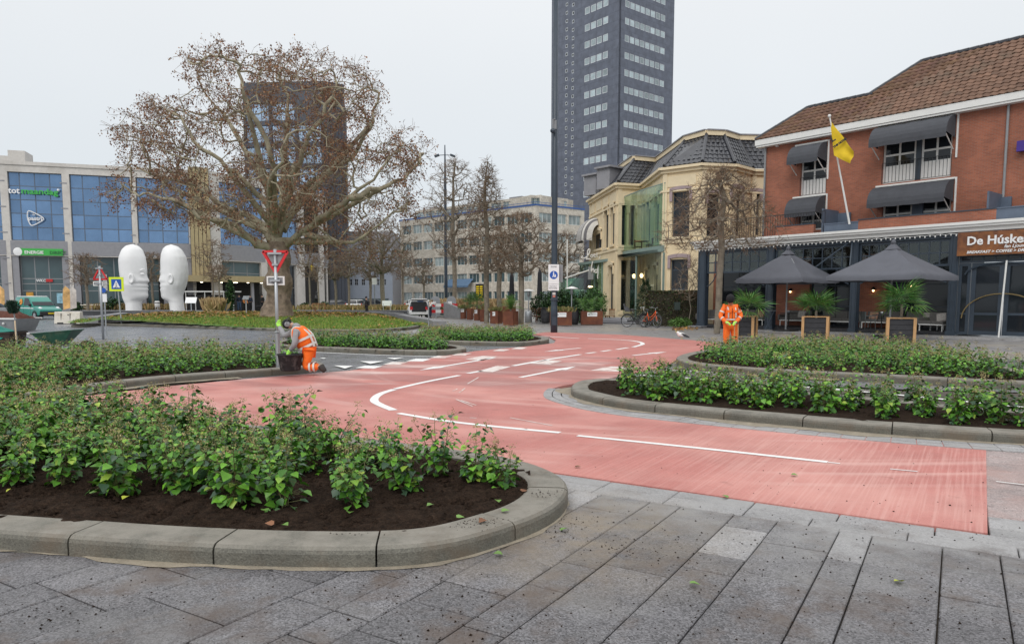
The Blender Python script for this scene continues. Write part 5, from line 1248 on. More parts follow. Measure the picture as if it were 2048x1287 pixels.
# low dark wall / water edge of the square with green strips beyond
M['darkwall'] = mat('dark_basalt', (.05,.052,.058), .4, var=.3, scale=1.5)
M['grass_far'] = mat('grass_strip', (.09,.21,.028), .9, var=.25, scale=.8, bump=1, bscale=20)
def strip_poly(name, px, z, m, thick=.0): o = flatpoly(name, [gx(a, b) for a, b in px], z, M[m], thick); return tag(o, kind='structure')
strip_poly('grass_strip', [(560,76),(805,75),(935,74.5),(935,88),(560,90)], .33, 'grass_far', .4); strip_poly('grass_strip', [(352,74),(430,72),(535,70),(535,74),(440,84),(352,80)], .30, 'grass_far', .4)
def low_wall(name, pts, z0, z1, w_, m, label, cat='wall'):
    t = thing(name, label, cat, pts[0]); mb = MB(); o = pts[0]
    for k, (a, b) in enumerate(zip(pts[:-1], pts[1:])):
        mb = MB().bar(a-o+Vector((0,0,(z0+z1)/2)), b-o+Vector((0,0,(z0+z1)/2)), w_, z1-z0); mb.build('wall_block', M[m], t)
        MB().bar(a-o+Vector((0,0,z1+.03)), b-o+Vector((0,0,z1+.03)), w_+.1, .06).build('coping_stone', M['rimstone'], t)
low_wall('low_wall', [gx(596,75), gx(700,74.5), gx(810,74), gx(925,73.5)], 0, .42, .5, 'darkwall', 'low dark basalt wall in front of the green strip beside the tree')
low_wall('low_wall', [gx(165,73), gx(250,73.5), gx(345,74)], 0, .40, .5, 'darkwall', 'low dark basalt wall below the two white heads')
fp_ = flatpoly('mist_basin', [gx(110,75.5), gx(345,75), gx(440,74.5), gx(440,95), gx(110,92)], .36, M['rimstone'], .5); tag(fp_, kind='structure')
# ornamental grass clumps
GC = [(.42,.30,.15),(.50,.38,.20),(.33,.22,.11)]; GC2 = [(.26,.18,.08),(.33,.22,.10),(.20,.17,.06)]
def clump(pts, h, cols, label, n=130, spread=.45):
    V_, F_, C_ = [], [], []; nb = 0; rng = RNG
    for p in pts:
        D = np.stack([rng.normal(size=n)*.33, rng.normal(size=n)*.33, np.ones(n)], 1); C = np.array(p)+np.stack([rng.normal(size=n)*spread*.4, rng.normal(size=n)*spread*.4, np.zeros(n)], 1)
        V, F, k = leaf_arrays(C, D, rng.normal(size=(n, 3)), h*(.6+.5*rng.random(n)), 'blade'); V_.append(V); F_.append(F+nb); nb += len(V); c = np.asarray(cols)[rng.integers(0, len(cols), n)]*(.7+.6*rng.random((n, 1))); C_.append(np.repeat(c, k, axis=0))
    return tag(link('ornamental_grass', npmesh('ornamental_grass', np.concatenate(V_), np.concatenate(F_), M['dry'], np.concatenate(C_))), label, 'grass', None, 'stuff')
clump([gx(random.uniform(866,1010), random.uniform(67,71), .3) for _ in range(60)], 1.35, GC, 'tall pale straw coloured grass behind the red and white barrier', 150, .7)
clump([gx(random.uniform(600,860), random.uniform(79,84), .3) for _ in range(48)], .75, GC2, 'brown ornamental grass beyond the green strip', 90, 1.3)
clump([gx(random.uniform(190,440), random.uniform(84,88), .3) for _ in range(70)], .85, GC2, 'brown ornamental grass around the two white heads', 90, 1.2)
clump([gx(random.uniform(408,440), random.uniform(74,78), .3) for _ in range(10)], 1.5, GC, 'straw grass beside the path to the passage', 110, .5)

# ---------------------------------------------------------------- trees
def chains_mesh(pos, par, rad, minr, maxr=9, nfun=None, n_init=0):
    """tubes along chains of the skeleton whose radius lies in [minr,maxr)"""
    n = len(pos); ch = [[] for _ in range(n)]
    for i in range(1, n):
        if par[i] >= 0: ch[par[i]].append(i)
    big = [-1]*n
    for i in range(n):
        if ch[i]: big[i] = max(ch[i], key=lambda c: rad[c])
    mb = MB(); starts = [i for i in range(n) if par[i] < 0 or big[par[i]] != i]
    for s in starts:
        c = []; r = []
        if par[s] >= 0: c.append(pos[par[s]]); r.append(min(rad[s]*1.15, rad[par[s]]))
        k = s
        while k >= 0:
            if rad[k] < minr: break
            if rad[k] < maxr: c.append(pos[k]); r.append(rad[k])
            k = big[k]
        if len(c) > 1:
            m = 10 if r[0] > .12 else (6 if r[0] > .04 else (4 if r[0] > .015 else 3)); mb.tube([Vector(p) for p in c], r, m, False)
    return mb
def seg_arrays(A, B, r):
    A = np.asarray(A); B = np.asarray(B); d = B-A; d /= np.linalg.norm(d, axis=1, keepdims=True)+1e-9
    x = np.cross(d, np.array((.3,.2,.9))); x /= np.linalg.norm(x, axis=1, keepdims=True)+1e-9; y = np.cross(d, x); n = len(A); r = np.broadcast_to(np.asarray(r, float), (n,))[:, None]
    R_ = [x*cos(a)+y*sin(a) for a in (0, 2.094, 4.189)]; V = np.stack([A+q*r for q in R_]+[B+q*r*.55 for q in R_], 1).reshape(-1, 3)
    f = np.array([(0,1,4,3),(1,2,5,4),(2,0,3,5)]); F_ = (f[None]+(np.arange(n)*6)[:, None, None]).reshape(-1, 4); return V, F_
def grow(init, targets, wob=.12, step=.8, up=.35, rtip=.012, rtrunk=.4, sag=0):
    pos = []; par = []
    for line, parent in init:
        prev = -1
        if parent is not None: prev = min(range(len(pos)), key=lambda i: (pos[i]-line[0]).length)
        for p in line:
            if prev >= 0 and (pos[prev]-p).length < 1e-4: continue
            pos.append(Vector(p)); par.append(prev); prev = len(pos)-1
    PA = np.array([tuple(p) for p in pos]); targets = sorted(targets, key=lambda t: np.min(np.linalg.norm(PA-np.array(tuple(t)), axis=1)))
    buf = np.zeros((len(pos)+len(targets)*14, 3)); buf[:len(pos)] = PA; n = len(pos); ends = []
    first = 1 if len(pos) > 3 else 0
    for t in targets:
        ta = np.array(tuple(t)); d = buf[:n]-ta; L = np.linalg.norm(d, axis=1); cost = L+up*np.maximum(0, d[:, 2]+.15*L); cost[:first] += 100
        i = int(np.argmin(cost)); a = pos[i]; D = (t-a); ln = D.length
        if ln < .15: continue
        k = min(12, max(2, int(ln/step)+1)); prev = i; side = D.cross(Vector((random.gauss(0,1), random.gauss(0,1), random.gauss(0,1)))).normalized(); s2 = D.cross(side).normalized(); ph = random.random()*6
        for q in range(1, k+1):
            f = q/k; p = a+D*f+(side*sin(f*pi*1.0+0)*.5+side*sin(f*7+ph)*.35*sin(f*pi)+s2*sin(f*5+ph*2)*.3*sin(f*pi))*ln*wob + Vector((0,0,-sag*ln*sin(f*pi)))
            pos.append(p); par.append(prev); buf[n] = tuple(p); n += 1; prev = len(pos)-1
        ends.append(prev)
    cnt = [0]*len(pos)
    for e in ends: cnt[e] += 1
    for i in range(len(pos)-1, 0, -1):
        if par[i] >= 0: cnt[par[i]] += max(cnt[i], 0)
    N = max(cnt[0], 2); pw = math.log(rtrunk/rtip)/math.log(N); rad = [rtip*max(1, c)**pw for c in cnt]
    return pos, par, rad, ends
def twigs(pos, par, rad, ends, per_end, L, maxr=.03, density=.3, droop=0.0, upb=.2):
    A, B, Q = [], [], []
    cand = ends*per_end+[i for i in range(3, len(pos)) if rad[i] < maxr and random.random() < density]
    for i in cand:
        p = pos[i]; d = (p-pos[par[i]]).normalized() if par[i] >= 0 else Vector((0,0,1)); a = Vector(p)
        dd = (d*.7+Vector((random.gauss(0,.6), random.gauss(0,.6), random.gauss(0,.5)+upb))).normalized(); l = L*random.uniform(.4, 1.15)
        m = a+dd*l*.5; A.append(tuple(a)); B.append(tuple(m)); dd = (dd+Vector((random.gauss(0,.45), random.gauss(0,.45), random.gauss(0,.35)-droop))).normalized(); e = m+dd*l*.5; A.append(tuple(m)); B.append(tuple(e)); Q.append(e)
        if random.random() < .6: d3 = (dd+Vector((random.gauss(0,.8), random.gauss(0,.8), random.gauss(0,.5)))).normalized(); e3 = m+d3*l*.4; A.append(tuple(m)); B.append(tuple(e3)); Q.append(e3)
    return A, B, Q
def finish_tree(t, o, pos, par, rad, A, B, rt, bark, twig, trunk_r):
    o = Vector(o); P2 = [p-o for p in pos]
    mb = chains_mesh(P2, par, rad, trunk_r); mb.build('trunk', M[bark], t, smooth=True, fix=False)
    mb = chains_mesh(P2, par, rad, 0, trunk_r*1.15); mb.build('branches', M[bark], t, fix=False)
    V, F_ = seg_arrays(np.array(A)-np.array(o), np.array(B)-np.array(o), rt); tag(link('twigs', npmesh('twigs', V, F_, M[twig]), t), kind='stuff')
# --- the big plane tree
TD = 47.0; tb = gx(557, TD); tz = .11+lawn_h2(tb.x, tb.y); tb.z = tz-.1
def PT(px, py, dy=0): return at(px, py, TD+dy)
random.seed(31)
def wig(L_):
    r = [L_[0]]
    for a, b in zip(L_[:-1], L_[1:]):
        d = ((b[0]-a[0])**2+(b[1]-a[1])**2)**.5; k = max(1, int(d/16)); nx, ny = -(b[1]-a[1])/(d+.1), (b[0]-a[0])/(d+.1)
        for q in range(1, k+1): f = q/k; j = random.gauss(0, 3.2) if q < k or b is not L_[-1] else 0; r.append((a[0]+(b[0]-a[0])*f+nx*j, a[1]+(b[1]-a[1])*f+ny*j, a[2]+(b[2]-a[2])*f+random.gauss(0,.12)))
    return r
LIMB = [
 ([(545,500,0),(530,494,-.4),(514,488,-.8),(498,474,-1.2),(470,452,-1.8),(440,441,-2.2),(400,426,-2.5),(360,406,-2.5),(325,392,-2.2),(296,386,-2)]),
 ([(550,486,0),(532,452,.5),(508,436,1),(470,421,1.4),(432,402,2),(408,383,2.4),(372,352,2.6),(338,334,2.6)]),
 ([(548,470,0),(540,440,-.8),(524,402,-1.6),(500,370,-2.2),(470,345,-2.8),(440,322,-3.2),(402,300,-3.4),(384,262,-3.4),(358,240,-3.4),(328,214,-3)]),
 ([(553,470,0),(545,402,1.5),(534,352,2.4),(514,312,3),(480,280,3.4),(455,242,3.8),(420,202,4),(398,160,4)]),
 ([(556,460,0),(550,382,-1.2),(546,340,-2),(540,300,-2.6),(520,260,-3),(496,212,-3.4),(480,162,-3.6),(468,124,-3.4)]),
 ([(562,450,0),(570,392,1),(573,340,1.8),(570,292,2.4),(576,242,2.6),(570,192,2.6),(558,146,2.4)]),
 ([(565,440,0),(581,372,-1.5),(600,322,-2.6),(621,272,-3.4),(641,232,-3.8),(660,192,-4),(682,150,-4)]),
 ([(568,460,0),(590,402,1.2),(621,362,2),(662,344,2.8),(700,322,3.2),(731,272,3.4),(750,224,3.4),(758,186,3.2)]),
 ([(572,492,0),(600,460,-.8),(640,441,-1.5),(671,421,-2),(700,396,-2.4),(721,381,-2.6),(748,360,-2.6),(780,312,-2.4),(808,288,-2)]),
 ([(600,462,-.8),(640,470,-1),(690,485,-1.4),(721,476,-1.8),(760,452,-2),(786,424,-2)]),
 ([(700,396,-2.4),(740,382,-1.8),(780,374,-1.4),(818,344,-1),(838,326,-1)]),
 ([(470,421,1.4),(430,415,2.4),(390,395,3.2),(350,380,3.8),(300,345,4),(262,330,4),(236,352,4)]),
 ([(545,402,1.5),(560,360,4),(590,330,6),(620,300,7),(650,262,7)]),
 ([(550,440,-1),(535,400,-3),(540,360,-5),(560,320,-6.5),(575,270,-7)]),
]
trunk = [tb, PT(556,592), PT(555,560), PT(557,530), PT(558,505), PT(558,482)]
LIMB = [wig(L_) for L_ in LIMB]
init = [(trunk, None)]+[([PT(*q) for q in L_], 1) for L_ in LIMB]
CR = [(200,372),(214,330),(238,312),(224,264),(262,218),(300,196),(346,204),(362,160),(372,114),(420,100),(445,92),(500,106),(545,114),(590,100),(640,108),(690,126),(735,150),(766,196),(772,245),(745,280),(770,290),(796,258),(812,246),(852,300),(848,340),(818,362),(815,395),(838,424),(798,440),(745,440),(786,458),(770,505),(700,508),(640,478),(600,505),(585,470),(530,455),(470,470),(410,445),(330,424),(290,400),(262,410),(215,400)]
CRV = [Vector((a, b, 0)) for a, b in CR]; tg = []
while len(tg) < 1250:
    x, y = random.uniform(200, 852), random.uniform(92, 508)
    if not inpoly((x, y), CRV): continue
    nn = noise.noise(Vector((x/55, y/55, 3.3)))+.25*noise.noise(Vector((x/20, y/20, 1)))
    if nn < -.12 and random.random() < .75: continue
    e = max(0, 1-((x-540)/340)**2)**.5*max(.3, 1-max(0, (y-400)/160)); tg.append(PT(x, y, random.uniform(-6.5, 6.5)*e))
pos, par, rad, ends = grow(init, tg, wob=.16, step=.75, up=.3, rtip=.015, rtrunk=.55)
ii = 0
for L_ in [trunk]+[[PT(*q) for q in L_] for L_ in LIMB]:
    m_ = len(L_)
    for q_, p_ in enumerate(L_):
        if L_ is not trunk and q_ < m_: rad[ii] = max(rad[ii], .21*(1-q_/m_)**1.35+.02)
        ii += 1
A, B, Q = twigs(pos, par, rad, ends, 5, 1.0, .035, .5, droop=.35, upb=.05)
bt = thing('plane_tree', 'huge old plane tree with gnarled knobbly trunk and clusters of brown seed and dead leaves', 'tree', tb)
finish_tree(bt, tb, pos, par, [min(r, .62) for r in rad], A, B, .011, 'bark', 'twig', .10)
for c in kids(bt):
    if c.name.startswith('branches'): c.data.materials[0] = M['bark']
# burled trunk
nr, na = 46, 30; V = []; F_ = []
for i in range(nr):
    f = i/(nr-1); p = at(556+2*f, 634-(634-484)*f, TD)-tb; zz = p.z
    R0 = (.98-.20*f) if f < .55 else .87-.42*(f-.55); R0 *= 1+.10*sin(f*17)*(f < .8) + (.28*(1-f/.08) if f < .08 else 0); R0 *= .90
    for k in range(na):
        a = 2*pi*k/na; q = Vector((cos(a), sin(a), 0)); nz = noise.noise(Vector((cos(a)*1.4, sin(a)*1.4, zz*1.1)))*.17+noise.noise(Vector((cos(a)*3.5, sin(a)*3.5, zz*3)))*.10; r_ = R0*(1+nz*(1 if f < .85 else .4)); V.append((p.x+q.x*r_, p.y+q.y*r_, zz))
for i in range(nr-1):
    for k in range(na): k2 = (k+1) % na; F_.append((i*na+k, i*na+k2, (i+1)*na+k2, (i+1)*na+k))
M['burl'] = mat('burled_bark', (.255,.195,.145), .9, var=.35, scale=3, bump=2.5, bscale=9, dirt=(.13,.095,.07,.8), dscale=1.8, dlo=.48, dhi=.62)
link('burled_trunk', npmesh('burled_trunk', V, F_, M['burl'], smooth=True), bt)
QL = [q for q in Q if noise.noise(Vector((q.x*.28, q.y*.28, q.z*.28+7))) > -.22 or random.random() < .3]
C = []
for q in QL:
    for _ in range(random.choice((2,3,4,5))): C.append((q.x+random.gauss(0,.09), q.y+random.gauss(0,.09), q.z+random.gauss(0,.10)-.05))
n = len(C); rng = RNG; D = np.stack([rng.normal(size=n)*.5, rng.normal(size=n)*.5, -np.ones(n)], 1)
V, F_, k = leaf_arrays(np.array(C)-np.array(tb), D, rng.normal(size=(n, 3)), .115*(.5+.8*rng.random(n)), 'simple')
BRN = np.array([(.20,.085,.045),(.25,.12,.06),(.14,.065,.042),(.29,.17,.09)]); c = BRN[rng.integers(0, 4, n)]*(.6+.7*rng.random((n, 1)))
tag(link('dead_leaves', npmesh('dead_leaves', V, F_, M['dry'], np.repeat(c, k, axis=0)), bt), kind='stuff'); print('leaves', n)
# fallen-leaf roots
# --- smaller bare trees
def bare_tree(px, D, pytop, pybase_crown, halfw_px, label, ntar=260, lead=None, rt=.16, twl=.55, name='bare_tree', z0=0, shape='oval', seed=0, per=4, dens=.35, group=None, bark='bark_dark', up=.5, leafc=0, wob=.08, rtw=.008):
    random.seed(1000+seed); halfw_px *= 1.2; ntar = int(ntar*1.5); rtw = max(rtw, D*.00019); b = gx(px, D, z0); top = at(px, pytop, D); cb = at(px, pybase_crown, D); hw = halfw_px*D/FPX
    zc0, zc1 = cb.z, top.z; H_ = zc1-zc0
    tr = [b+Vector((random.gauss(0,.03), random.gauss(0,.03), (zc0-b.z)*f)) for f in (0,.33,.66,1)]+[Vector((b.x+random.gauss(0,.12), b.y+random.gauss(0,.1), zc0+H_*f)) for f in ((.2,.4,.6,.8,.97) if lead else (.15,.3))]
    tg = []
    while len(tg) < ntar:
        u, v, w_ = random.uniform(-1,1), random.uniform(-1,1), random.random()
        if shape == 'oval': r = sqrt(max(0, 1-(2*w_-1)**2))
        elif shape == 'cone': r = (1-w_)**.7*min(1, w_*6+.25)
        elif shape == 'umbrella': r = (max(0, 1-w_**1.6))**.8 if w_ > .05 else .8
        else: r = (w_*1.4+.1 if w_ < .55 else (1-w_)**.5*1.3)
        if u*u+v*v > 1: continue
        tg.append(Vector((b.x+u*r*hw, b.y+v*r*hw, zc0+H_*w_)))
    pos, par, rad, ends = grow([(tr, None)], tg, wob=wob, step=.6, up=up, rtip=max(.010, D*.00026), rtrunk=rt)
    A, B, Q = twigs(pos, par, rad, ends, per, twl, .02, dens, upb=.25)
    t = thing(name, label, 'tree', b, 0, group); finish_tree(t, b, pos, par, rad, A, B, rtw, bark, 'twig', .06)
    if leafc:
        qs = [q for q in Q if random.random() < leafc]; n = len(qs); V, F_, k = leaf_arrays(np.array([tuple(q-b) for q in qs]), RNG.normal(size=(n,3))+np.array((0,0,-1)), RNG.normal(size=(n,3)), np.full(n, .12), 'simple'); c = BRN[RNG.integers(0,4,n)]*1.1; tag(link('dead_leaves', npmesh('dead_leaves', V, F_, M['dry'], np.repeat(c, k, axis=0)), t), kind='stuff')
    random.seed(2000+seed); return t
bare_tree(909, 70, 322, 520, 52, 'tall grey bare tree behind the slim lamp mast', 330, True, .21, .7, seed=1, up=.6)
bare_tree(974, 47.5, 316, 545, 58, 'slender pointed bare tree rising above the rusty planters', 420, True, .17, .5, seed=2, shape='cone', up=.3, per=5)
bare_tree(1043, 45.5, 428, 552, 52, 'small round bare tree right of the rusty planters', 330, False, .17, .45, seed=3, up=.3, per=5)
bare_tree(1437, 33.6, 332, 500, 108, 'knobbly bare tree with downward twigs standing before the terrace pillar', 430, True, .15, .5, seed=4, shape='umbrella', up=-.1, per=5)
bare_tree(1000, 60, 470, 545, 42, 'short dark bare tree behind the planters', 160, False, .2, .6, seed=5)
bare_tree(765, 88, 440, 545, 62, 'dark bare tree with fan of branches before the grey building', 260, False, .27, .9, seed=6, bark='bark_dark', wob=.12)
bare_tree(742, 92, 450, 560, 40, 'thinner bare tree beside the dark fan shaped one', 150, True, .16, .8, seed=7)
bare_tree(699, 84, 505, 555, 26, 'reddish bare street tree in front of the grey building', 130, True, .14, .6, seed=8)
bare_tree(672, 86, 500, 560, 22, 'bare street tree at the left end of the grey building', 120, True, .16, .6, seed=9)
bare_tree(621, 80, 480, 555, 24, 'thin yellowish bare tree by the curved corner', 130, True, .10, .6, seed=10)
bare_tree(638, 78, 510, 565, 12, 'young bare tree tied near the curved corner', 60, True, .08, .4, seed=11)
bare_tree(428, 78, 480, 560, 30, 'young bare tree in front of the gold panels', 110, True, .09, .6, seed=12)
bare_tree(440, 76, 530, 565, 20, 'second young bare tree by the gold canopy', 70, True, .08, .5, seed=13)
bare_tree(176, 80, 510, 570, 30, 'bare tree with thick stem left of the triangular sign', 120, True, .16, .7, seed=14)
bare_tree(307, 86, 505, 565, 22, 'bare tree seen between the two white heads', 90, True, .14, .6, seed=15)
bare_tree(849, 92, 520, 570, 22, 'thin bare tree in front of the beige office block', 90, True, .12, .6, seed=16)
bare_tree(806, 100, 500, 560, 26, 'bare tree at the gap between grey and beige buildings', 110, True, .14, .7, seed=17)
bare_tree(1125, 62, 470, 560, 50, 'wide dark bare tree behind the covered terrace', 220, False, .2, .7, seed=18)
bare_tree(1378, 42.5, 520, 600, 26, 'thin bare shrub stems against the cream wall', 70, False, .03, .5, name='bare_shrub', seed=19, up=.8)
random.seed(77)
# ================================================================ things
def pm(name, col, **k):
    if name not in M: M[name] = mat(name, col, **k)
    return name
# ---- street lamps and posts
def lamp_big():
    D = 34.4; b = gx(1108, D); t = thing('lamp_post', 'tall dark lamp column with stickers and pedestrian zone sign', 'lamp post', b)
    MB().lathe([(.165,0),(.165,1.15),(.155,1.2),(.15,1.3),(.135,6),(.11,17.5)], 16).build('pole', M['navy'], t, True)
    MB().lathe([(.17,1.5),(.175,1.52),(.175,1.6),(.155,1.62)], 16).build('collar', M['navy'], t); MB().box(-.1,.1,-.185,-.12,.35,.75).build('service_door', M['navy'], t)
    for z, c, s in ((2.05,(.75,.75,.75),.05),(1.78,(.6,.58,.55),.07),(1.66,(.55,.2,.15),.06),(2.35,(.7,.7,.7),.035)):
        MB().box(-s-.02, s-.02, -.165, -.13, z, z+s*1.6).build('sticker', M[pm('sticker%d' % int(z*100), c)], t)
    z0 = at(1108, 568, D).z; z1 = at(1108, 529, D).z
    s = MB().box(-.29,.21,-.24,-.20,z0,z1).build('sign_plate', M['sign_white'], t); MB().box(-.29,.21,-.24,-.20,z0-.30,z0-.015).build('text_plate', M['sign_white'], t)
    M['sign_blue'] = mat('sign_blue', (.01,.09,.42), .5, var=.02)
    cz = z0+.42; MB().add([(-.04+.19*cos(a*pi/12), -.246, cz+.19*sin(a*pi/12)) for a in range(24)], [tuple(range(24))]).build('blue_disc', M['sign_blue'], t)
    ped = MB(); ped.add([(x-.045, -.25, cz+z) for x, z in ((-.03,.10),(.02,.10),(.03,.02),(.05,-.10),(.02,-.10),(.0,-.03),(-.03,-.11),(-.06,-.10),(-.03,.0))], [tuple(range(9))]); ped.add([(-.045+.025*cos(a*pi/4), -.25, cz+.13+.025*sin(a*pi/4)) for a in range(8)], [tuple(range(8))])
    ped.add([(x+.035, -.25, cz+z) for x, z in ((-.02,.03),(.02,.03),(.03,-.10),(.0,-.10),(-.03,-.10))], [tuple(range(5))]); ped.build('pedestrian_symbol', M['sign_white'], t)
    textmesh('ZONE', .10, 'black', 'lettering', .002, t, (-.18,-.245,z1-.14), (pi/2,0,0)); textmesh('uitgezonderd', .068, 'black', 'lettering', .002, t, (-.25,-.245,z0-.12), (pi/2,0,0)); textmesh('bevoorrading', .068, 'black', 'lettering', .002, t, (-.25,-.245,z0-.21), (pi/2,0,0), bold=.001)
    MB().box(.24,.40,-.05,.25,z0+.1,z1).build('side_cabinet', M['grey_m'], t)
    zc = at(1108, 264, D).z; mb = MB(); mb.tube([(0,-.1,zc+.55),(-.12,-.25,zc+.5),(-.12,-.25,zc+.1)], .03, 6); mb.build('camera_arm', M['grey_m'], t); MB().ball((-.12,-.25,zc), .12, 10).build('camera_dome', M['navy'], t); MB().box(-.1,.06,-.16,-.12,zc+.1,zc+.5).build('camera_box', M['grey_m'], t)
lamp_big()
def lamp_slim():
    D = 75; b = gx(892.5, D); t = thing('lamp_mast', 'slim dark mast with two small floodlights behind the barrier', 'lamp post', b); z = at(890, 290, D).z
    MB().lathe([(.19,0),(.17,4),(.13,z*.8),(.05,z)], 8).build('pole', M['navy'], t, True); zl = at(890, 312, D).z
    for s in (-1, 1): MB().bar((0,0,zl+.1), (s*.7,-.1,zl+.05), .06).build('arm', M['navy'], t); MB().cbox((s*.8,-.15,zl), (.5,.5,.16), R=Matrix.Rotation(.35*s, 3, 'Y')).build('lamp_head', M['navy'], t)
lamp_slim()
def post(px, D, h, label, r=.04, m='steel', name='post', cap=None):
    t = thing(name, label, 'post', gx(px, D)); MB().tube([(0,0,-.05),(0,0,h)], r, 8).build('pole', M[m], t)
    if cap: MB().ball((0,0,h), r*1.8, 8, (1,1,.6)).build('cap', M[cap], t)
    return t
post(857.5, 35.6, 1.5, 'thin grey post with a pale cap standing before the barrier', .03, 'grey_m', cap='white')
pm('sred', (.62,.02,.025), var=.02, rough=.45)
def tri_sign(px, D, ytop, w_px, flip, label, back=True, plate=None, pr=.035):
    b = gx(px, D, .08 if D < 20 else 0); t = thing('traffic_sign', label, 'road sign', b); zt = at(px, ytop, D).z-b.z; W = w_px*D/FPX
    MB().tube([(0,0,-.1),(0,0,zt+.02)], pr, 10).build('pole', M['steel'], t, True); H_ = W*.87
    P = [(-W/2, zt-.03), (W/2, zt-.03), (0, zt-.03-H_)] if flip else [(-W/2, zt-.03-H_), (W/2, zt-.03-H_), (0, zt-.03)]
    cx = sum(p[0] for p in P)/3; cz = sum(p[1] for p in P)/3; I = [(cx+(p[0]-cx)*.74, cz+(p[1]-cz)*.74) for p in P]
    y = -.05
    MB().xprism(P, y+.05+.03, y+.05+.04).build('sign_face', M['sred'], t)
    MB().xprism(I, y+.05+.018, y+.05+.0285).build('sign_back', M['grey_m' if back else 'sign_white'], t)
    mb = MB()
    for i in range(3): a, b_ = P[i], P[(i+1) % 3]; mb.bar((a[0], y+.06, a[1]), (b_[0], y+.06, b_[1]), .035, .05)
    mb.build('rim', M['sred'], t)
    MB().box(-W*.28, W*.28, -pr-.008, -pr+.02, zt-.09, zt-.05).box(-W*.12, W*.12, -pr-.008, -pr+.02, zt-H_*.72, zt-H_*.72+.04).build('bracket', M['steel'], t)
    if plate:
        x0, x1, y0, y1 = plate; z0 = at(px, y1, D).z-b.z; z1 = at(px, y0, D).z-b.z; xa, xb = (x0-px)*D/FPX, (x1-px)*D/FPX
        MB().box(xa, xb, .035, .05, z0, z1).build('plate_back', M['grey_m'], t); mb = MB(); mb.box(xa-.01, xb+.01, .02, .06, z1-.02, z1+.01).box(xa-.01, xb+.01, .02, .06, z0-.01, z0+.02).box(xa-.01, xa+.02, .02, .06, z0+.02, z1-.02).box(xb-.02, xb+.01, .02, .06, z0+.02, z1-.02); mb.build('plate_rim', M['white'], t)
        MB().box(xa*.6, xb*.6, -pr-.008, .03, (z0+z1)/2-.02, (z0+z1)/2+.02).build('plate_bracket', M['steel'], t)
    return t
tg_ = tri_sign(557, 15.5, 500, 49, True, 'grey back of a red rimmed yield sign on the pole the kneeling worker holds', plate=(539,572,553,569), pr=.036)
MB().tube([(0,0,-.1),(0,0,.75)], .052, 10).build('pole_sleeve', M['steel'], tg_); MB().ball((-.0,0,.78), .06, 8, (1,1,.5)).build('sleeve_collar', M['steel'], tg_)
tri_sign(206.5, 28.8, 533, 27, False, 'grey back of a triangular warning sign on a tall pole across the road', plate=(192,210,563,571), pr=.045)
def sq_sign():
    D = 44; b = gx(241, D, .2); t = thing('crossing_sign', 'blue zebra crossing sign with bright yellow border on a leaning grey pole', 'road sign', b); z0, z1 = at(240, 582, D).z-b.z, at(240, 554, D).z-b.z
    MB().tube([(.06,0,-.15),(-.06,.02,z0+.1)], .04, 8).build('pole', M['steel'], t); W = 29*D/FPX/2; c = -.1
    pm('fluo', (.72,.85,.02), var=.02); MB().box(c-W, c+W, -.07, -.05, z0, z1).build('border', M['fluo'], t); q = W*.68; zc = (z0+z1)/2
    MB().box(c-q, c+q, -.078, -.0705, zc-q, zc+q).build('blue_panel', M['sign_blue'], t); MB().add([(c-q*.75,-.082,zc-q*.7),(c+q*.75,-.082,zc-q*.7),(c,-.082,zc+q*.8)], [(0,1,2)]).build('white_triangle', M['sign_white'], t)
    mb = MB(); mb.bar((c,-.086,zc+.1),(c-.01,-.086,zc-.12),.06,.004).bar((c,-.086,zc-.1),(c-.12,-.086,zc-.27),.05,.004).bar((c,-.086,zc-.1),(c+.11,-.086,zc-.27),.05,.004); mb.build('walking_figure', M['black'], t)
sq_sign()
t = post(213, 31.5, 2.05, 'thin pole with small blue round sign beside the warning sign', .028); MB().lathe([(.11,-.01),(.11,.01)], 14).build('round_sign', M['sign_blue'], t, loc=(0,-.06,1.95), rot=(pi/2,0,0)); MB().box(-.12,.12,-.05,-.03,1.45,1.8).build('white_plate', M['sign_white'], t)
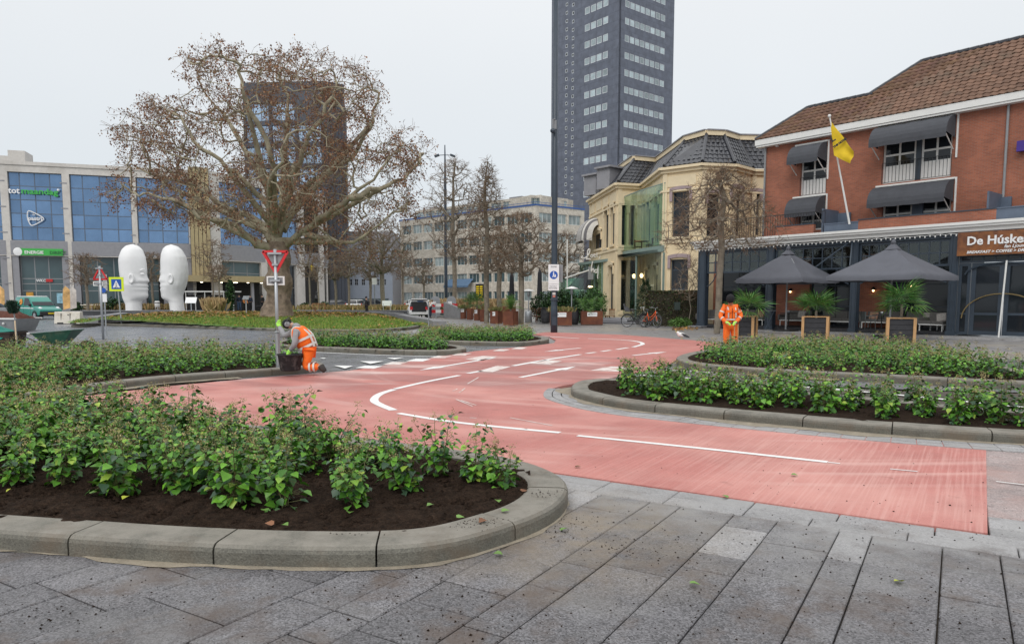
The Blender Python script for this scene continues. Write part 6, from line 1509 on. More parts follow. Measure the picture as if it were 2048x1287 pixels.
# ---- the two white heads
def head_statue(outline_l, outline_r, D, label, hair, face):
    pm('statue', (.80,.80,.80), var=.02, rough=.6); b = gx(sum(o[0] for o in outline_l)/len(outline_l)+18, D, .36); t = thing('head_sculpture', label, 'sculpture', b)
    cv = lambda q: (q[0]/3.064, q[1]/3.064+280)
    L_ = sorted([(cv(q)[1], cv(q)[0]) for q in outline_l]); R_ = sorted([(cv(q)[1], cv(q)[0]) for q in outline_r])
    def itp(T, y):
        if y <= T[0][0]: return T[0][1]
        for a, c in zip(T[:-1], T[1:]):
            if y <= c[0]: return a[1]+(c[1]-a[1])*(y-a[0])/(c[0]-a[0])
        return T[-1][1]
    y0, y1 = min(L_[0][0], R_[0][0]), 621.0; n = 72; na = 40; V = []; F_ = []; neck = 598
    for i in range(n+1):
        f = (i/n); y = y0+(y1-y0)*(f**1.25*.97+.03*f); xl, xr = itp(L_, y), itp(R_, y); 
        pl, pr = at(xl, y, D), at(xr, y, D); cx = (pl.x+pr.x)/2; rx = max(.05, (pr.x-pl.x)/2); h = (y-y0)/(y1-y0)
        ry = 1.35*min(1, sqrt(max(.001, 1-(1-min(1, h/.28))**2)))*(1 if h < .62 else max(.62, 1-(h-.62)*1.5)); 
        for k in range(na):
            a = 2*pi*k/na; ca, sa = cos(a), sin(a); side = ca if face == 'R' else -ca
            rr = ry*(1-.38*max(0, side)**1.5) ; 
            wv = 1.0
            if hair and side < .15 and h < .72: wv = 1+.028*sin(a*17+h*4)
            V.append((cx-b.x+rx*abs(ca)**(.9)*(1 if ca > 0 else -1)*(1 if wv == 1 else (1 if abs(ca) > .9 else wv)), rr*sa*wv, at(cx and (xl+xr)/2, y, D).z-b.z))
    for i in range(n):
        for k in range(na): k2 = (k+1) % na; F_.append((i*na+k, (i+1)*na+k, (i+1)*na+k2, i*na+k2))
    me = npmesh('head', V, F_, M['statue'], smooth=True); o = link('head', me, t)
    sx = 1 if face == 'R' else -1; ex = at((outline_l[0][0]), 0, D)
    return t, b
lo = [(815,638),(775,648),(752,672),(738,715),(735,740),(739,800),(747,850),(751,900),(752,940),(757,970),(768,992),(775,1010),(776,1045)]
ro = [(815,638),(850,650),(872,672),(888,715),(893,745),(897,780),(899,808),(897,825),(903,845),(913,862),(909,870),(899,876),(901,886),(908,893),(901,903),(908,914),(903,926),(905,940),(908,952),(903,966),(890,975),(876,978),(870,990),(868,1010),(869,1045)]
t1, b1_ = head_statue(lo, ro, 78, 'giant white head sculpture on the left, its face turned to the right', False, 'R')
lo2 = [(1050,640),(1020,648),(1000,665),(989,700),(986,740),(987,785),(985,810),(988,824),(982,842),(976,858),(980,868),(988,874),(986,884),(983,894),(988,904),(984,916),(988,930),(990,945),(990,958),(997,970),(1012,978),(1026,980),(1034,992),(1040,1010),(1044,1045)]
ro2 = [(1050,640),(1085,650),(1110,672),(1133,715),(1145,770),(1148,810),(1145,850),(1136,890),(1125,920),(1118,950),(1119,985),(1124,1015),(1128,1045)]
t2, b2_ = head_statue(lo2, ro2, 78, 'giant white head sculpture on the right with long combed hair, facing left', True, 'L')
def sfeat(t, b, ear, eye, brow, mouth, sx):
    D = 78; q = lambda px, py, dy: at(px/3.064, py/3.064+280, D+dy)-b
    e = q(*ear, -1.28); MB().lathe([(.02,0),(.34,.0),(.42,.08),(.36,.16),(.22,.12),(.16,.04)], 14, sx=.75, sy=1.35).build('ear', M['statue'], t, True, loc=e, rot=(pi/2,0,0))
    e = q(*eye, -.78); MB().ball((0,0,0), .26, 10, (1,.5,.45)).build('eyelid', M['statue'], t, True, loc=e)
    a, c = q(*brow[0], -.85), q(*brow[1], -.62); MB().tube([a, a.lerp(c, .5)+Vector((0,0,.1)), c], [.05,.09,.05], 6).build('brow', M['statue'], t, True)
sfeat(t1, b1_, (806,848), (872,820), ((855,802),(888,795)), None, 1); sfeat(t2, b2_, (1046,850), (1003,825), ((1018,800),(992,795)), None, -1)

# ---- people
def skin(name, verts, edges, radii, m, parent, root=0, sub=2, smooth=True):
    me = bpy.data.meshes.new(name); me.from_pydata([tuple(v) for v in verts], edges, []); o = bpy.data.objects.new(name, me); COL.objects.link(o)
    md = o.modifiers.new('s', 'SKIN'); md.use_smooth_shade = smooth
    for i, r in enumerate(radii):
        sv = me.skin_vertices[0].data[i]; sv.radius = r if hasattr(r, '__len__') else (r, r); sv.use_root = (i == root)
    ss = o.modifiers.new('u', 'SUBSURF'); ss.levels = sub; ss.render_levels = sub
    dg = bpy.context.evaluated_depsgraph_get(); dg.update(); m2 = bpy.data.meshes.new_from_object(o.evaluated_get(dg)); bpy.data.objects.remove(o)
    m2.materials.clear(); m2.materials.append(M[m]); m2.name = name; m2.polygons.foreach_set('use_smooth', [True]*len(m2.polygons)); return link(name, m2, parent)
pm('skin', (.50,.30,.21), rough=.55, var=.04); pm('hi_orange', (.95,.17,.012), rough=.7, var=.10, scale=9, emis=0.0, bump=.6, bscale=9); pm('reflective', (.62,.62,.58), rough=.4, var=.08, scale=12); pm('glove', (.42,.85,.12), rough=.7, var=.08)
pm('black_cloth', (.012,.012,.014), rough=.9); pm('grey_cloth', (.30,.30,.31), rough=.9, var=.12, scale=10, bump=.5, bscale=14); pm('boot', (.04,.034,.03), rough=.7, var=.3, scale=20); pm('dark_blue_cloth', (.02,.028,.05), rough=.9); pm('jeans', (.06,.10,.19), rough=.9); pm('light_blue_shirt', (.28,.38,.62), rough=.9); pm('white_cloth', (.68,.68,.66), rough=.9); pm('rust_cloth', (.50,.17,.05), rough=.9)
def person(J, label, top='dark_blue_cloth', legs='black_cloth', hair='black_cloth', s=1.0, hand=None, root_loc=(0,0,0), fingers=False, cap=None, boots='boot', shoes=True):
    """J: joints in the person's own frame: pelvis, chest, neck, head, sL,eL,hL, sR,eR,hR, kL,fL, kR,fR, tL,tR (toes) and hipL, hipR"""
    t = thing('person', label, 'person', root_loc); J = {k: Vector(v) for k, v in J.items()}
    names = ['pelvis','chest','neck','head','top','sL','eL','hL','sR','eR','hR','hipL','kL','fL','hipR','kR','fR','tL','tR']; J.setdefault('top', J['head']+(J['head']-J['neck']).normalized()*.10*s)
    ix = {n: i for i, n in enumerate(names)}; V = [J[n] for n in names]
    E = [('pelvis','chest'),('chest','neck'),('neck','head'),('head','top'),('chest','sL'),('sL','eL'),('eL','hL'),('chest','sR'),('sR','eR'),('eR','hR'),('pelvis','hipL'),('hipL','kL'),('kL','fL'),('pelvis','hipR'),('hipR','kR'),('kR','fR'),('fL','tL'),('fR','tR')]
    Rd = dict(pelvis=.13, chest=.14, neck=.055, head=.092, top=.075, sL=.06, eL=.042, hL=.03, sR=.06, eR=.042, hR=.03, hipL=.095, kL=.06, fL=.04, hipR=.095, kR=.06, fR=.04, tL=.03, tR=.03)
    E2 = [(ix[a], ix[b]) for a, b in E]; R2 = [Rd[n]*s for n in names]
    if fingers:                      # palm with five separate fingers on each hand, curled round what is held
        for hd, el in (('hL','eL'),('hR','eR')):
            w0 = J[hd]; d = (w0-J[el]).normalized(); fd = hand.get(hd, d).normalized() if hand else d; sd = fd.cross(Vector((0,0,1))).normalized() if abs(fd.z) < .9 else Vector((0,1,0))
            palm = w0+fd*.055; V.append(palm); R2.append(.028); pi_ = len(V)-1; E2.append((ix[hd], pi_))
            for k in range(4):
                off = sd*(k-1.5)*.022; cur = Vector((0,.5,-.6)) if fd.z < .2 else Vector((.6,.4,0)); p1 = palm+off+fd*.045*(1-.08*abs(k-1)); p2 = p1+(fd*.4+cur*.7).normalized()*.035; V += [p1, p2]; R2 += [.010, .008]; E2 += [(pi_, len(V)-2), (len(V)-2, len(V)-1)]
            p1 = palm+sd*.04+fd*.01; p2 = p1+(fd+sd*.4).normalized()*.03; V += [p1, p2]; R2 += [.011, .009]; E2 += [(pi_, len(V)-2), (len(V)-2, len(V)-1)]
    skin('body', V, E2, R2, 'skin', t)
    # face
    fd = J.get('face', Vector((0,-1,0))) if 'face' in J else Vector((0,-1,0)); fd = fd.normalized(); upv = (J['top']-J['neck']).normalized(); hc = J['head']; sdv = fd.cross(upv).normalized(); fr = .088*s
    MB().ball(hc+fd*fr*.98-upv*.0, .018*s, 6).build('nose', M['skin'], t, True)
    for q in (-1, 1): MB().ball(hc+fd*fr*.86+sdv*q*.032+upv*.025, .010, 6).build('eye', M['black_cloth'], t); MB().ball(hc+sdv*q*fr*.98, .022*s, 6, (.6,1,1)).build('ear', M['skin'], t, True)
    MB().ball(hc+fd*fr*.9-upv*.04, .018, 6, (1.2,.5,.35)).build('mouth', M[pm('lip', (.42,.17,.14))], t)
    # hair or cap : shell over the back and top of the head
    mb = MB(); mb.ball((0,0,0), (.115 if cap else .108)*s, 14, (1,1,1.15 if cap else 1.02)); o = mb.build('cap' if cap else 'hair', M[cap or hair], t, True, loc=hc+upv*.045-fd*.022)
    # clothes
    up_ = ['pelvis','chest','neck','sL','eL','hL','sR','eR','hR']; iu = {n: i for i, n in enumerate(up_)}; eu = [e for e in E if e[0] in iu and e[1] in iu]
    pos_ = {n: J[n].copy() for n in up_}; pos_['neck'] = J['chest'].lerp(J['neck'], .72)
    for h_, e_ in (('hL','eL'),('hR','eR')): pos_[h_] = J[e_].lerp(J[h_], .90)
    rr = dict(pelvis=.165, chest=.185, neck=.085, sL=.088, eL=.066, hL=.054, sR=.088, eR=.066, hR=.054)
    skin('jacket', [pos_[n] for n in up_], [(iu[a], iu[b]) for a, b in eu], [rr[n]*s for n in up_], top, t)
    lo_ = ['pelvis','hipL','kL','fL','hipR','kR','fR']; il = {n: i for i, n in enumerate(lo_)}; rl = dict(pelvis=.15, hipL=.125, kL=.095, fL=.078, hipR=.125, kR=.095, fR=.078); pl = {n: J[n].copy() for n in lo_}
    for f_, k_ in (('fL','kL'),('fR','kR')): pl[f_] = J[k_].lerp(J[f_], .92)
    skin('trousers', [pl[n] for n in lo_], [(il[a], il[b]) for a, b in (('pelvis','hipL'),('hipL','kL'),('kL','fL'),('pelvis','hipR'),('hipR','kR'),('kR','fR'))], [rl[n]*s for n in lo_], legs, t)
    for f_, t_ in (('fL','tL'),('fR','tR')):
        a, b = J[f_], J[t_]; MB().tube([a+(a-b)*.25, a, a.lerp(b, .6), b+(b-a)*.15], [.05*s,.062*s,.055*s,.035*s], 8).build('shoe', M[boots], t, True)
    return t, J
def ring(t, c, d, r, w_, m='reflective', name='reflective_band', sc=(1,1)):
    c = Vector(c); d = Vector(d).normalized(); x = d.orthogonal().normalized(); 
    if abs(d.x) < .9: x = (Vector((1,0,0))-d*d.x).normalized()
    y = d.cross(x); mb = MB(); n = 16; vs = []
    for q in (-w_/2, w_/2):
        for k in range(n): a = 2*pi*k/n; vs.append(c+d*q+x*cos(a)*r*sc[0]+y*sin(a)*r*sc[1])
    mb.add(vs, [(k, (k+1) % n, n+(k+1) % n, n+k) for k in range(n)]); return mb.build(name, M[m], t, True, fix=False)
def stand(px, D, label, h=1.75, rz=0, walk=0, z=0, **k):
    s = h/1.75; b = gx(px, D, z); r = Matrix.Rotation(rz, 3, 'Z')
    J = dict(pelvis=(0,0,.95), chest=(0,-.01,1.30), neck=(0,-.01,1.48), head=(0,-.02,1.62), sL=(-.17,0,1.40), eL=(-.22,.03,1.14), hL=(-.21,-.06,.92), sR=(.17,0,1.40), eR=(.22,.03,1.14), hR=(.21,-.06,.92), hipL=(-.09,0,.9), kL=(-.10,-.04-walk*.5,.5), fL=(-.10,.02-walk,.07), hipR=(.09,0,.9), kR=(.10,-.03+walk*.2,.5), fR=(.10,.02+walk,.07), tL=(-.11,-.13-walk,.04), tR=(.11,-.13+walk,.04))
    J.update(k.pop('pose', {})); J = {n: r @ (Vector(v)*s) for n, v in J.items()}; J['face'] = r @ Vector((0,-1,-.1)); return person(J, label, s=s, root_loc=b, **k)
# kneeling worker
D0 = 14.85; kb = at(612, 741, D0); kb.z = .02
def K_(px, py, dy=0.0): return at(px, py, D0+dy)-kb
J = dict(pelvis=K_(616,696), chest=K_(601,667,-.02), neck=K_(590,652), head=K_(577,649), top=K_(570,650), sL=K_(594,660,.2), eL=K_(569,672,.30), hL=K_(557,650,.5), sR=K_(593,664,-.2), eR=K_(589,690,-.25), hR=K_(579,702,-.12),
         hipL=K_(618,703,.1), kL=K_(612,733,.13), fL=K_(643,732,.15), hipR=K_(618,704,-.1), kR=K_(610,735,-.12), fR=K_(641,733,-.13), tL=K_(650,741,.15), tR=K_(648,742,-.13), face=Vector((-.75,0,-.6)))
t, J = person(J, 'kneeling worker in orange vest and grey sleeves with ear defenders, gripping a signpost', top='grey_cloth', legs='hi_orange', hair='black_cloth', fingers=True, hand={'hL': Vector((.1,.2,1)), 'hR': Vector((-.5,0,-.8))}, root_loc=kb, s=.93)
sk = [J['pelvis']+Vector((0,0,-.02)), J['pelvis'].lerp(J['chest'], .5), J['chest'], J['chest'].lerp(J['neck'], .55), J['sL'], J['sR']]
skin('safety_vest', sk, [(0,1),(1,2),(2,3),(2,4),(2,5)], [(.19,.20),(.185,.20),(.21,.215),(.15,.15),.115,.115], 'hi_orange', t)
ax = (J['chest']-J['pelvis']).normalized()
ring(t, J['pelvis']+ax*.045, ax, .20, .05, sc=(1,1.0)); ring(t, J['pelvis'].lerp(J['chest'], .62), ax, .212, .05)
for sy in (-.10,.10):
    c0 = J['pelvis']+ax*.05; pts = [c0+Vector((-.17,sy,0)), J['pelvis'].lerp(J['chest'], .7)+Vector((-.20,sy,0)), J['chest']+ax*.17+Vector((-.05,sy,.02)), J['chest']+Vector((.19,sy*1.0,.05)), J['pelvis'].lerp(J['chest'], .5)+Vector((.2,sy,.0)), c0+Vector((.18,sy,0))]
    MB().tube(chaikin(pts, 2, False), .024, 6).build('reflective_band', M['reflective'], t, True)
for a, b in (('kL','fL'),('kR','fR')):
    for f in (.35,.62): ring(t, J[a].lerp(J[b], f), J[b]-J[a], .099, .04)
for h_, e_ in (('hL','eL'),('hR','eR')):
    d = (J[h_]-J[e_]).normalized(); up2 = Vector((.1,.1,1)) if h_ == 'hL' else Vector((-.5,0,-.8)); V = [J[h_]-d*.07, J[h_], J[h_]+up2.normalized()*.06]; E2 = [(0,1),(1,2)]; R2 = [.046,.045,.042]
    sd = up2.cross(Vector((0,1,0))).normalized()
    for k in range(4): p = V[2]+Vector((0,1,0))*(k-1.5)*.024+up2.normalized()*.04; V += [p, p+(up2.normalized()*.3-sd*.8)*.035]; R2 += [.014,.012]; E2 += [(2, len(V)-2), (len(V)-2, len(V)-1)]
    p = V[1]+sd*.05+up2.normalized()*.05; V.append(p); R2.append(.014); E2.append((1, len(V)-1)); skin('glove', V, E2, R2, 'glove', t)
hc = J['head']; MB().lathe([(.03,0),(.055,.01),(.058,.035),(.04,.055)], 12).build('ear_defender', M['grey_m'], t, True, loc=hc+Vector((.01,-.085,.01)), rot=(pi/2,0,0)); MB().lathe([(.03,0),(.055,.01),(.058,.035),(.04,.055)], 12).build('ear_defender', M['grey_m'], t, True, loc=hc+Vector((.01,.085,.01)), rot=(-pi/2,0,0))
MB().tube([hc+Vector((.01+.0*cos(a), -.135*cos(a), .01+.135*sin(a))) for a in [pi*k/10 for k in range(11)]], .012, 6).build('headband', M['black'], t, True)
MB().ball(J['neck']+Vector((.02,0,.0)), .085, 10, (1.1,1.1,.8)).build('hood', M['grey_cloth'], t, True)
# mortar tub
t = thing('mortar_tub', 'black plastic mortar tub with a dusty grey rim before the kneeling worker', 'tub', gx(581, 14.65, .12)); pm('tub', (.02,.021,.023), rough=.85, var=.5, scale=9, dirt=(.16,.155,.15,.6), dscale=9, dlo=.52, dhi=.68)
MB().lathe([(.18,0),(.20,.02),(.245,.31),(.265,.32),(.265,.34),(.24,.34),(.23,.31),(.18,.05),(.0,.05)], 28, sx=1.0, sy=.9).build('shell', M['tub'], t, True); MB().lathe([(.215,.27),(.18,.285),(.0,.28)], 20, sx=1.0, sy=.9).build('mortar_mix', M[pm('mortar', (.20,.20,.20), rough=.9, bump=1, bscale=30)], t)
# standing worker
D0 = 23.0; kb = gx(1461, D0, .0)
def K_(px, py, dy=0.0): return at(px, py, D0+dy)-kb
J = dict(pelvis=K_(1461,647), chest=K_(1461,622,-.02), neck=K_(1461,608,-.06), head=K_(1461,600.5,-.2), top=K_(1461,594.5,-.21), sL=K_(1449,613.5), eL=K_(1440,632,-.05), hL=K_(1453.5,645,-.33), sR=K_(1473,613.5), eR=K_(1483,631,-.05), hR=K_(1471,645,-.33),
         hipL=K_(1454.5,650), kL=K_(1452.5,671,-.03), fL=K_(1452,692), hipR=K_(1467.5,650), kR=K_(1469,671,-.03), fR=K_(1470,692), tL=K_(1450.5,696,-.17), tR=K_(1471.5,696,-.17), face=Vector((0,-.55,-.85)))
t, J = person(J, 'standing worker in full orange suit and black cap looking down over a spade', top='hi_orange', legs='hi_orange', cap='black_cloth', fingers=True, hand={'hL': Vector((.4,-.6,-.3)), 'hR': Vector((-.4,-.6,-.3))}, root_loc=kb, s=1.12)
ring(t, J['pelvis'].lerp(J['chest'], .35), (0,0,1), .218, .045); ring(t, J['pelvis'].lerp(J['chest'], .35)-Vector((0,0,.0)), (0,0,1), .15, .03)
for sx_ in (-.115,.115):
    pts = [J['pelvis']+Vector((sx_,-.16,.18)), J['chest']+Vector((sx_,-.19,0)), J['chest']+Vector((sx_,-.08,.15)), J['chest']+Vector((sx_,.08,.14)), J['chest']+Vector((sx_,.17,0))]; MB().tube(chaikin(pts, 2, False), .024, 6).build('reflective_band', M['reflective'], t, True)
for a, b in (('sL','eL'),('sR','eR')): ring(t, J[a].lerp(J[b], .55), J[b]-J[a], .084, .045)
for a, b in (('eL','hL'),('eR','hR')): ring(t, J[a].lerp(J[b], .4), J[b]-J[a], .072, .045)
for h_ in ('hL','hR'):
    s_ = 1 if h_ == 'hL' else -1; V = [J[h_]+Vector((-.03*s_,.03,.02)), J[h_], J[h_]+Vector((.05*s_,-.03,-.02))]; E2 = [(0,1),(1,2)]; R2 = [.042,.05,.045]
    for k in range(4): p = V[2]+Vector((.02*s_*k-.01*s_,-.04,-.015-.004*k)); V += [p, p+Vector((.0,-.01,-.04))]; R2 += [.014,.012]; E2 += [(2, len(V)-2), (len(V)-2, len(V)-1)]
    V.append(V[1]+Vector((.05*s_,.0,.035))); R2.append(.014); E2.append((1, len(V)-1)); skin('glove', V, E2, R2, 'glove', t)
MB().tube([J['pelvis']+Vector((0,-.185,.02)), J['chest']+Vector((0,-.19,.1))], .010, 5).build('zip', M['black'], t)
for s_ in (-1, 1): MB().box(-.06+s_*.09, .06+s_*.09, -.2, -.17, -.02, .06).build('pocket_flap', M['hi_orange'], t, loc=J['chest']+Vector((0,-.0,-.02)))
sp = thing('spade', 'upright spade with a long wooden handle held by the standing worker', 'spade', kb+Vector((0,-.36,0))); zt = J['hL'].z; MB().tube([(0,0,.15),(0,0,zt-.03)], .018, 8).build('handle', M['timber'], sp); MB().tube([(-.13,0,zt-.02),(.13,0,zt-.02)], .018, 8).build('grip', M['black'], sp); MB().box(-.09,.09,-.01,.01,-.08,.24).build('blade', M['steel'], sp)
# people further off
stand(841, 63, 'grey haired man in pale blue shirt and dark trousers standing behind the open car', 1.84, pi, top='light_blue_shirt', legs='dark_blue_cloth', hair='grey_cloth')
stand(859.5, 61.5, 'person in a white top leaning into the open car boot', 1.66, pi*.8, top='white_cloth', legs='dark_blue_cloth', hair=pm('brown_hair', (.20,.13,.08)), pose=dict(chest=(0,-.14,1.22), neck=(0,-.24,1.37), head=(0,-.31,1.49), sL=(-.17,-.2,1.32), sR=(.17,-.2,1.32), eL=(-.22,-.42,1.2), hL=(-.2,-.62,1.1), eR=(.22,-.4,1.15), hR=(.2,-.6,1.0)))
stand(733, 72, 'pedestrian all in black with a backpack walking across the square', 1.86, 1.9, .12, top='black_cloth', legs='black_cloth')
t0 = [o for o in bpy.data.objects if o.get('label', '').startswith('pedestrian all in black')][0]; MB().cbox((.20,.02,1.2), (.20,.32,.46)).build('backpack', M['black_cloth'], t0)
stand(479, 80, 'person in a dark blue coat and jeans on the path by the passage', 1.85, 0, .1, z=.3, top='dark_blue_cloth', legs='jeans')
stand(488, 79, 'person in rust coloured coat bending beside the info board', 1.75, .9, .05, z=.3, top='rust_cloth', legs='black_cloth', pose=dict(chest=(0,-.2,1.2), neck=(0,-.33,1.32), head=(0,-.42,1.42), sL=(-.17,-.25,1.3), sR=(.17,-.25,1.3), eL=(-.2,-.35,1.0), hL=(-.2,-.5,.85), eR=(.2,-.35,1.0), hR=(.2,-.5,.85)))
stand(501, 82, 'person in dark jacket right of the info board', 1.8, .4, .08, z=.3, top='dark_blue_cloth', legs='black_cloth')
stand(525, 82, 'person in long dark coat nearest the big trunk', 1.84, -.3, .1, z=.3, top='black_cloth', legs='black_cloth')
def dog(px, D, z, label):
    t = thing('dog', label, 'dog', gx(px, D, z)); V = [(0,0,.5),(.28,0,.52),(.42,0,.66),(.52,0,.74),(.62,0,.71),(-.3,0,.5),(-.45,0,.62),(.26,.08,.28),(.27,.08,.03),(.26,-.08,.28),(.24,-.08,.03),(-.3,.08,.3),(-.36,.08,.16),(-.32,.08,.03),(-.3,-.08,.3),(-.37,-.08,.16),(-.33,-.08,.03)]
    E = [(0,1),(1,2),(2,3),(3,4),(0,5),(5,6),(1,7),(7,8),(1,9),(9,10),(5,11),(11,12),(12,13),(5,14),(14,15),(15,16)]; skin('body', V, E, [.12,.14,.09,.08,.04,.11,.02,.05,.03,.05,.03,.06,.035,.03,.06,.035,.03], 'black_cloth', t)
    for y in (-.05,.05): MB().add([(.47,y,.78),(.53,y,.78),(.49,y*1.3,.88)], [(0,1,2)]).build('ear', M['black_cloth'], t)
dog(519, 81, .3, 'small black dog standing beside the person near the trunk')
# gull
def gull():
    t = thing('gull', 'white gull with dark folded wings sitting beside the far red path', 'bird', G(1363, 678), .25); pm('bird_white', (.80,.80,.78), var=.04); pm('bird_dark', (.05,.05,.055))
    skin('body', [(0,0,.17),(-.11,0,.19),(-.17,0,.27),(-.19,0,.31),(.14,0,.14),(.27,0,.10)], [(0,1),(1,2),(2,3),(0,4),(4,5)], [.10,.09,.055,.05,.06,.015], 'bird_white', t)
    for s_ in (-1, 1): MB().add([(-.08,s_*.10,.24),(.06,s_*.115,.22),(.33,s_*.04,.09),(.30,s_*.06,.05),(.05,s_*.105,.12)], [(0,1,2,3,4)]).build('wing', M['bird_dark'], t); MB().tube([(.0,s_*.04,.08),(.0,s_*.04,0)], .008, 5).build('leg', M['yellow'], t); MB().ball((-.225,s_*.035,.32), .008, 6).build('eye', M['bird_dark'], t)
    MB().tube([(-.22,0,.31),(-.28,0,.295)], [.014,.004], 6).build('beak', M['yellow'], t)
gull()
# ---- bicycles
def bicycle(loc, rz, col, label, childseat=False, s=1.0):
    t = thing('bicycle', label, 'bicycle', loc, rz); R_ = .34; wb = 1.08; fm = M[col]
    for x, nm in ((-wb/2, 'rear'), (wb/2, 'front')):
        w_ = MB(); pts = [(x+R_*cos(a*pi/14), 0, R_+R_*sin(a*pi/14)) for a in range(29)]; wh = MB().tube(pts, .022, 6, False).build('wheel', M['black'], t, True)
        MB().tube([(x+(R_-.03)*cos(a*pi/14), 0, R_+(R_-.03)*sin(a*pi/14)) for a in range(29)], .010, 5, False).build('rim', M['steel'], wh)
        mb = MB()
        for k in range(14): a = k*2*pi/14; mb.tube([(x,0,R_),(x+(R_-.03)*cos(a),0,R_+(R_-.03)*sin(a))], .0025, 3, False)
        mb.lathe([(.03,-.04),(.03,.04)], 8, (0,0,0)); mb.v[-16:] = [(v[0]+x, v[2], v[1]+R_) for v in mb.v[-16:]]; mb.build('spokes', M['steel'], wh)
        MB().tube([(x+(R_+.035)*cos(a), 0, R_+(R_+.035)*sin(a)) for a in [radians(q) for q in (range(10, 171, 16) if nm == 'rear' else range(30, 161, 13))]], .018, 5).build('mudguard', M['black'], t)
    bbk = (-.08,0,.30); seat = (-.22,0,.80); headt = (.40,0,.92); headb = (.43,0,.72); mb = MB()
    mb.tube([bbk, seat], .018, 8).tube([headb, (.2,0,.5), bbk], .024, 8).tube([(.405,0,.86),(.15,0,.62),(-.15,0,.5)], .018, 8).tube([headt, headb], .022, 8)
    for y in (-.05,.05): mb.tube([bbk, (-wb/2, y, R_)], .011, 6).tube([(-.2,0,.72), (-wb/2, y, R_)], .010, 6).tube([headb, (wb/2, y, R_)], .012, 6)
    mb.build('frame', fm, t, True)
    MB().tube([seat, (-.235,0,.93)], .013, 6).build('seat_post', M['steel'], t); MB().tube([(-.36,0,.97),(-.24,0,.96),(-.1,0,.95)], [.07,.075,.025], 8).build('saddle', M['black'], t, True)
    MB().tube([headt, (.385,0,1.06)], .014, 6).tube([(.22,-.27,1.10),(.36,-.24,1.12),(.41,-.1,1.09),(.385,0,1.06),(.41,.1,1.09),(.36,.24,1.12),(.22,.27,1.10)], .012, 6).build('handlebar', M['white_frame' if childseat else 'steel'], t, True)
    MB().box(-.55,.1,-.03,-.02,.27,.36).build('chain_case', M['black'], t); MB().tube([(-.08,-.1,.3),(.05,-.1,.16)], .01, 5).box(.0,.1,-.16,-.06,.15,.175).build('pedal', M['black'], t); MB().tube([(-.12,.02,.28),(-.02,-.15,.02)], .009, 5).build('kick_stand', M['steel'], t)
    mb = MB(); mb.box(-.75,-.28,-.06,.06,.73,.75); mb.tube([(-.7,.05,.73),(-wb/2,.06,R_)], .007, 4); mb.build('carrier', M['black'], t); MB().ball((.5,0,.82), .035, 8).build('headlight', M['steel'], t)
    if childseat:
        mb = MB(); mb.cbox((-.50,0,.90), (.30,.30,.06)); mb.bar((-.62,0,.90), (-.74,0,1.32), .30, .06); mb.bar((-.5,-.16,.93),(-.64,-.17,1.1),.04,.2); mb.bar((-.5,.16,.93),(-.64,.17,1.1),.04,.2); mb.build('child_seat', M[pm('seat_grey', (.07,.072,.08), rough=.6)], t)
    return t
pm('bike_orange', (.85,.12,.02), rough=.4, var=.03); pm('bike_black', (.02,.02,.025), rough=.3)
bicycle(gx(1273, 41.8), -.32, 'bike_black', 'black bicycle with grey child seat and white handlebar', True)
bicycle(gx(1300, 41.3), -.95, 'bike_orange', 'orange framed bicycle leaning towards the hedge')
# ---- corten planters and the cafe terrace of the villa
pm('corten', (.135,.042,.022), rough=.75, var=.25, scale=2.5, dirt=(.22,.075,.03,.7), dscale=1.4, dlo=.45, dhi=.65)
LEAFP = [(.035,.10,.015),(.06,.16,.03),(.10,.22,.04)]
def frond(seed=0, L=.62, n=13, cols=LEAFP, w_=.035):
    rng = np.random.default_rng(seed); V = []; F_ = []; C = []
    def tri(a, b, c, col): V.extend([a, b, c]); F_.append((len(V)-3, len(V)-2, len(V)-1)); C.append(col)
    st = .55*L; 
    for q in range(3):
        x0, x1 = st*q/3, st*(q+1)/3; z0, z1 = -.0*q, 0; tri((x0,-.006,0),(x1,-.006,0),(x1,.006,0),cols[0]); tri((x0,-.006,0),(x1,.006,0),(x0,.006,0),cols[0])
    for k in range(n):
        a = radians(-95+190*k/(n-1)); l = L*(.62+.38*cos(a*.7))*(.9+.2*rng.random()); d = (cos(a), sin(a)); pd = (-d[1], d[0]); droop = .10+.12*rng.random(); b = (st, 0, 0); m = (st+d[0]*l*.55, d[1]*l*.55, -.02); e = (st+d[0]*l, d[1]*l, -l*droop*1.3); c = cols[rng.integers(0, len(cols))]; c = tuple(v*(.7+.6*rng.random()) for v in c)
        ml = (m[0]+pd[0]*w_/2, m[1]+pd[1]*w_/2, m[2]+.012); mr = (m[0]-pd[0]*w_/2, m[1]-pd[1]*w_/2, m[2]+.012); tri(b, ml, m, c); tri(b, m, mr, c); tri(ml, e, m, c); tri(m, e, mr, c)
    return npmesh('frond', V, F_, M['leaf'], C)
def pinnate(seed, L=.9, cols=((.09,.20,.035),(.14,.27,.05),(.05,.13,.03))):
    rng = np.random.default_rng(seed); V = []; F_ = []; C = []
    n = 16
    for k in range(n):
        t = k/(n-1); x = L*t; z = .28*L*sin(t*2.4)-.32*L*t*t; 
        for s_ in (-1, 1):
            l = L*.30*(sin(pi*(.12+.85*t))); c = cols[rng.integers(0,3)]; V += [(x-.012,0,z),(x+.012,0,z),(x+l*.75,s_*l,z-l*.25)]; F_.append((len(V)-3, len(V)-2, len(V)-1)); C.append(c)
    return npmesh('frond', V, F_, M['leaf'], C)
FR_ = [frond(s) for s in range(4)]; FRP = [pinnate(s) for s in range(3)]
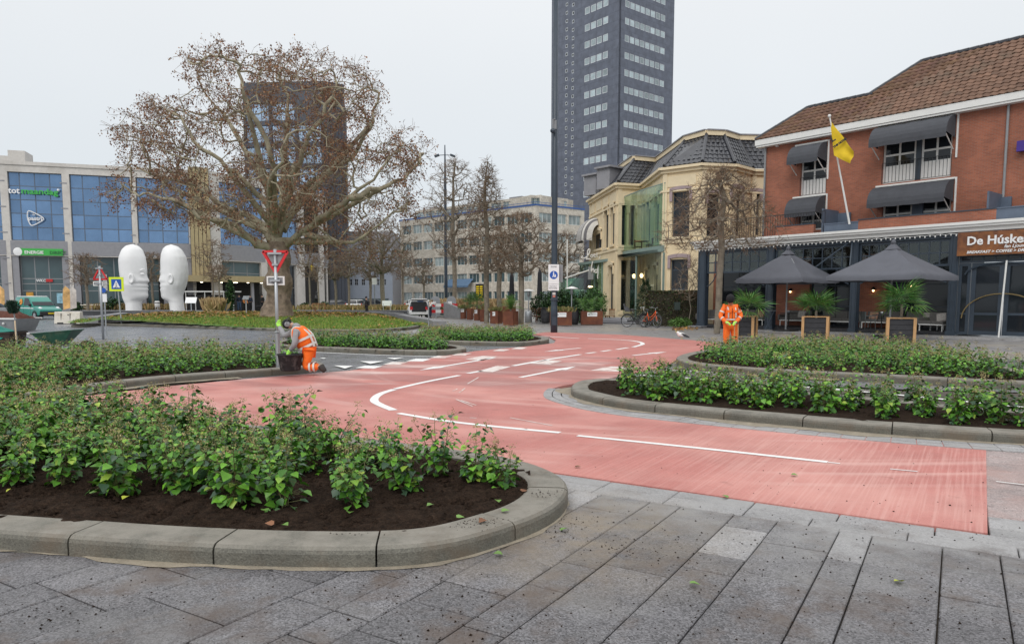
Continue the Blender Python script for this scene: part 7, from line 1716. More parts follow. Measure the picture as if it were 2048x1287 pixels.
def palm(loc, label, hstem=.35, n=16, s=1.0, fr=None, name='palm_plant', group=None, cat='palm', low=-.5):
    t = thing(name, label, cat, loc, random.random()*6, group); MB().tube([(0,0,-.1),(.01,0,hstem*.6),(0,0,hstem)], [.06,.05,.035], 8).build('stem', M['bark_dark'], t)
    for k in range(n):
        az = k*2.4+random.random()*.5; el = random.uniform(low, 1.25) if k > 3 else random.uniform(.9, 1.4); link('frond', random.choice(fr or FR_), t, (0,0,hstem-.02), (random.uniform(-.5,.5), -el, az), s*random.uniform(.85, 1.15))
    return t
def planter(px0, px1, D, h, label, depth=None, sign=None, rz=-.35, m='corten'):
    w_ = (px1-px0)*D/FPX; d = depth or w_; c = gx((px0+px1)/2, D+d*.5); t = thing('planter', label, 'planter', c, rz, None); k = w_/(cos(rz)+abs(sin(rz))*d/w_) if depth is None else w_; a, b = k/2, (k if depth is None else d)/2
    mb = MB(); e = .02
    mb.box(-a, a, -b, -b+e, 0, h).box(-a, a, b-e, b, 0, h).box(-a, -a+e, -b+e, b-e, 0, h).box(a-e, a, -b+e, b-e, 0, h); mb.build('side_panels', M[m], t); MB().box(-a+e, a-e, -b+e, b-e, h-.12, h-.05).build('soil', M['soil'], t)
    if sign: MB().box(-sign/2, sign/2, -b-.012, -b-.002, h-.33, h-.07).build('label_plate', M['sign_white'], t); MB().lathe([(.05,0),(.05,.004)], 12).build('label_emblem', M['grey_m'], t, loc=(-sign*.32,-b-.012,h-.2), rot=(pi/2,0,0)); MB().box(-sign*.18, sign*.42, -b-.016, -b-.011, h-.17, h-.145).build('label_print', M['grey_m'], t)
    return t, c, h
plist = [(921,934,59.0,.88,'rusty steel planter with dry grass, farthest left of the row',.3,'g'),(934,947,56.5,.88,'rusty planter second from the left of the row, palm inside',None,'p'),(948,960.5,54,.86,'rusty planter third from the left with a small white label',.25,'p'),(960,972,51,.86,'rusty planter hidden partly by the slender tree trunk',None,None),
 (980,1004.5,47,.84,'rusty planter with low grass between the two tree trunks',.2,'g'),(1006,1037,43.8,.86,'rusty planter with a bushy bright green palm left of the round tree',None,'P'),(1100,1143,44.0,.84,'wide rusty planter with dry grass directly behind the lamp column',.62,'G'),(1161.5,1204.5,45.3,.84,'wide rusty planter with three small palms near the glass front',.62,'PPP'),(985,1032,50,1.05,'long rusty planter behind the row of smaller ones',None,None)]
for x0, x1, D, h, lab, sg, pl in plist:
    dp = None if x1-x0 < 35 else .7
    t, c, h = planter(x0, x1, D, h, lab, dp, sg, 0 if dp else -.5)
    if pl == 'g': clump([(c.x+random.uniform(-.15,.15), c.y+random.uniform(-.15,.15), h-.05) for _ in range(3)], .35, [(.16,.17,.05),(.22,.18,.07)], 'short dry grass in the %s' % lab.split(',')[0].split(' with')[0][:40], 60, .4)
    if pl == 'G': clump([(c.x+random.uniform(-.55,.55), c.y+random.uniform(-.2,.2), h-.05) for _ in range(8)], .38, [(.22,.19,.07),(.30,.24,.10),(.12,.15,.04)], 'dry tufted grass in the wide planter behind the lamp column', 60, .4)
    if pl == 'p': palm(c+Vector((0,0,h-.05)), 'dark green palm in the planter near pixel row of the barrier'.replace('near pixel row of the barrier', 'second from left' if x0 < 940 else 'third from left'), .35, 14, 1.15, FRP+FR_)
    if pl == 'P': palm(c+Vector((0,0,h-.05)), 'bushy bright green palm in the planter left of the round tree', .2, 34, .95, FRP, low=-.2)
    if pl == 'PPP':
        for q, dx in enumerate((-.55, .05, .6)): palm(c+Vector((dx,0,h-.05)), ('left', 'middle', 'right')[q]+' small palm of the three in the planter by the glass front', .25, 15, .85, FRP)
def heater(px, D, label, ytop):
    b = gx(px, D); t = thing('patio_heater', label, 'patio heater', b); H_ = at(px, ytop, D).z; MB().lathe([(.24,0),(.24,.75),(.2,.8),(.05,.82)], 14).build('base', M['steel'], t, True); MB().tube([(0,0,.8),(0,0,H_-.45)], .035, 8).build('pole', M['steel'], t); MB().lathe([(.09,H_-.5),(.10,H_-.15),(.05,H_-.1)], 10).build('burner', M['steel'], t, True); MB().lathe([(.46,H_-.14),(.44,H_-.12),(.12,H_),(.02,H_+.02)], 20).build('reflector', M['white'], t, True)
heater(1057, 49, 'steel patio heater left of the lamp column', 578); heater(1143, 47, 'patio heater with white hood right of the lamp column', 573)
def barrel(px, D, label):
    t = thing('barrel', label, 'barrel', gx(px, D)); MB().lathe([(.24,0),(.30,.25),(.325,.5),(.30,.75),(.25,.98),(.25,1.0)], 18).build('staves', M['timber_dark'], t, True)
    for z in (.12,.35,.65,.88): MB().lathe([(.262+.06*sin(z*pi),z-.025),(.262+.06*sin(z*pi)+.006,z),(.262+.06*sin(z*pi),z+.025)], 18).build('hoop', M['black'], t)
    MB().lathe([(.36,1.0),(.36,1.03)], 18).build('top_board', M['timber_dark'], t)
barrel(1091, 48, 'black wine barrel table just left of the lamp column'); barrel(1106, 49.5, 'black wine barrel partly behind the lamp column'); barrel(1148, 45.8, 'black wine barrel table below the right patio heater')
def wicker(px, D, rz, label):
    t = thing('wicker_chair', label, 'chair', gx(px, D), rz, 'round backed wicker chairs'); pm('wicker', (.16,.06,.03), rough=.7, var=.3, scale=20); MB().lathe([(.25,.42),(.26,.46)], 14).build('seat', M['wicker'], t)
    MB().tube([(-.24,.1,.45),(-.25,.16,.75),(-.15,.2,.93),(0,.22,.98),(.15,.2,.93),(.25,.16,.75),(.24,.1,.45)], .02, 6).tube([(-.15,.17,.5),(-.1,.2,.88)], .012, 5).tube([(.15,.17,.5),(.1,.2,.88)], .012, 5).tube([(0,.18,.5),(0,.21,.95)], .012, 5).build('backrest', M['wicker'], t, True)
    for x in (-.18,.18):
        for y in (-.16,.16): MB().tube([(x,y,.43),(x*1.15,y*1.15,0)], .014, 5).build('leg', M['wicker'], t)
wicker(1067, 49.5, .3, 'left wicker chair of the pair beside the steel patio heater'); wicker(1079, 48.8, -.2, 'right wicker chair of the pair beside the steel patio heater')
side_chair(gx(1211, 50.2), .6, 'left wooden chair on the step behind the three palm planter', 'wooden chairs at the glass front'); side_chair(gx(1222, 49.8), -.4, 'right wooden chair on the step behind the three palm planter', 'wooden chairs at the glass front')
def closed_parasol(px, D, y0, y1, label):
    b = gx(px, D); t = thing('closed_parasol', label, 'parasol', b); z0, z1 = at(px, y1, D).z, at(px, y0, D).z; MB().tube([(0,0,0),(0,0,z1+.1)], .03, 8).build('pole', M['black'], t); MB().lathe([(.05,z1),(.14,z1-.3),(.17,(z0+z1)/2),(.20,z0+.3),(.22,z0),(.05,z0)], 12).build('folded_cloth', M[pm('dark_cloth', (.025,.027,.033), rough=.9, bump=1, bscale=8)], t, True); MB().lathe([(.05,0),(.35,.0),(.35,.06),(.05,.1)], 12).build('base', M['black'], t)
closed_parasol(1023.5, 52, 545, 600, 'folded dark parasol behind the bushy palm'); closed_parasol(1079, 53, 538, 598, 'folded dark parasol above the wicker chairs')
def bush(px, D, w_, h, dpt, label, cols, n=2600, ls=.11, name='shrub', z0=0.0, box=False, seed=0, cat='shrub', rz=0):
    rng = np.random.default_rng(seed+5); t = thing(name, label, cat, gx(px, D, z0), rz); C = []
    for _ in range(n):
        if box: p = rng.uniform(-1,1,3); ax_ = rng.integers(0,3); p[ax_] = np.sign(p[ax_])*(1-abs(rng.normal())*.06); p = np.array((p[0]*w_/2, p[1]*dpt/2, abs(p[2])*h if ax_ != 2 else h*(1-abs(rng.normal())*.03)))
        else:
            p = rng.normal(size=3); p /= np.linalg.norm(p); r = rng.random()**.35*(1+.25*noise.noise(Vector(p)*1.7+Vector((seed,0,0)))); p = p*r; p = np.array((p[0]*w_/2, p[1]*dpt/2, h*.5+p[2]*h*.5))
        C.append(p)
    C = np.array(C); V, F_, k = leaf_arrays(C, rng.normal(size=(n,3))+np.array((0,-.4,.2)), rng.normal(size=(n,3)), ls*(.6+.8*rng.random(n)), 'simple'); c = np.asarray(cols)[rng.integers(0, len(cols), n)]*(.6+.8*rng.random((n,1)))
    link('foliage', npmesh('foliage', V, F_, M['leaf'], np.repeat(c, k, axis=0)), t); mb = MB()
    if box: mb.box(-w_/2*.93, w_/2*.93, -dpt/2*.85, dpt/2*.85, 0, h*.95)
    else:
        for q in range(7): a = q*.9; mb.tube([(0,0,0),(cos(a)*w_*.12, sin(a)*dpt*.12, h*.4),(cos(a)*w_*.3, sin(a)*dpt*.3, h*.8)], [.03,.02,.008], 5)
    mb.build('stems' if not box else 'inner_branches', M[pm('hedge_core', (.035,.03,.018), rough=.95)], t); return t
DG = [(.02,.055,.015),(.035,.09,.02),(.015,.04,.012)]; HG = [(.03,.045,.018),(.06,.06,.025),(.035,.03,.02),(.09,.07,.03),(.04,.08,.02)]
bush(1088, 52, 2.2, 2.0, 1.6, 'dark laurel bush left of the lamp column', DG, 2600, .12, seed=1); bush(1122, 51, 2.6, 2.5, 1.6, 'large dark laurel bush right of the lamp column', DG, 3200, .12, seed=2); bush(1163, 50, 1.8, 2.1, 1.4, 'dark bush under the black terrace canopy', DG, 2000, .12, seed=3); bush(1188, 49.5, 1.7, 2.4, 1.2, 'green bush behind the three palm planter', [(.03,.08,.02),(.05,.12,.03)], 2200, .11, seed=4)
hd = FP.d; hz = atan2(hd.y, hd.x)
bush(1345, 43.6, 3.2, 2.05, .7, 'tall clipped dark ivy hedge between the bicycles and the pavilion', HG, 9000, .085, 'hedge', box=True, seed=5, cat='hedge', rz=-.28); bush(1360, 40.6, 1.4, .55, .5, 'low light green shoots at the foot of the hedge', [(.07,.15,.03),(.10,.2,.04)], 900, .08, seed=6)
MB().box(-.16,.16,-.1,.1,0,.46).build('letter_box', M[pm('box_green', (.03,.045,.04))], None, loc=gx(1354, 42.9, .95)); tag([o for o in bpy.data.objects if o.name == 'letter_box'][0], 'small dark green box fixed on the front of the clipped hedge', 'box')
# conifer
t = thing('conifer', 'small dark Christmas tree between the villa glass and the hedge', 'tree', gx(1290, 46)); MB().tube([(0,0,0),(0,0,2.9)], [.05,.01], 6).build('trunk', M['bark_dark'], t); C, Dd = [], []
for k in range(2200): z = random.random()**1.1*2.6+.25; r = (2.95-z)*.36*random.random()**.5; a = random.random()*6.28; lay = .12*sin(z*14); C.append((cos(a)*(r+lay*.5), sin(a)*(r+lay*.5), z)); Dd.append((cos(a), sin(a), -.25+random.gauss(0,.2)))
V, F_, k = leaf_arrays(C, Dd, RNG.normal(size=(2200,3)), np.full(2200,.17), 'blade'); link('foliage', npmesh('foliage', V, F_, M['leaf'], np.tile((.018,.045,.015), (len(F_),1))), t)
# villa extras : striped awning, neon lettering, black canopy
pm('stripe_l', (.62,.60,.56), rough=.9); pm('stripe_d', (.16,.155,.16), rough=.9)
aw = thing('striped_awning', 'rounded grey and white striped awning on the left end of the villa', 'awning', vf[0].A+vf[0].d*vf[0].s_(1188, 7)+vf[0].n*.05+Vector((0,0,0)), vf[0].rz)
zA, zB = at(1180, 434, 58).z, at(1170, 475, 58).z; n = 16; R0 = 1.0; L0 = 3.4
for k in range(n):
    x0, x1 = -L0/2+L0*k/n, -L0/2+L0*(k+1)/n; mb = MB(); prof = []
    for q in range(9): a = pi/2*q/8; prof.append((-1.25*sin(a), zB+(zA-zB)*cos(a)))
    def endf(x): e = max(0, abs(x)-L0/2+.9)/.9; return sqrt(max(.0, 1-e*e*.85))
    vs = []; 
    for (y, z) in prof:
        for x in (x0, x1): f = endf(x); vs.append((x, y*f, zB+(z-zB)*(.35+.65*f)))
    mb.add(vs, [(2*i, 2*i+1, 2*i+3, 2*i+2) for i in range(8)]); b = len(mb.v); f0, f1 = endf(x0), endf(x1); mb.add([(x0,-1.25*f0,zB),(x1,-1.25*f1,zB),(x1,-1.25*f1,zB-.2),((x0+x1)/2,-1.26*f1,zB-.26),(x0,-1.25*f0,zB-.2)], [(0,1,2,3,4)]); mb.build('awning_stripe', M['stripe_l' if k % 2 else 'stripe_d'], aw, fix=False)
pm('neon', (.78,.76,.72), rough=.4, var=.02)
ls = thing('script_sign', 'white script lettering sign standing out from the left end of the villa', 'sign', at(1168, 520, 57)); 
def scr(pts, x0, z0, s, r=.05): return MB().tube(chaikin([Vector((x0+x*s, 0, z0+z*s)) for x, z in pts], 2, False), r, 6)
scr([(-.1,.35),(-.25,.2),(.0,.12),(.35,.35),(.55,.85),(.4,.98),(.28,.7),(.32,.25),(.15,.05),(.4,.12),(.6,.05)], 0, 0, .9).build('lettering', M['neon'], ls, True)
for k, g in enumerate(([(.2,.4),(0,.35),(.0,.05),(.2,.05),(.3,.25),(.2,.4),(.4,.38)],[(0,.2),(.25,.28),(.15,.45),(0,.3),(.08,.05),(.3,.08)],[(.08,.6),(.05,.1),(.2,.05)],[(.12,.42),(.1,-.15),(-.05,-.2)],[(0,.2),(.25,.28),(.15,.45),(0,.3),(.08,.05),(.3,.08)])): scr(g, .52+k*.22, .18+k*.02, .62, .035).build('lettering', M['neon'], ls, True)
scr([(.15,1.0),(.02,.4),(.05,-.1),(.12,.3),(.25,.35),(.28,0)], .55, -.95, .85, .045).build('lettering', M['neon'], ls, True); scr([(.2,.4),(0,.35),(.0,.05),(.2,.05),(.3,.25),(.2,.4)], .85, -1.0, .7, .045).build('lettering', M['neon'], ls, True); scr([(.0,.0),(.12,.9),(.3,1.0),(.2,.8),(.0,-.5),(.1,-.6)], 1.05, -1.0, .7, .045).build('lettering', M['neon'], ls, True)
MB().box(.35,.75,.1,.4,-1.5,-.5).build('sign_bracket_box', M['grey_m'], ls)
cp = thing('terrace_canopy', 'black sloping canopy of the terrace at the left side of the villa', 'canopy', gx(1150, 58)); b = cp.location; q = [at(1136,577,56)-b, at(1180,577,57)-b, at(1184,536,60)-b, at(1166,541,60)-b]; MB().add(q+[v+Vector((0,.02,-.06)) for v in q], [(0,1,2,3),(7,6,5,4),(0,4,5,1),(3,2,6,7),(0,3,7,4),(1,5,6,2)]).build('cloth', M['awning'], cp)
for k in range(6): a, c = q[0].lerp(q[1], k/5), q[3].lerp(q[2], k/5); MB().tube([a+Vector((0,-.02,.03)), c+Vector((0,-.02,.03))], .03, 5).build('rib', M['black'], cp)
MB().tube([at(1134.5,576,56)-b, at(1134.5,478,56)-b], .05, 8).build('post', M['white_frame'], cp); MB().tube([at(1130,556,56)-b, at(1178,540,56.5)-b], .05, 6).build('boom', M['white_frame'], cp)
for k in range(4): MB().cbox(gx(1128+k*9, 57.5-k*.5)-b+Vector((0,0,1.6)), (.9,.03,3.2)).build('glass_screen', M['clear_green'], cp)
MB().ball(at(1181,573,56.2)-b, .12, 8, (1.6,1,.6)).build('lit_lamp', M['lamp_warm'], cp)

# ---- hotel terrace
def fpt(px, y, z=0.0): return FP.A+FP.d*FP.s_(px, 1, -y)-FP.n*y+Vector((0,0,z))
def parasol(cx_px, ext, side, zb, zt, label, group=None):
    # four-sided parasol; centre given on the ground
    c = ext; t = thing('parasol', label, 'parasol', c, FP.rz); MB().tube([(0,0,0),(0,0,zt+.05)], .04, 10).build('pole', M['grey_m'], t); MB().box(-.45,.45,-.45,.45,0,.08).build('base', M['black'], t)
    h = side/2; cr = [(-h,-h),(h,-h),(h,h),(-h,h)]; n = 8; zc = zt-.12
    for k in range(4):
        a, b_ = cr[k], cr[(k+1) % 4]; V = []; F_ = []; m_ = 9
        for i in range(m_+1):
            f = .05+.95*i/m_
            for j in range(n+1):
                g = j/n; x = (a[0]+(b_[0]-a[0])*g)*f; y = (a[1]+(b_[1]-a[1])*g)*f; e = 1-abs(2*g-1)
                z = zc+(zb-zc)*(f**.92)-.05*sin(pi*f)*e-(.035*e*f); V.append((x, y, z))
        for j in range(n+1):
            g = j/n; x = a[0]+(b_[0]-a[0])*g; y = a[1]+(b_[1]-a[1])*g; e = 1-abs(2*g-1); V.append((x*1.005, y*1.005, zb-.03*e-.17-.03*abs(sin(g*pi*3))))
        for i in range(m_+1):
            for j in range(n): F_.append((i*(n+1)+j, i*(n+1)+j+1, (i+1)*(n+1)+j+1, (i+1)*(n+1)+j))
        link('canopy_panel', npmesh('canopy_panel', V, F_, M['parasol'], smooth=False), t)
    for a in cr: MB().tube([(0,0,zc-.06),(a[0]*.99,a[1]*.99,zb-.05)], .018, 6).build('rib', M['grey_m'], t)
    MB().lathe([(.34,zc-.17),(.12,zc+.03),(.09,zc+.07)], 4).build('vent_cap', M['parasol'], t, rot=(0,0,pi/4)); MB().lathe([(.09,zc+.06),(.11,zc+.12),(.06,zc+.22),(.01,zc+.26)], 10).build('finial', M['parasol'], t, True)
M['parasol'] = mat('grey_parasol_cloth', (.105,.11,.13), .85, var=.08, scale=2)
def cg(px, ytop, ybot, D): return gx(px, D)
parasol(1588, gx(1571, 36.0), 3.5, at(1588,557,34.6).z, at(1588,499,36.0).z+.05, 'left of the two large square grey parasols on the terrace')
parasol(1771, gx(1778, 30.4), 3.75, at(1771,553,29.4).z+.05, at(1771,487,30.4).z+.05, 'right of the two large square grey parasols on the terrace')
def timber_planter(px0, px1, D, h, label, rz):
    w_ = (px1-px0)*D/FPX/(cos(rz)+abs(sin(rz))); c = gx((px0+px1)/2, D+w_*.6); t = thing('planter', label, 'planter', c, rz); a = w_/2
    for sx_ in (-1, 1):
        for sy in (-1, 1): MB().box(sx_*a-.05, sx_*a+.05, sy*a-.05, sy*a+.05, 0, h).build('corner_post', M['timber'], t)
    MB().box(-a-.05, a+.05, -a-.05, -a+.05, h, h+.03).box(-a-.05, a+.05, a-.05, a+.05, h, h+.03).box(-a-.05, -a+.05, -a+.05, a-.05, h, h+.03).box(a-.05, a+.05, -a+.05, a-.05, h, h+.03).build('top_frame', M['timber'], t); n = 4; ph = (h-.08)/n
    for k in range(n):
        z0, z1 = .06+k*ph, .06+(k+1)*ph-.012
        for sy in (-1, 1): MB().box(-a+.05, a-.05, sy*(a-.03)-.015, sy*(a-.03)+.015, z0, z1).build('plank', M['timber_dark'], t); MB().box(sy*(a-.03)-.015, sy*(a-.03)+.015, -a+.05, a-.05, z0, z1).build('plank', M['timber_dark'], t)
    MB().box(-a+.06, a-.06, -a+.06, a-.06, h-.12, h-.04).build('soil', M['soil'], t); return c
pcs = [(1473,1514,29.6,.86,'timber framed black plank planter behind the standing worker',-.55), (1600,1661,28.6,.86,'timber framed black plank planter under the left parasol edge',-.45), (1768,1832,26.4,.86,'timber framed black plank planter nearest the entrance doors',-.45)]
for i, q in enumerate(pcs):
    c = timber_planter(*q); palm(c+Vector((0,0,.82)), ('spiky fan palm behind the standing worker', 'spiky fan palm in the middle timber planter', 'tallest fan palm, in the planter nearest the doors')[i], (.35,.3,.55)[i], (20,24,26)[i], (1.15,1.2,1.15)[i], cat='palm', low=-.35)
pm('cushion', (.12,.115,.11), rough=.9, var=.15, scale=8); pm('cushion_pale', (.33,.31,.29), rough=.9, var=.25, scale=14); pm('cushion_tan', (.34,.20,.14), rough=.9, var=.2, scale=10)
def sofa(px, y, L, label, rz=0, zf=.12):
    p = fpt(px, y, zf); t = thing('sofa', label, 'sofa', p, FP.rz+rz); h = L/2
    MB().box(-h,h,-.4,.4,.28,.33).build('seat_frame', M['white_frame'], t)
    for x in (-h+.04, h-.04):
        for yy in (-.36,.36): MB().box(x-.02,x+.02,yy-.02,yy+.02,0,.28).build('leg', M['white_frame'], t)
    n = max(1, int(round(L/.75)))
    for k in range(n): bevel(MB().box(-h+L*k/n+.01, -h+L*(k+1)/n-.01, -.38,.28,.335,.46).build('seat_cushion', M['cushion'], t), .03); bevel(MB().box(-h+L*k/n+.01, -h+L*(k+1)/n-.01, .28,.42,.40,.84).build('back_cushion', M['cushion'], t), .03)
    bevel(MB().box(-h-.1,-h,-.4,.42,.3,.62).build('armrest', M['cushion'], t), .02); return t
def pillow(px, y, z, label, m='cushion_pale', rz=0, zf=.12):
    p = fpt(px, y, zf+z); t = MB().box(-.21,.21,-.06,.06,-.19,.21).build('pillow', M[m], None, loc=p, rot=(-.35,random.uniform(-.2,.2),FP.rz+rz)); bevel(t, .05, 3); tag(t, label, 'pillow'); return t
sofa(1418, 1.1, 1.3, 'grey lounge sofa at the far left pillar of the terrace', .6); sofa(1505, 2.2, 1.8, 'grey lounge sofa behind the palm at the standing worker')
sofa(1592, 2.6, 1.5, 'grey lounge sofa below the left lit wall lamp'); sofa(1678, 2.5, 2.0, 'grey lounge sofa left of the second navy pillar'); sofa(1762, 2.6, 1.6, 'grey lounge sofa below the second lit wall lamp'); sofa(1845, 2.5, 1.7, 'grey lounge sofa near the entrance with two pillows'); sofa(1874, 1.1, 1.2, 'short grey sofa against the screen beside the doors', -.3)
pillow(1522, 2.15, .62, 'patterned pillow on the sofa behind the first timber planter', 'cushion_tan'); pillow(1604, 2.5, .62, 'pale pillow on the sofa under the left wall lamp'); pillow(1748, 2.5, .62, 'tan pillow on the sofa under the second wall lamp', 'cushion_tan'); pillow(1856, 2.4, .62, 'left grey pillow on the sofa near the entrance'); pillow(1869, 2.3, .62, 'middle pale pillow on the sofa near the entrance'); pillow(1884, .9, .62, 'grey pillow on the short sofa beside the doors')
def low_table(px, y, label, h=.72, pot=True):
    p = fpt(px, y, .12); t = thing('table', label, 'table', p, FP.rz); MB().box(-.32,.32,-.32,.32,h-.04,h).build('tabletop', M['timber_dark'], t); MB().tube([(0,0,0),(0,0,h-.04)], .03, 8).build('leg', M['black'], t); MB().box(-.2,.2,-.2,.2,0,.02).build('foot', M['black'], t)
    if pot: k = thing('pot', 'small grey pot standing on the '+label, 'pot', p+Vector((0,0,h))); MB().lathe([(.06,0),(.08,.14),(.07,.14),(.05,.02)], 12).build('vessel', M['steel'], k, True)
low_table(1578, 1.5, 'small dark table left under the parasols'); low_table(1764, 1.3, 'small dark table right under the parasols')
pm('chair_grey', (.10,.115,.115), rough=.6)
def arm_chair(px, y, rz, label, zf=0.0):
    t = thing('chair', label, 'chair', fpt(px, y, zf), FP.rz+rz, None); MB().box(-.24,.24,-.24,.24,.42,.45).build('seat', M['chair_grey'], t); MB().box(-.24,.24,.2,.24,.5,.86).build('backrest', M['chair_grey'], t)
    for x in (-.23,.23):
        for yy in (-.22,.22): MB().tube([(x,yy,.45 if yy > 0 else .66),(x*1.1,yy*1.15,0)], .015, 6).build('leg', M['chair_grey'], t)
        MB().box(x-.02,x+.02,-.24,.22,.64,.67).build('armrest', M['chair_grey'], t)
arm_chair(1737, .6, 2.4, 'grey plastic armchair beside the right small table', .12)
t = thing('table', 'tall narrow folding table on blue trestle legs by the pillar', 'table', fpt(1538, -1.0)); MB().box(-.3,.3,-.25,.25,.98,1.01).build('tabletop', M['grey_m'], t)
for x in (-.22,.22): MB().tube([(x,-.15,.98),(-x*.6,.15,0)], .015, 6).build('leg', M['frame_blue'], t)
for px, y, z in ((1478,1.0,2.55),(1640,1.0,2.55),(1830,.8,2.45)):
    t = thing('pendant_heater', 'flat disc heater hanging under the terrace roof near '+('the left pillar' if px < 1500 else 'the middle pillar' if px < 1700 else 'the doors'), 'heater', fpt(px, y, z)); MB().lathe([(.34,0),(.3,.04),(.06,.12)], 16).build('hood', M['grey_m'], t, True); MB().tube([(0,0,.1),(0,0,ZL-.5-z)], .012, 5).build('rod', M['black'], t)
MB().tube([fpt(2000,-.35,.0)-fpt(2007,-.4), fpt(2007,-.3,3.15)-fpt(2007,-.4)], .035, 8).build('white_pole', M['white_frame'], None, loc=fpt(2007,-.4)); tag([o for o in bpy.data.objects if o.name == 'white_pole'][0], 'white pole leaning upright in front of the tall entrance doors', 'pole')
FP.put(MB().bar((FP.s_(1700,4.2),-.1,4.3),(FP.s_(1662,3.5),-1.5,3.1),.05).bar((FP.s_(1706,4.2),-.1,4.3),(FP.s_(1730,3.5),-1.5,3.1),.05), 'awning_struts', 'navy')
# paving slabs in front of the pavilion, set row by row
k = 0
for row in range(3):
    s = FP.s_(1500, 0); s1 = FP.s_(2140, 0)
    while s < s1:
        L_ = 1.0; y = .12+row*.62; p = FP.A+FP.d*(s+L_/2+(row % 2)*.5)+FP.n*(y+.3)
        MB().box(-L_/2+.012, L_/2-.012, -.295, .295, -.05, .0).build('paving_slab', M['tile_light'], g_, loc=(p.x, p.y, .0+random.uniform(-.003,.003)+(-.006)), rot=(0,0,FP.rz)); s += L_; k += 1
# ---- vehicles
def car_wheel(parent, x, y, r=.31, w_=.2):
    o = MB().tube([(x, y-w_/2, r), (x, y+w_/2, r)], r, 20).build('wheel', M[pm('tyre', (.015,.015,.016), rough=.8)], parent, False)
    s = -1 if y < 0 else 1; MB().tube([(x, y+s*w_/2, r), (x, y+s*(w_/2+.012), r)], r*.66, 16).build('rim', M['steel'], o); return o
def shell(name, side, hw, m, parent, inset=.0, z_in=None, z_top=None, bev=.05, closed=True):
    """side profile (x,z) pushed across the width; points above z_in lean inwards"""
    V = []; n = len(side)
    for s in (-1, 1):
        for x, z in side:
            k = 0 if z_in is None or z <= z_in else (z-z_in)/(z_top-z_in); V.append((x, s*(hw-inset*k), z))
    F_ = [tuple(range(n)), tuple(range(n, 2*n))[::-1]]+[((i+1) % n, i, n+i, n+(i+1) % n) for i in range(n)]
    o = MB().add(V, F_).build(name, M[m], parent, False); 
    if bev: bevel(o, bev, 3); [setattr(p, 'use_smooth', True) for p in o.data.polygons]
    return o
def van():
    pm('van_teal', (.015,.24,.19), rough=.3, var=.03, coat=.5); pm('van_white', (.78,.79,.78), rough=.35, var=.02); pm('bumper', (.02,.02,.022), rough=.6); pm('lamp_glass', (.72,.74,.76), rough=.15, var=.05)
    t = thing('delivery_van', 'teal green delivery van with a white roof and orange round emblem', 'van', gx(77, 59), -.55)
    lower = [(-1.98,.32),(-2.0,.55),(-2.0,1.05),(.95,1.02),(1.35,1.0),(1.85,.88),(2.03,.74),(2.05,.35),(1.6,.26),(-1.6,.26)]
    shell('body', lower, .85, 'van_teal', t, bev=.06)
    upper = [(-1.99,1.0),(-1.93,1.68),(-1.75,1.80),(.10,1.80),(.30,1.74),(1.0,1.04),(.98,1.0)]; shell('upper_body', upper, .83, 'van_teal', t, .12, 1.0, 1.8, .06)
    shell('roof', [(-1.8,1.775),(-1.7,1.84),(.0,1.84),(.22,1.79),(.12,1.77)], .73, 'van_white', t, bev=.03)
    MB().add([(.24,-.70,1.735),(.24,.70,1.735),(.97,.78,1.07),(.97,-.78,1.07)], [(0,1,2,3)]).add([(.26,-.70,1.745),(.26,.70,1.745),(.99,.78,1.08),(.99,-.78,1.08)], [(3,2,1,0)]).build('windscreen', M['glass'], t)
    for s in (-1, 1):
        MB().add([(-.42,s*.742,1.68),(.12,s*.742,1.68),(.72,s*.825,1.12),(-.46,s*.836,1.10)], [(0,1,2,3)]).build('side_window', M['glass'], t); MB().add([(x, s*.853, z) for x, z in ((-1.95,.86),(1.1,.83),(1.1,.90),(-1.95,.93))], [(0,1,2,3)]).build('pale_stripe', M['van_white'], t)
        MB().box(.55,.72,s*.86-.1,s*.86+.1,1.02,1.2).build('mirror', M['bumper'], t); MB().box(-.5,-.48,s*.852-.004,s*.852+.004,.4,1.05).box(.62,.64,s*.852-.004,s*.852+.004,.4,1.0).build('door_gap', M['bumper'], t)
        MB().ball((1.72,s*.66,.84), .2, 10, (1.1,.75,.75)).build('headlight', M['lamp_glass'], t, True)
        for x in (-1.28,1.25): car_wheel(t, x, s*.78, .30)
        for x in (-1.28,1.25): MB().tube([(x+.37*cos(a), s*.853, .30+.37*sin(a)) for a in [pi*k/10 for k in range(11)]], .03, 5).build('wheel_arch', M['bumper'], t)
    MB().lathe([(.24,0),(.24,.006)], 18).build('round_emblem', M[pm('emblem_orange', (.75,.30,.05), var=.3, scale=5)], t, loc=(-.92,-.80,1.38), rot=(pi/2-.13,0,0)); MB().lathe([(.14,0),(.14,.006)], 12).build('leaf_emblem', M[pm('emblem_green', (.28,.6,.08), var=.3, scale=5)], t, loc=(-1.62,-.81,1.30), rot=(pi/2-.13,0,0))
    bevel(MB().box(1.45,2.1,-.84,.84,.28,.62).build('front_bumper', M['bumper'], t), .06); MB().box(2.1,2.115,-.27,.27,.42,.52).build('number_plate', M['yellow'], t)
van()
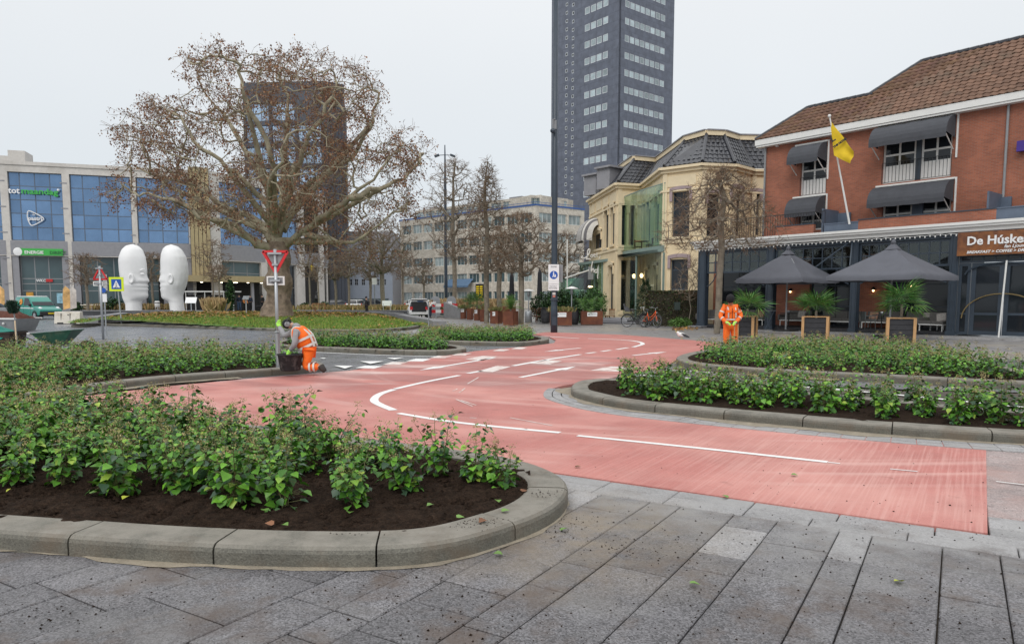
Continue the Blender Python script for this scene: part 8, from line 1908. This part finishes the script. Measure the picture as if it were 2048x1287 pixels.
def small_car(px, D, rz, col, label, hatch=False, z=0, name='parked_car'):
    t = thing(name, label, 'car', gx(px, D, z), rz); lower = [(-2.0,.35),(-2.02,.75),(-1.9,.92),(.9,.92),(1.9,.78),(2.05,.6),(2.05,.35),(1.6,.25),(-1.6,.25)]; shell('body', lower, .85, col, t, bev=.07)
    shell('cabin', [(-1.85,.9),(-1.5,1.40),(.15,1.42),(1.0,.92)], .80, 'glass', t, .14, .9, 1.42, .05); shell('roof', [(-1.52,1.38),(-1.4,1.46),(.1,1.46),(.25,1.38)], .67, col, t, bev=.03)
    for s in (-1, 1):
        for x in (-1.25,1.25): car_wheel(t, x, s*.78)
        MB().bar((-.45,s*.80,.92),(-.5,s*.68,1.40),.07,.03).bar((-1.55,s*.80,.92),(-1.45,s*.69,1.40),.16,.03).build('pillar', M[col], t); MB().box(1.9,2.07,s*.6-.18,s*.6+.18,.62,.76).build('headlight', M['lamp_glass'], t); MB().box(-2.05,-1.93,s*.66-.12,s*.66+.12,.7,.95).build('tail_light', M['sred'], t)
    if hatch:
        MB().bar((-1.5,0,1.46),(-2.3,0,1.62),1.3,.07).build('open_hatch', M[col], t); MB().box(-2.04,-1.85,-.62,.62,.5,1.35).build('boot_opening', M['black'], t); MB().box(-2.12,-1.9,-.8,.8,.30,.5).build('rear_bumper', M[col], t)
    return t
small_car(836, 64.5, 1.75, 'van_white', 'white hatchback standing with its boot wide open beside the barrier', True, name='hatchback_car')
small_car(722, 100, .1, 'van_white', 'white car parked in front of the grey building', z=.1); pm('car_dark', (.03,.035,.045), rough=.3); small_car(754, 99, .1, 'car_dark', 'dark car parked right of the white one at the grey building', z=.1); small_car(838, 105, .2, 'van_white', 'white car parked before the beige office block', z=.1); small_car(682, 102, .1, 'car_dark', 'dark car at the far left of the parked ones', z=.1); small_car(-14, 60, .4, 'grey_m', 'grey car cut off by the left edge of the picture')
# ---- barrier with red and white planks
t = thing('road_barrier', 'red and white striped plank barrier beside the open car', 'barrier', gx(888, 62.5)); W = 55*62.5/FPX; n = 5; z1 = 1.02
for j, z in enumerate((.95, .42)):
    for k in range(n): MB().box(-W/2+W*k/n, -W/2+W*(k+1)/n, -.03, .03, z, z+.26).build('striped_board', M['sred' if k % 2 == 0 else 'white'], t)
for x in (-W*.28, W*.42): MB().box(x-.04,x+.04,-.02,.06,0,1.35).build('leg', M['steel'], t); MB().box(x-.06,x+.06,-.4,.4,0,.06).build('foot', M['steel'], t)
for px, lab in ((871,'left grey rounded panel behind the red and white barrier'),(903,'right grey rounded panel behind the red and white barrier')):
    t = thing('rounded_panel', lab, 'panel', gx(px, 64)); a = [(-.42,.1),(.42,.1)]+[(.42*cos(q*pi/10), 1.45+.42*sin(q*pi/10)) for q in range(11)]; MB().xprism(a, -.03, .03).build('panel', M[pm('panel_grey', (.30,.32,.34))], t); MB().box(-.3,.05,-.05,-.035,1.15,1.4).build('white_notice', M['sign_white'], t); MB().box(-.03,.03,.03,.08,0,1.8).build('leg', M['steel'], t)
t = thing('low_wall', 'grey sloping stone wall between the barrier and the planters', 'wall', gx(905, 58)); MB().add([(-1.9,0,0),(1.6,-1.5,0),(1.6,-1.1,0),(-1.9,.4,0),(-1.9,0,1.35),(1.6,-1.5,.55),(1.6,-1.1,.55),(-1.9,.4,1.35)], [(0,3,2,1),(4,5,6,7),(0,1,5,4),(1,2,6,5),(2,3,7,6),(3,0,4,7)]).build('wall_block', M['rimstone'], t); t.location = gx(925, 61); t.rotation_euler.z = -.5
# ---- left side of the road: works gear
def block_(px0, px1, y0, y1):
    D = 47; b = gx((px0+px1)/2, D); t = thing('barrier_block', 'cream plastic road barrier block at the corner of the lawn', 'barrier', b, -.05); w_ = (px1-px0)*D/FPX/2; h = 24*D/FPX
    pm('cream_plastic', (.66,.62,.54), rough=.6, var=.08, dirt=(.45,.38,.28,.6), dscale=3); o = MB().add([(-w_,-.25,0),(w_,-.25,0),(w_,.25,0),(-w_,.25,0),(-w_,-.15,h),(w_,-.15,h),(w_,.15,h),(-w_,.15,h)], [(0,3,2,1),(4,5,6,7),(0,1,5,4),(1,2,6,5),(2,3,7,6),(3,0,4,7)]).build('shell', M['cream_plastic'], t); bevel(o, .04)
    for x in (-w_*.45, w_*.25): MB().box(x-.012,x+.012,-.22,-.16,.1,h-.1).build('groove', M['black'], t)
    MB().ball((w_*.1,-.2,h*.75), .04, 6).build('filler_cap', M['black'], t)
    for x in (-w_*.5, w_*.5): MB().box(x-.2,x+.2,-.256,.256,0,.09).build('fork_slot', M['black'], t)
block_(112, 165, 622, 646)
t = thing('skip_container', 'grey metal skip heaped with reddish brown earth at the left edge', 'skip', gx(22, 36.5), -.1); h = .62; MB().add([(-1.9,-.7,0),(.75,-.7,0),(.75,.7,0),(-1.9,.7,0),(-2.1,-.85,h),(.98,-.85,h),(.98,.85,h),(-2.1,.85,h)], [(0,3,2,1),(0,1,5,4),(1,2,6,5),(2,3,7,6),(3,0,4,7)]).build('tray', M['grey_m'], t)
MB().box(-2.15,1.03,-.9,-.84,h-.04,h+.04).box(-2.15,1.03,.84,.9,h-.04,h+.04).build('rim', M['white_frame'], t); V = []; F_ = []; nx_, ny_ = 34, 18; pm('red_earth', (.10,.035,.022), rough=.95, var=.4, scale=8, bump=2, bscale=25)
for i in range(nx_+1):
    for j in range(ny_+1): u, v = i/nx_*2-1, j/ny_*2-1; V.append((-.56+u*1.52, v*.83, h-.05+.42*max(0, (1-u**4))*(1-v*v)+.1*noise.noise(Vector((u*6, v*5, 1)))+.05*noise.noise(Vector((u*17, v*13, 5)))))
for i in range(nx_):
    for j in range(ny_): F_.append((i*(ny_+1)+j, (i+1)*(ny_+1)+j, (i+1)*(ny_+1)+j+1, i*(ny_+1)+j+1))
link('earth_heap', npmesh('earth_heap', V, F_, M['red_earth']), t); MB().ball((.35,-.86,.38), .06, 8).build('reflector', M['white'], t)
# wheelbarrow
t = thing('wheelbarrow', 'dark green wheelbarrow with pale handle grips standing behind the ivy', 'wheelbarrow', gx(118, 20.6), .0); pm('barrow_green', (.02,.09,.06), rough=.4, var=.2, scale=6, dirt=(.12,.16,.12,.5), dscale=5)
top = [(-.55,-.32,.60),(.58,-.28,.70),(.58,.28,.70),(-.55,.32,.60)]; bot = [(-.30,-.2,.30),(.22,-.16,.30),(.22,.16,.30),(-.30,.2,.30)]
MB().add(top+bot+[(v[0]*.97, v[1]*.95, v[2]) for v in top]+[(v[0]*.95, v[1]*.92, v[2]+.02) for v in bot], [(0,4,5,1),(1,5,6,2),(2,6,7,3),(3,7,4,0),(4,7,6,5),(8,9,13,12),(9,10,14,13),(10,11,15,14),(11,8,12,15),(12,13,14,15),(0,1,9,8),(1,2,10,9),(2,3,11,10),(3,0,8,11)]).build('tray', M['barrow_green'], t); MB().tube([top[0], top[1], top[2], top[3], top[0]], .015, 6).build('tray_rim', M['barrow_green'], t)
for s in (-1, 1): MB().tube([(.75,s*.08,.22),(.2,s*.18,.28),(-.35,s*.24,.32),(-.85,s*.28,.56),(-1.0,s*.28,.57)], .016, 6).build('handle', M['black'], t); MB().tube([(-.98,s*.28,.57),(-1.16,s*.28,.575)], .024, 8).build('grip', M['white'], t); MB().tube([(-.25,s*.22,.31),(-.32,s*.24,0),(-.1,s*.24,0),(-.05,s*.2,.29)], .014, 6).build('leg', M['black'], t)
MB().tube([(.8,-.05,.2),(.8,.05,.2)], .2, 18).build('wheel', M['tyre'], t)
# tub with green sheeting, spade, broom
t = thing('plastic_tub', 'brown plastic tub covered with bright green sheeting at the left edge', 'tub', gx(8, 20.2), 0); MB().add([(-.6,-.3,0),(.36,-.3,0),(.36,.3,0),(-.6,.3,0),(-.7,-.36,.66),(.44,-.36,.66),(.44,.36,.66),(-.7,.36,.66)], [(0,3,2,1),(4,5,6,7),(0,1,5,4),(1,2,6,5),(2,3,7,6),(3,0,4,7)]).build('shell', M[pm('brown_plastic', (.045,.03,.025), var=.3, scale=5)], t); MB().box(-.72,.46,-.38,.38,.62,.66).build('rim', M['brown_plastic'], t)
V = []; F_ = []; pm('green_sheet', (.0,.22,.17), rough=.5, var=.15)
for i in range(21):
    for j in range(13): u, v = i/20, j/12; V.append((-.75+u*1.0, -.42+v*.84, .60+.30*sin(pi*min(1,u*1.1))**.6*sin(pi*v)**.5*(1.15-u*.6)+.07*noise.noise(Vector((u*7, v*5, 0)))-.12*(v < .1)))
for i in range(20):
    for j in range(12): F_.append((i*13+j, (i+1)*13+j, (i+1)*13+j+1, i*13+j+1))
link('green_sheet', npmesh('green_sheet', V, F_, M['green_sheet'], smooth=True), t)
t = thing('shovel', 'shovel with a pale wooden handle leaning on the brown tub', 'shovel', gx(33, 19.4)); MB().tube([(.02,0,.15),(-.22,.35,.98)], .018, 8).build('handle', M[pm('pale_wood', (.55,.42,.28))], t); MB().add([(-.07,0,.18),(.10,0,.16),(.13,-.05,-.05),(.03,-.07,-.12),(-.07,-.04,-.03)], [(0,1,2,3,4)]).build('blade', M['pale_wood'], t)
t = thing('broom', 'upright broom with dark green bristles standing in the brown tub', 'broom', gx(37, 20.0)); MB().tube([(.0,0,.1),(-.05,0,1.28)], .018, 8).build('handle', M['grey_m'], t); C = []; Dd = []
for k in range(700): a = random.random(); C.append((-.06+random.gauss(0,.045)-.03*a, random.gauss(0,.04), 1.15+.25*a)); Dd.append((random.gauss(-.1,.35), random.gauss(0,.3), random.choice((1,1,.4))))
V, F_, k = leaf_arrays(C, Dd, RNG.normal(size=(700,3)), np.full(700,.17), 'blade'); link('bristles', npmesh('bristles', V, F_, M['leaf'], np.tile((.02,.045,.03), (len(F_),1))), t)
o = flatpoly('sand_patch', GP((30,706),(60,700),(78,708),(72,722),(40,724)), .003, M['sand']); tag(o, kind='structure')
# ---- small things on the square
def info_board(px, D, w_, z0, z1, label, m='sign_white', tilt=.5, legs=1, z=.3):
    t = thing('info_board', label, 'sign', gx(px, D, z)); MB().cbox((0,0,(z0+z1)/2), (w_, .04, z1-z0), R=Matrix.Rotation(-tilt, 3, 'X')).build('panel', M[m], t)
    for x in ([0] if legs == 1 else [-w_*.4, w_*.4]): MB().box(x-.03,x+.03,-.03,.03,0,(z0+z1)/2).build('leg', M['steel'], t)
info_board(383, 66, 1.0, .9, 1.5, 'small white tilted info board right of the white heads'); info_board(493, 50, .42, 1.0, 1.35, 'grey tilted info board on a post at the back of the lawn', 'panel_grey', .8, z=.5); info_board(774, 78, 1.0, .6, 1.15, 'white two legged board on the green strip', tilt=0, legs=2)
t = thing('wooden_rail', 'low wooden rail on the green strip right of the trunk', 'rail', gx(638, 78, .33)); MB().box(-.7,.7,-.05,.05,.75,.85).build('rail', M['teak'], t)
for x in (-.65,.0,.65): MB().box(x-.05,x+.05,-.05,.05,0,.75).build('post', M['teak'], t)
t = thing('wooden_post', 'single wooden post behind the lawn edge', 'post', gx(631, 56, .3)); MB().box(-.06,.06,-.06,.06,-.3,.65).build('shaft', M['teak'], t)
t = thing('litter_bin', 'white litter bin between the two white heads', 'bin', gx(315, 84, .3)); MB().lathe([(.28,0),(.28,1.0),(.2,1.1)], 14).build('drum', M['white'], t, True); MB().lathe([(.29,.85),(.29,.95)], 14).build('opening', M['black'], t)
t = thing('equipment_box', 'dark blue grey box beside the straw grass near the passage', 'box', gx(452, 80, .3)); bevel(MB().box(-.65,.65,-.4,.4,0,.85).build('case', M['frame_blue'], t), .03); MB().box(-.68,.68,-.43,.43,.85,.9).build('lid', M['frame_blue'], t)
t = thing('bench', 'long pale slatted bench left of the white heads', 'bench', gx(186, 84, .2), .05)
for k in range(3): MB().box(-1.6,1.6,-.25+k*.17,-.12+k*.17,.45,.49).build('seat_slat', M['cream_plastic'], t)
MB().box(-1.6,1.6,.26,.3,.7,.82).build('backrest', M['cream_plastic'], t)
for x in (-1.3,0,1.3): MB().box(x-.05,x+.05,-.25,.28,0,.45).build('leg', M['grey_m'], t)
def beach_flag(px, D, cols, label):
    t = thing('banner_flag', label, 'flag', gx(px, D)); H_ = 3.0; pts = [(0,0,0),(0,0,H_*.6),(.1,0,H_*.9),(.35,0,H_),(.6,0,H_*.93)]; MB().tube(pts, .02, 6).build('pole', M['steel'], t)
    V = [(0.02,0,.5),(.75,.0,.7),(.80,0,H_*.85),(.6,0,H_*.92),(.35,0,H_-.02),(.12,0,H_*.9),(.02,0,H_*.6)]; MB().add(V+[(v[0], .015, v[2]) for v in V], [tuple(range(7)), tuple(range(7, 14))[::-1]]).build('cloth', M[cols], t); MB().lathe([(.05,0),(.4,0),(.3,.15),(.05,.2)], 10).build('base', M['black'], t)
pm('banner_or', (.70,.42,.16), var=.5, scale=1.2); pm('banner_wh', (.66,.62,.58), var=.35, scale=1.5); beach_flag(127, 76, 'banner_or', 'orange feather banner left of the pale pier by the van'); beach_flag(140, 77, 'banner_wh', 'pale feather banner right of the pale pier by the van'); beach_flag(-4, 74, 'banner_or', 'orange feather banner at the very left edge')
t = thing('market_tent', 'dark tent with white frame under the gold canopy', 'tent', gx(428, 84, .2)); MB().box(-2.6,2.6,-1,1,0,1.9).build('tent_wall', M['darkroom'], t); MB().box(-2.8,2.8,-1.15,1.15,2.2,2.35).build('tent_roof', M['white_frame'], t)
for k in range(6): MB().box(-2.7+k*1.08-.04,-2.7+k*1.08+.04,-1.1,-1.04,0,2.2).build('tent_pole', M['white_frame'], t)
t = thing('signal_sign', 'dark post with yellow arrows at the curved corner', 'sign', gx(573, 88, .2)); MB().box(-.12,.12,-.1,.1,0,3.6).build('post', M['black'], t)
for z in (2.6,3.0,3.4): MB().box(-.16,.1,-.13,-.1,z,z+.22).build('yellow_panel', M['yellow'], t)
t = thing('statue', 'dark bronze like figure group beside the curved facade', 'sculpture', gx(634, 86, .2)); skin('figure', [(0,0,1.1),(0,0,1.6),(0,0,1.95),(.3,0,1.3),(-.3,0,1.4),(.15,0,.5),(-.15,0,.5),(.2,0,0),(-.2,0,0),(0,0,2.3)], [(0,1),(1,2),(1,3),(1,4),(0,5),(0,6),(5,7),(6,8),(2,9)], [.25,.28,.1,.12,.12,.15,.15,.15,.15,.17], 'black', t, sub=1)
for px, D, h, lab in ((610,84,1.0,'round green shrub at the foot of the curved facade'),(152,80,1.1,'dark evergreen shrub beside the bench'),(226,84,1.6,'brownish green shrub left of the left white head'),(648,84,1.1,'low dark shrub behind the figure group')): bush(px, D, h*1.3, h, h, lab, DG, 500, .2, seed=int(px), z0=.2)
bush(478-16, 79, .9, 3.6, .9, 'narrow evergreen tree in front of the gold canopy', DG, 900, .2, name='evergreen_tree', seed=44, z0=.2, cat='tree')
t = thing('electrical_pole_sign', 'small white sign on a thin pole before the grey building', 'sign', gx(750, 90)); MB().tube([(0,0,0),(0,0,4)], .06, 6).build('pole', M['grey_m'], t); MB().box(-.3,.3,-.1,-.05,3.4,4.2).build('plate', M['sign_white'], t)
# ---- leaves and crumbs lying about
LFM = []
for s in range(3):
    rng = np.random.default_rng(90+s); V, F_, k = leaf_arrays([(0,-.04,.008)], [(0,1,.1)], [(.2*s-.2,0,1)], [.095], 'ivy'); LFM.append((V, F_))
pm('leaf_fresh', (.14,.27,.05), rough=.5, var=.15); pm('leaf_yellow', (.45,.50,.06), rough=.5, var=.15); pm('leaf_brown', (.22,.10,.05), rough=.8, var=.3)
lm = {c: [npmesh('leaf_blade', V, F_, M[c]) for V, F_ in LFM] for c in ('leaf_fresh','leaf_yellow','leaf_brown')}
def fallen(px, py, z, c, label, s=1.0):
    o = link('fallen_leaf', random.choice(lm[c]), None, G(px, py, z), (random.uniform(-.25,.25), random.uniform(-.25,.25), random.random()*6.28), .62*s); tag(o, label, 'leaf')
for a in [(997,1108,.012,'leaf_fresh','bright green leaf on the paving below the kerb joint'),(1128,1059,.012,'leaf_fresh','green leaf lying in the sand at the kerb corner'),(1010,1022,.135,'leaf_fresh','green leaf lying on top of the rounded kerb'),(965,1042,.137,'leaf_brown','brown leaf on the kerb top beside the crumbs'),(1588,950,.014,'leaf_fresh','green leaf on the red path near the end of the long dash'),(1450,993,.014,'leaf_fresh','small green leaf at the lower edge of the red path'),(1797,1163,.008,'leaf_yellow','yellow green leaf on the paving at the right'),(1388,1168,.012,'leaf_fresh','curled green leaf in the joint between the dark slabs'),(250,995,.125,'leaf_yellow','pale yellow leaf on the soil near the left kerb'),(185,985,.125,'leaf_fresh','pale green leaf on the soil further left'),(20,980,.12,'leaf_yellow','small pale leaf on the soil at the left edge'),(570,1050,.13,'leaf_fresh','dark leaf on the inner edge of the front kerb'),(540,1048,.13,'leaf_brown','brown leaf on the soil by the inner kerb edge'),(1048,982,.12,'leaf_brown','orange brown leaf on the soil below the last shrub'),(995,1002,.12,'leaf_fresh','green leaf on the soil at the foot of the last shrub'),(860,1010,.12,'leaf_fresh','green leaf on the soil left of the last shrub'),(920,1035,.12,'leaf_fresh','green leaf near the inner kerb below the last shrub'),(1155,933,.014,'leaf_fresh','small green leaf on the red path near its lower edge'),(225,970,.12,'leaf_fresh','green leaf on the soil beside the yellow one'),(700,1025,.12,'leaf_fresh','leaf on the soil under the front shrubs'),(530,1020,.12,'leaf_fresh','drooping leaf on the soil at the front')]: fallen(*a)
def crumbs(name, pts, smin, smax, m, label):
    V = []; F_ = []; 
    for x, y, z in pts:
        s = random.uniform(smin, smax)*random.random()**.5; b = len(V); a = random.random()*3; q = [(cos(a+k*1.57)*s*random.uniform(.6,1.2), sin(a+k*1.57)*s*random.uniform(.6,1.2)) for k in range(4)]
        V += [(x+u, y+v, z) for u, v in q]+[(x+random.uniform(-.3,.3)*s, y+random.uniform(-.3,.3)*s, z+s*random.uniform(.5,1.0))]; F_ += [(b, b+1, b+4), (b+1, b+2, b+4), (b+2, b+3, b+4), (b+3, b, b+4)]
    tag(link(name, npmesh(name, V, F_, M[m])), label, 'crumbs', None, 'stuff')
pts = []
for (cx_, cy, n, sp) in ((1250,1090,300,.22),(1400,1105,160,.3),(1750,1150,240,.5),(1900,1050,170,.35),(330,1210,160,.3),(60,1230,260,.3),(850,1190,220,.35),(1500,1200,200,.5),(1150,1040,150,.14),(1120,1060,160,.10),(1950,1230,260,.35),(960,1260,260,.25),(1300,1270,160,.3),(1200,1010,90,.3),(1600,1080,120,.4),(1450,1030,60,.4)):
    c = G(cx_, cy)
    for _ in range(n//2): pts.append((c.x+random.gauss(0,sp), c.y+random.gauss(0,sp*.8), .001))
pts = [p for p in pts if not inpoly(p, BEDS['F'][0]) and not inpoly(p, RED)]
crumbs('soil_crumbs', pts, .003, .010, 'soil', 'dark crumbs of soil scattered over the grey paving')
pts = [(G(cx_+random.gauss(0,30), cy+random.gauss(0,4), .13)) for cx_, cy in ((960,1040),(940,1050),(200,1035),(700,1062),(1080,985)) for _ in range(60)]; pts = [(p.x, p.y, .131) for p in pts if inpoly(p, BEDS['F'][0]) and not inpoly(p, BEDS['F'][2])]
crumbs('kerb_crumbs', pts, .003, .009, 'soil', 'dark soil crumbs on top of the foreground kerb')
pts = [(p.x, p.y, .0075) for p in [G(random.uniform(700,1970), random.uniform(790,1060), 0) for _ in range(420)] if inpoly(p, RED) and not inpoly(p, BEDS['F'][0])]; crumbs('path_crumbs', pts, .002, .010, 'soil', 'dark specks of soil on the red path')
P_, N_, inn, rt_ = BEDS['F']; cl = []
for _ in range(9000):
    x, y = random.uniform(-4.5, .6), random.uniform(4.4, 7.2)
    if inpoly((x, y), inn): cl.append((x, y, .105+noise.noise(Vector((x*2.3, y*2.3, 1)))*.035-.004))
crumbs('soil_clods', cl, .006, .032, 'soil', 'dark clods of loose soil in the foreground bed')
cl = []
for kk in ('R1','R2','M'):
    P_, N_, inn, rt_ = BEDS[kk]; xs = [p.x for p in inn]; ys = [p.y for p in inn]
    for _ in range(1500):
        x, y = random.uniform(max(-9, min(xs)), min(12, max(xs))), random.uniform(min(ys), max(ys))
        if inpoly((x, y), inn): cl.append((x, y, .10))
crumbs('soil_clods', cl, .012, .035, 'soil', 'dark clods of loose soil in the middle beds')
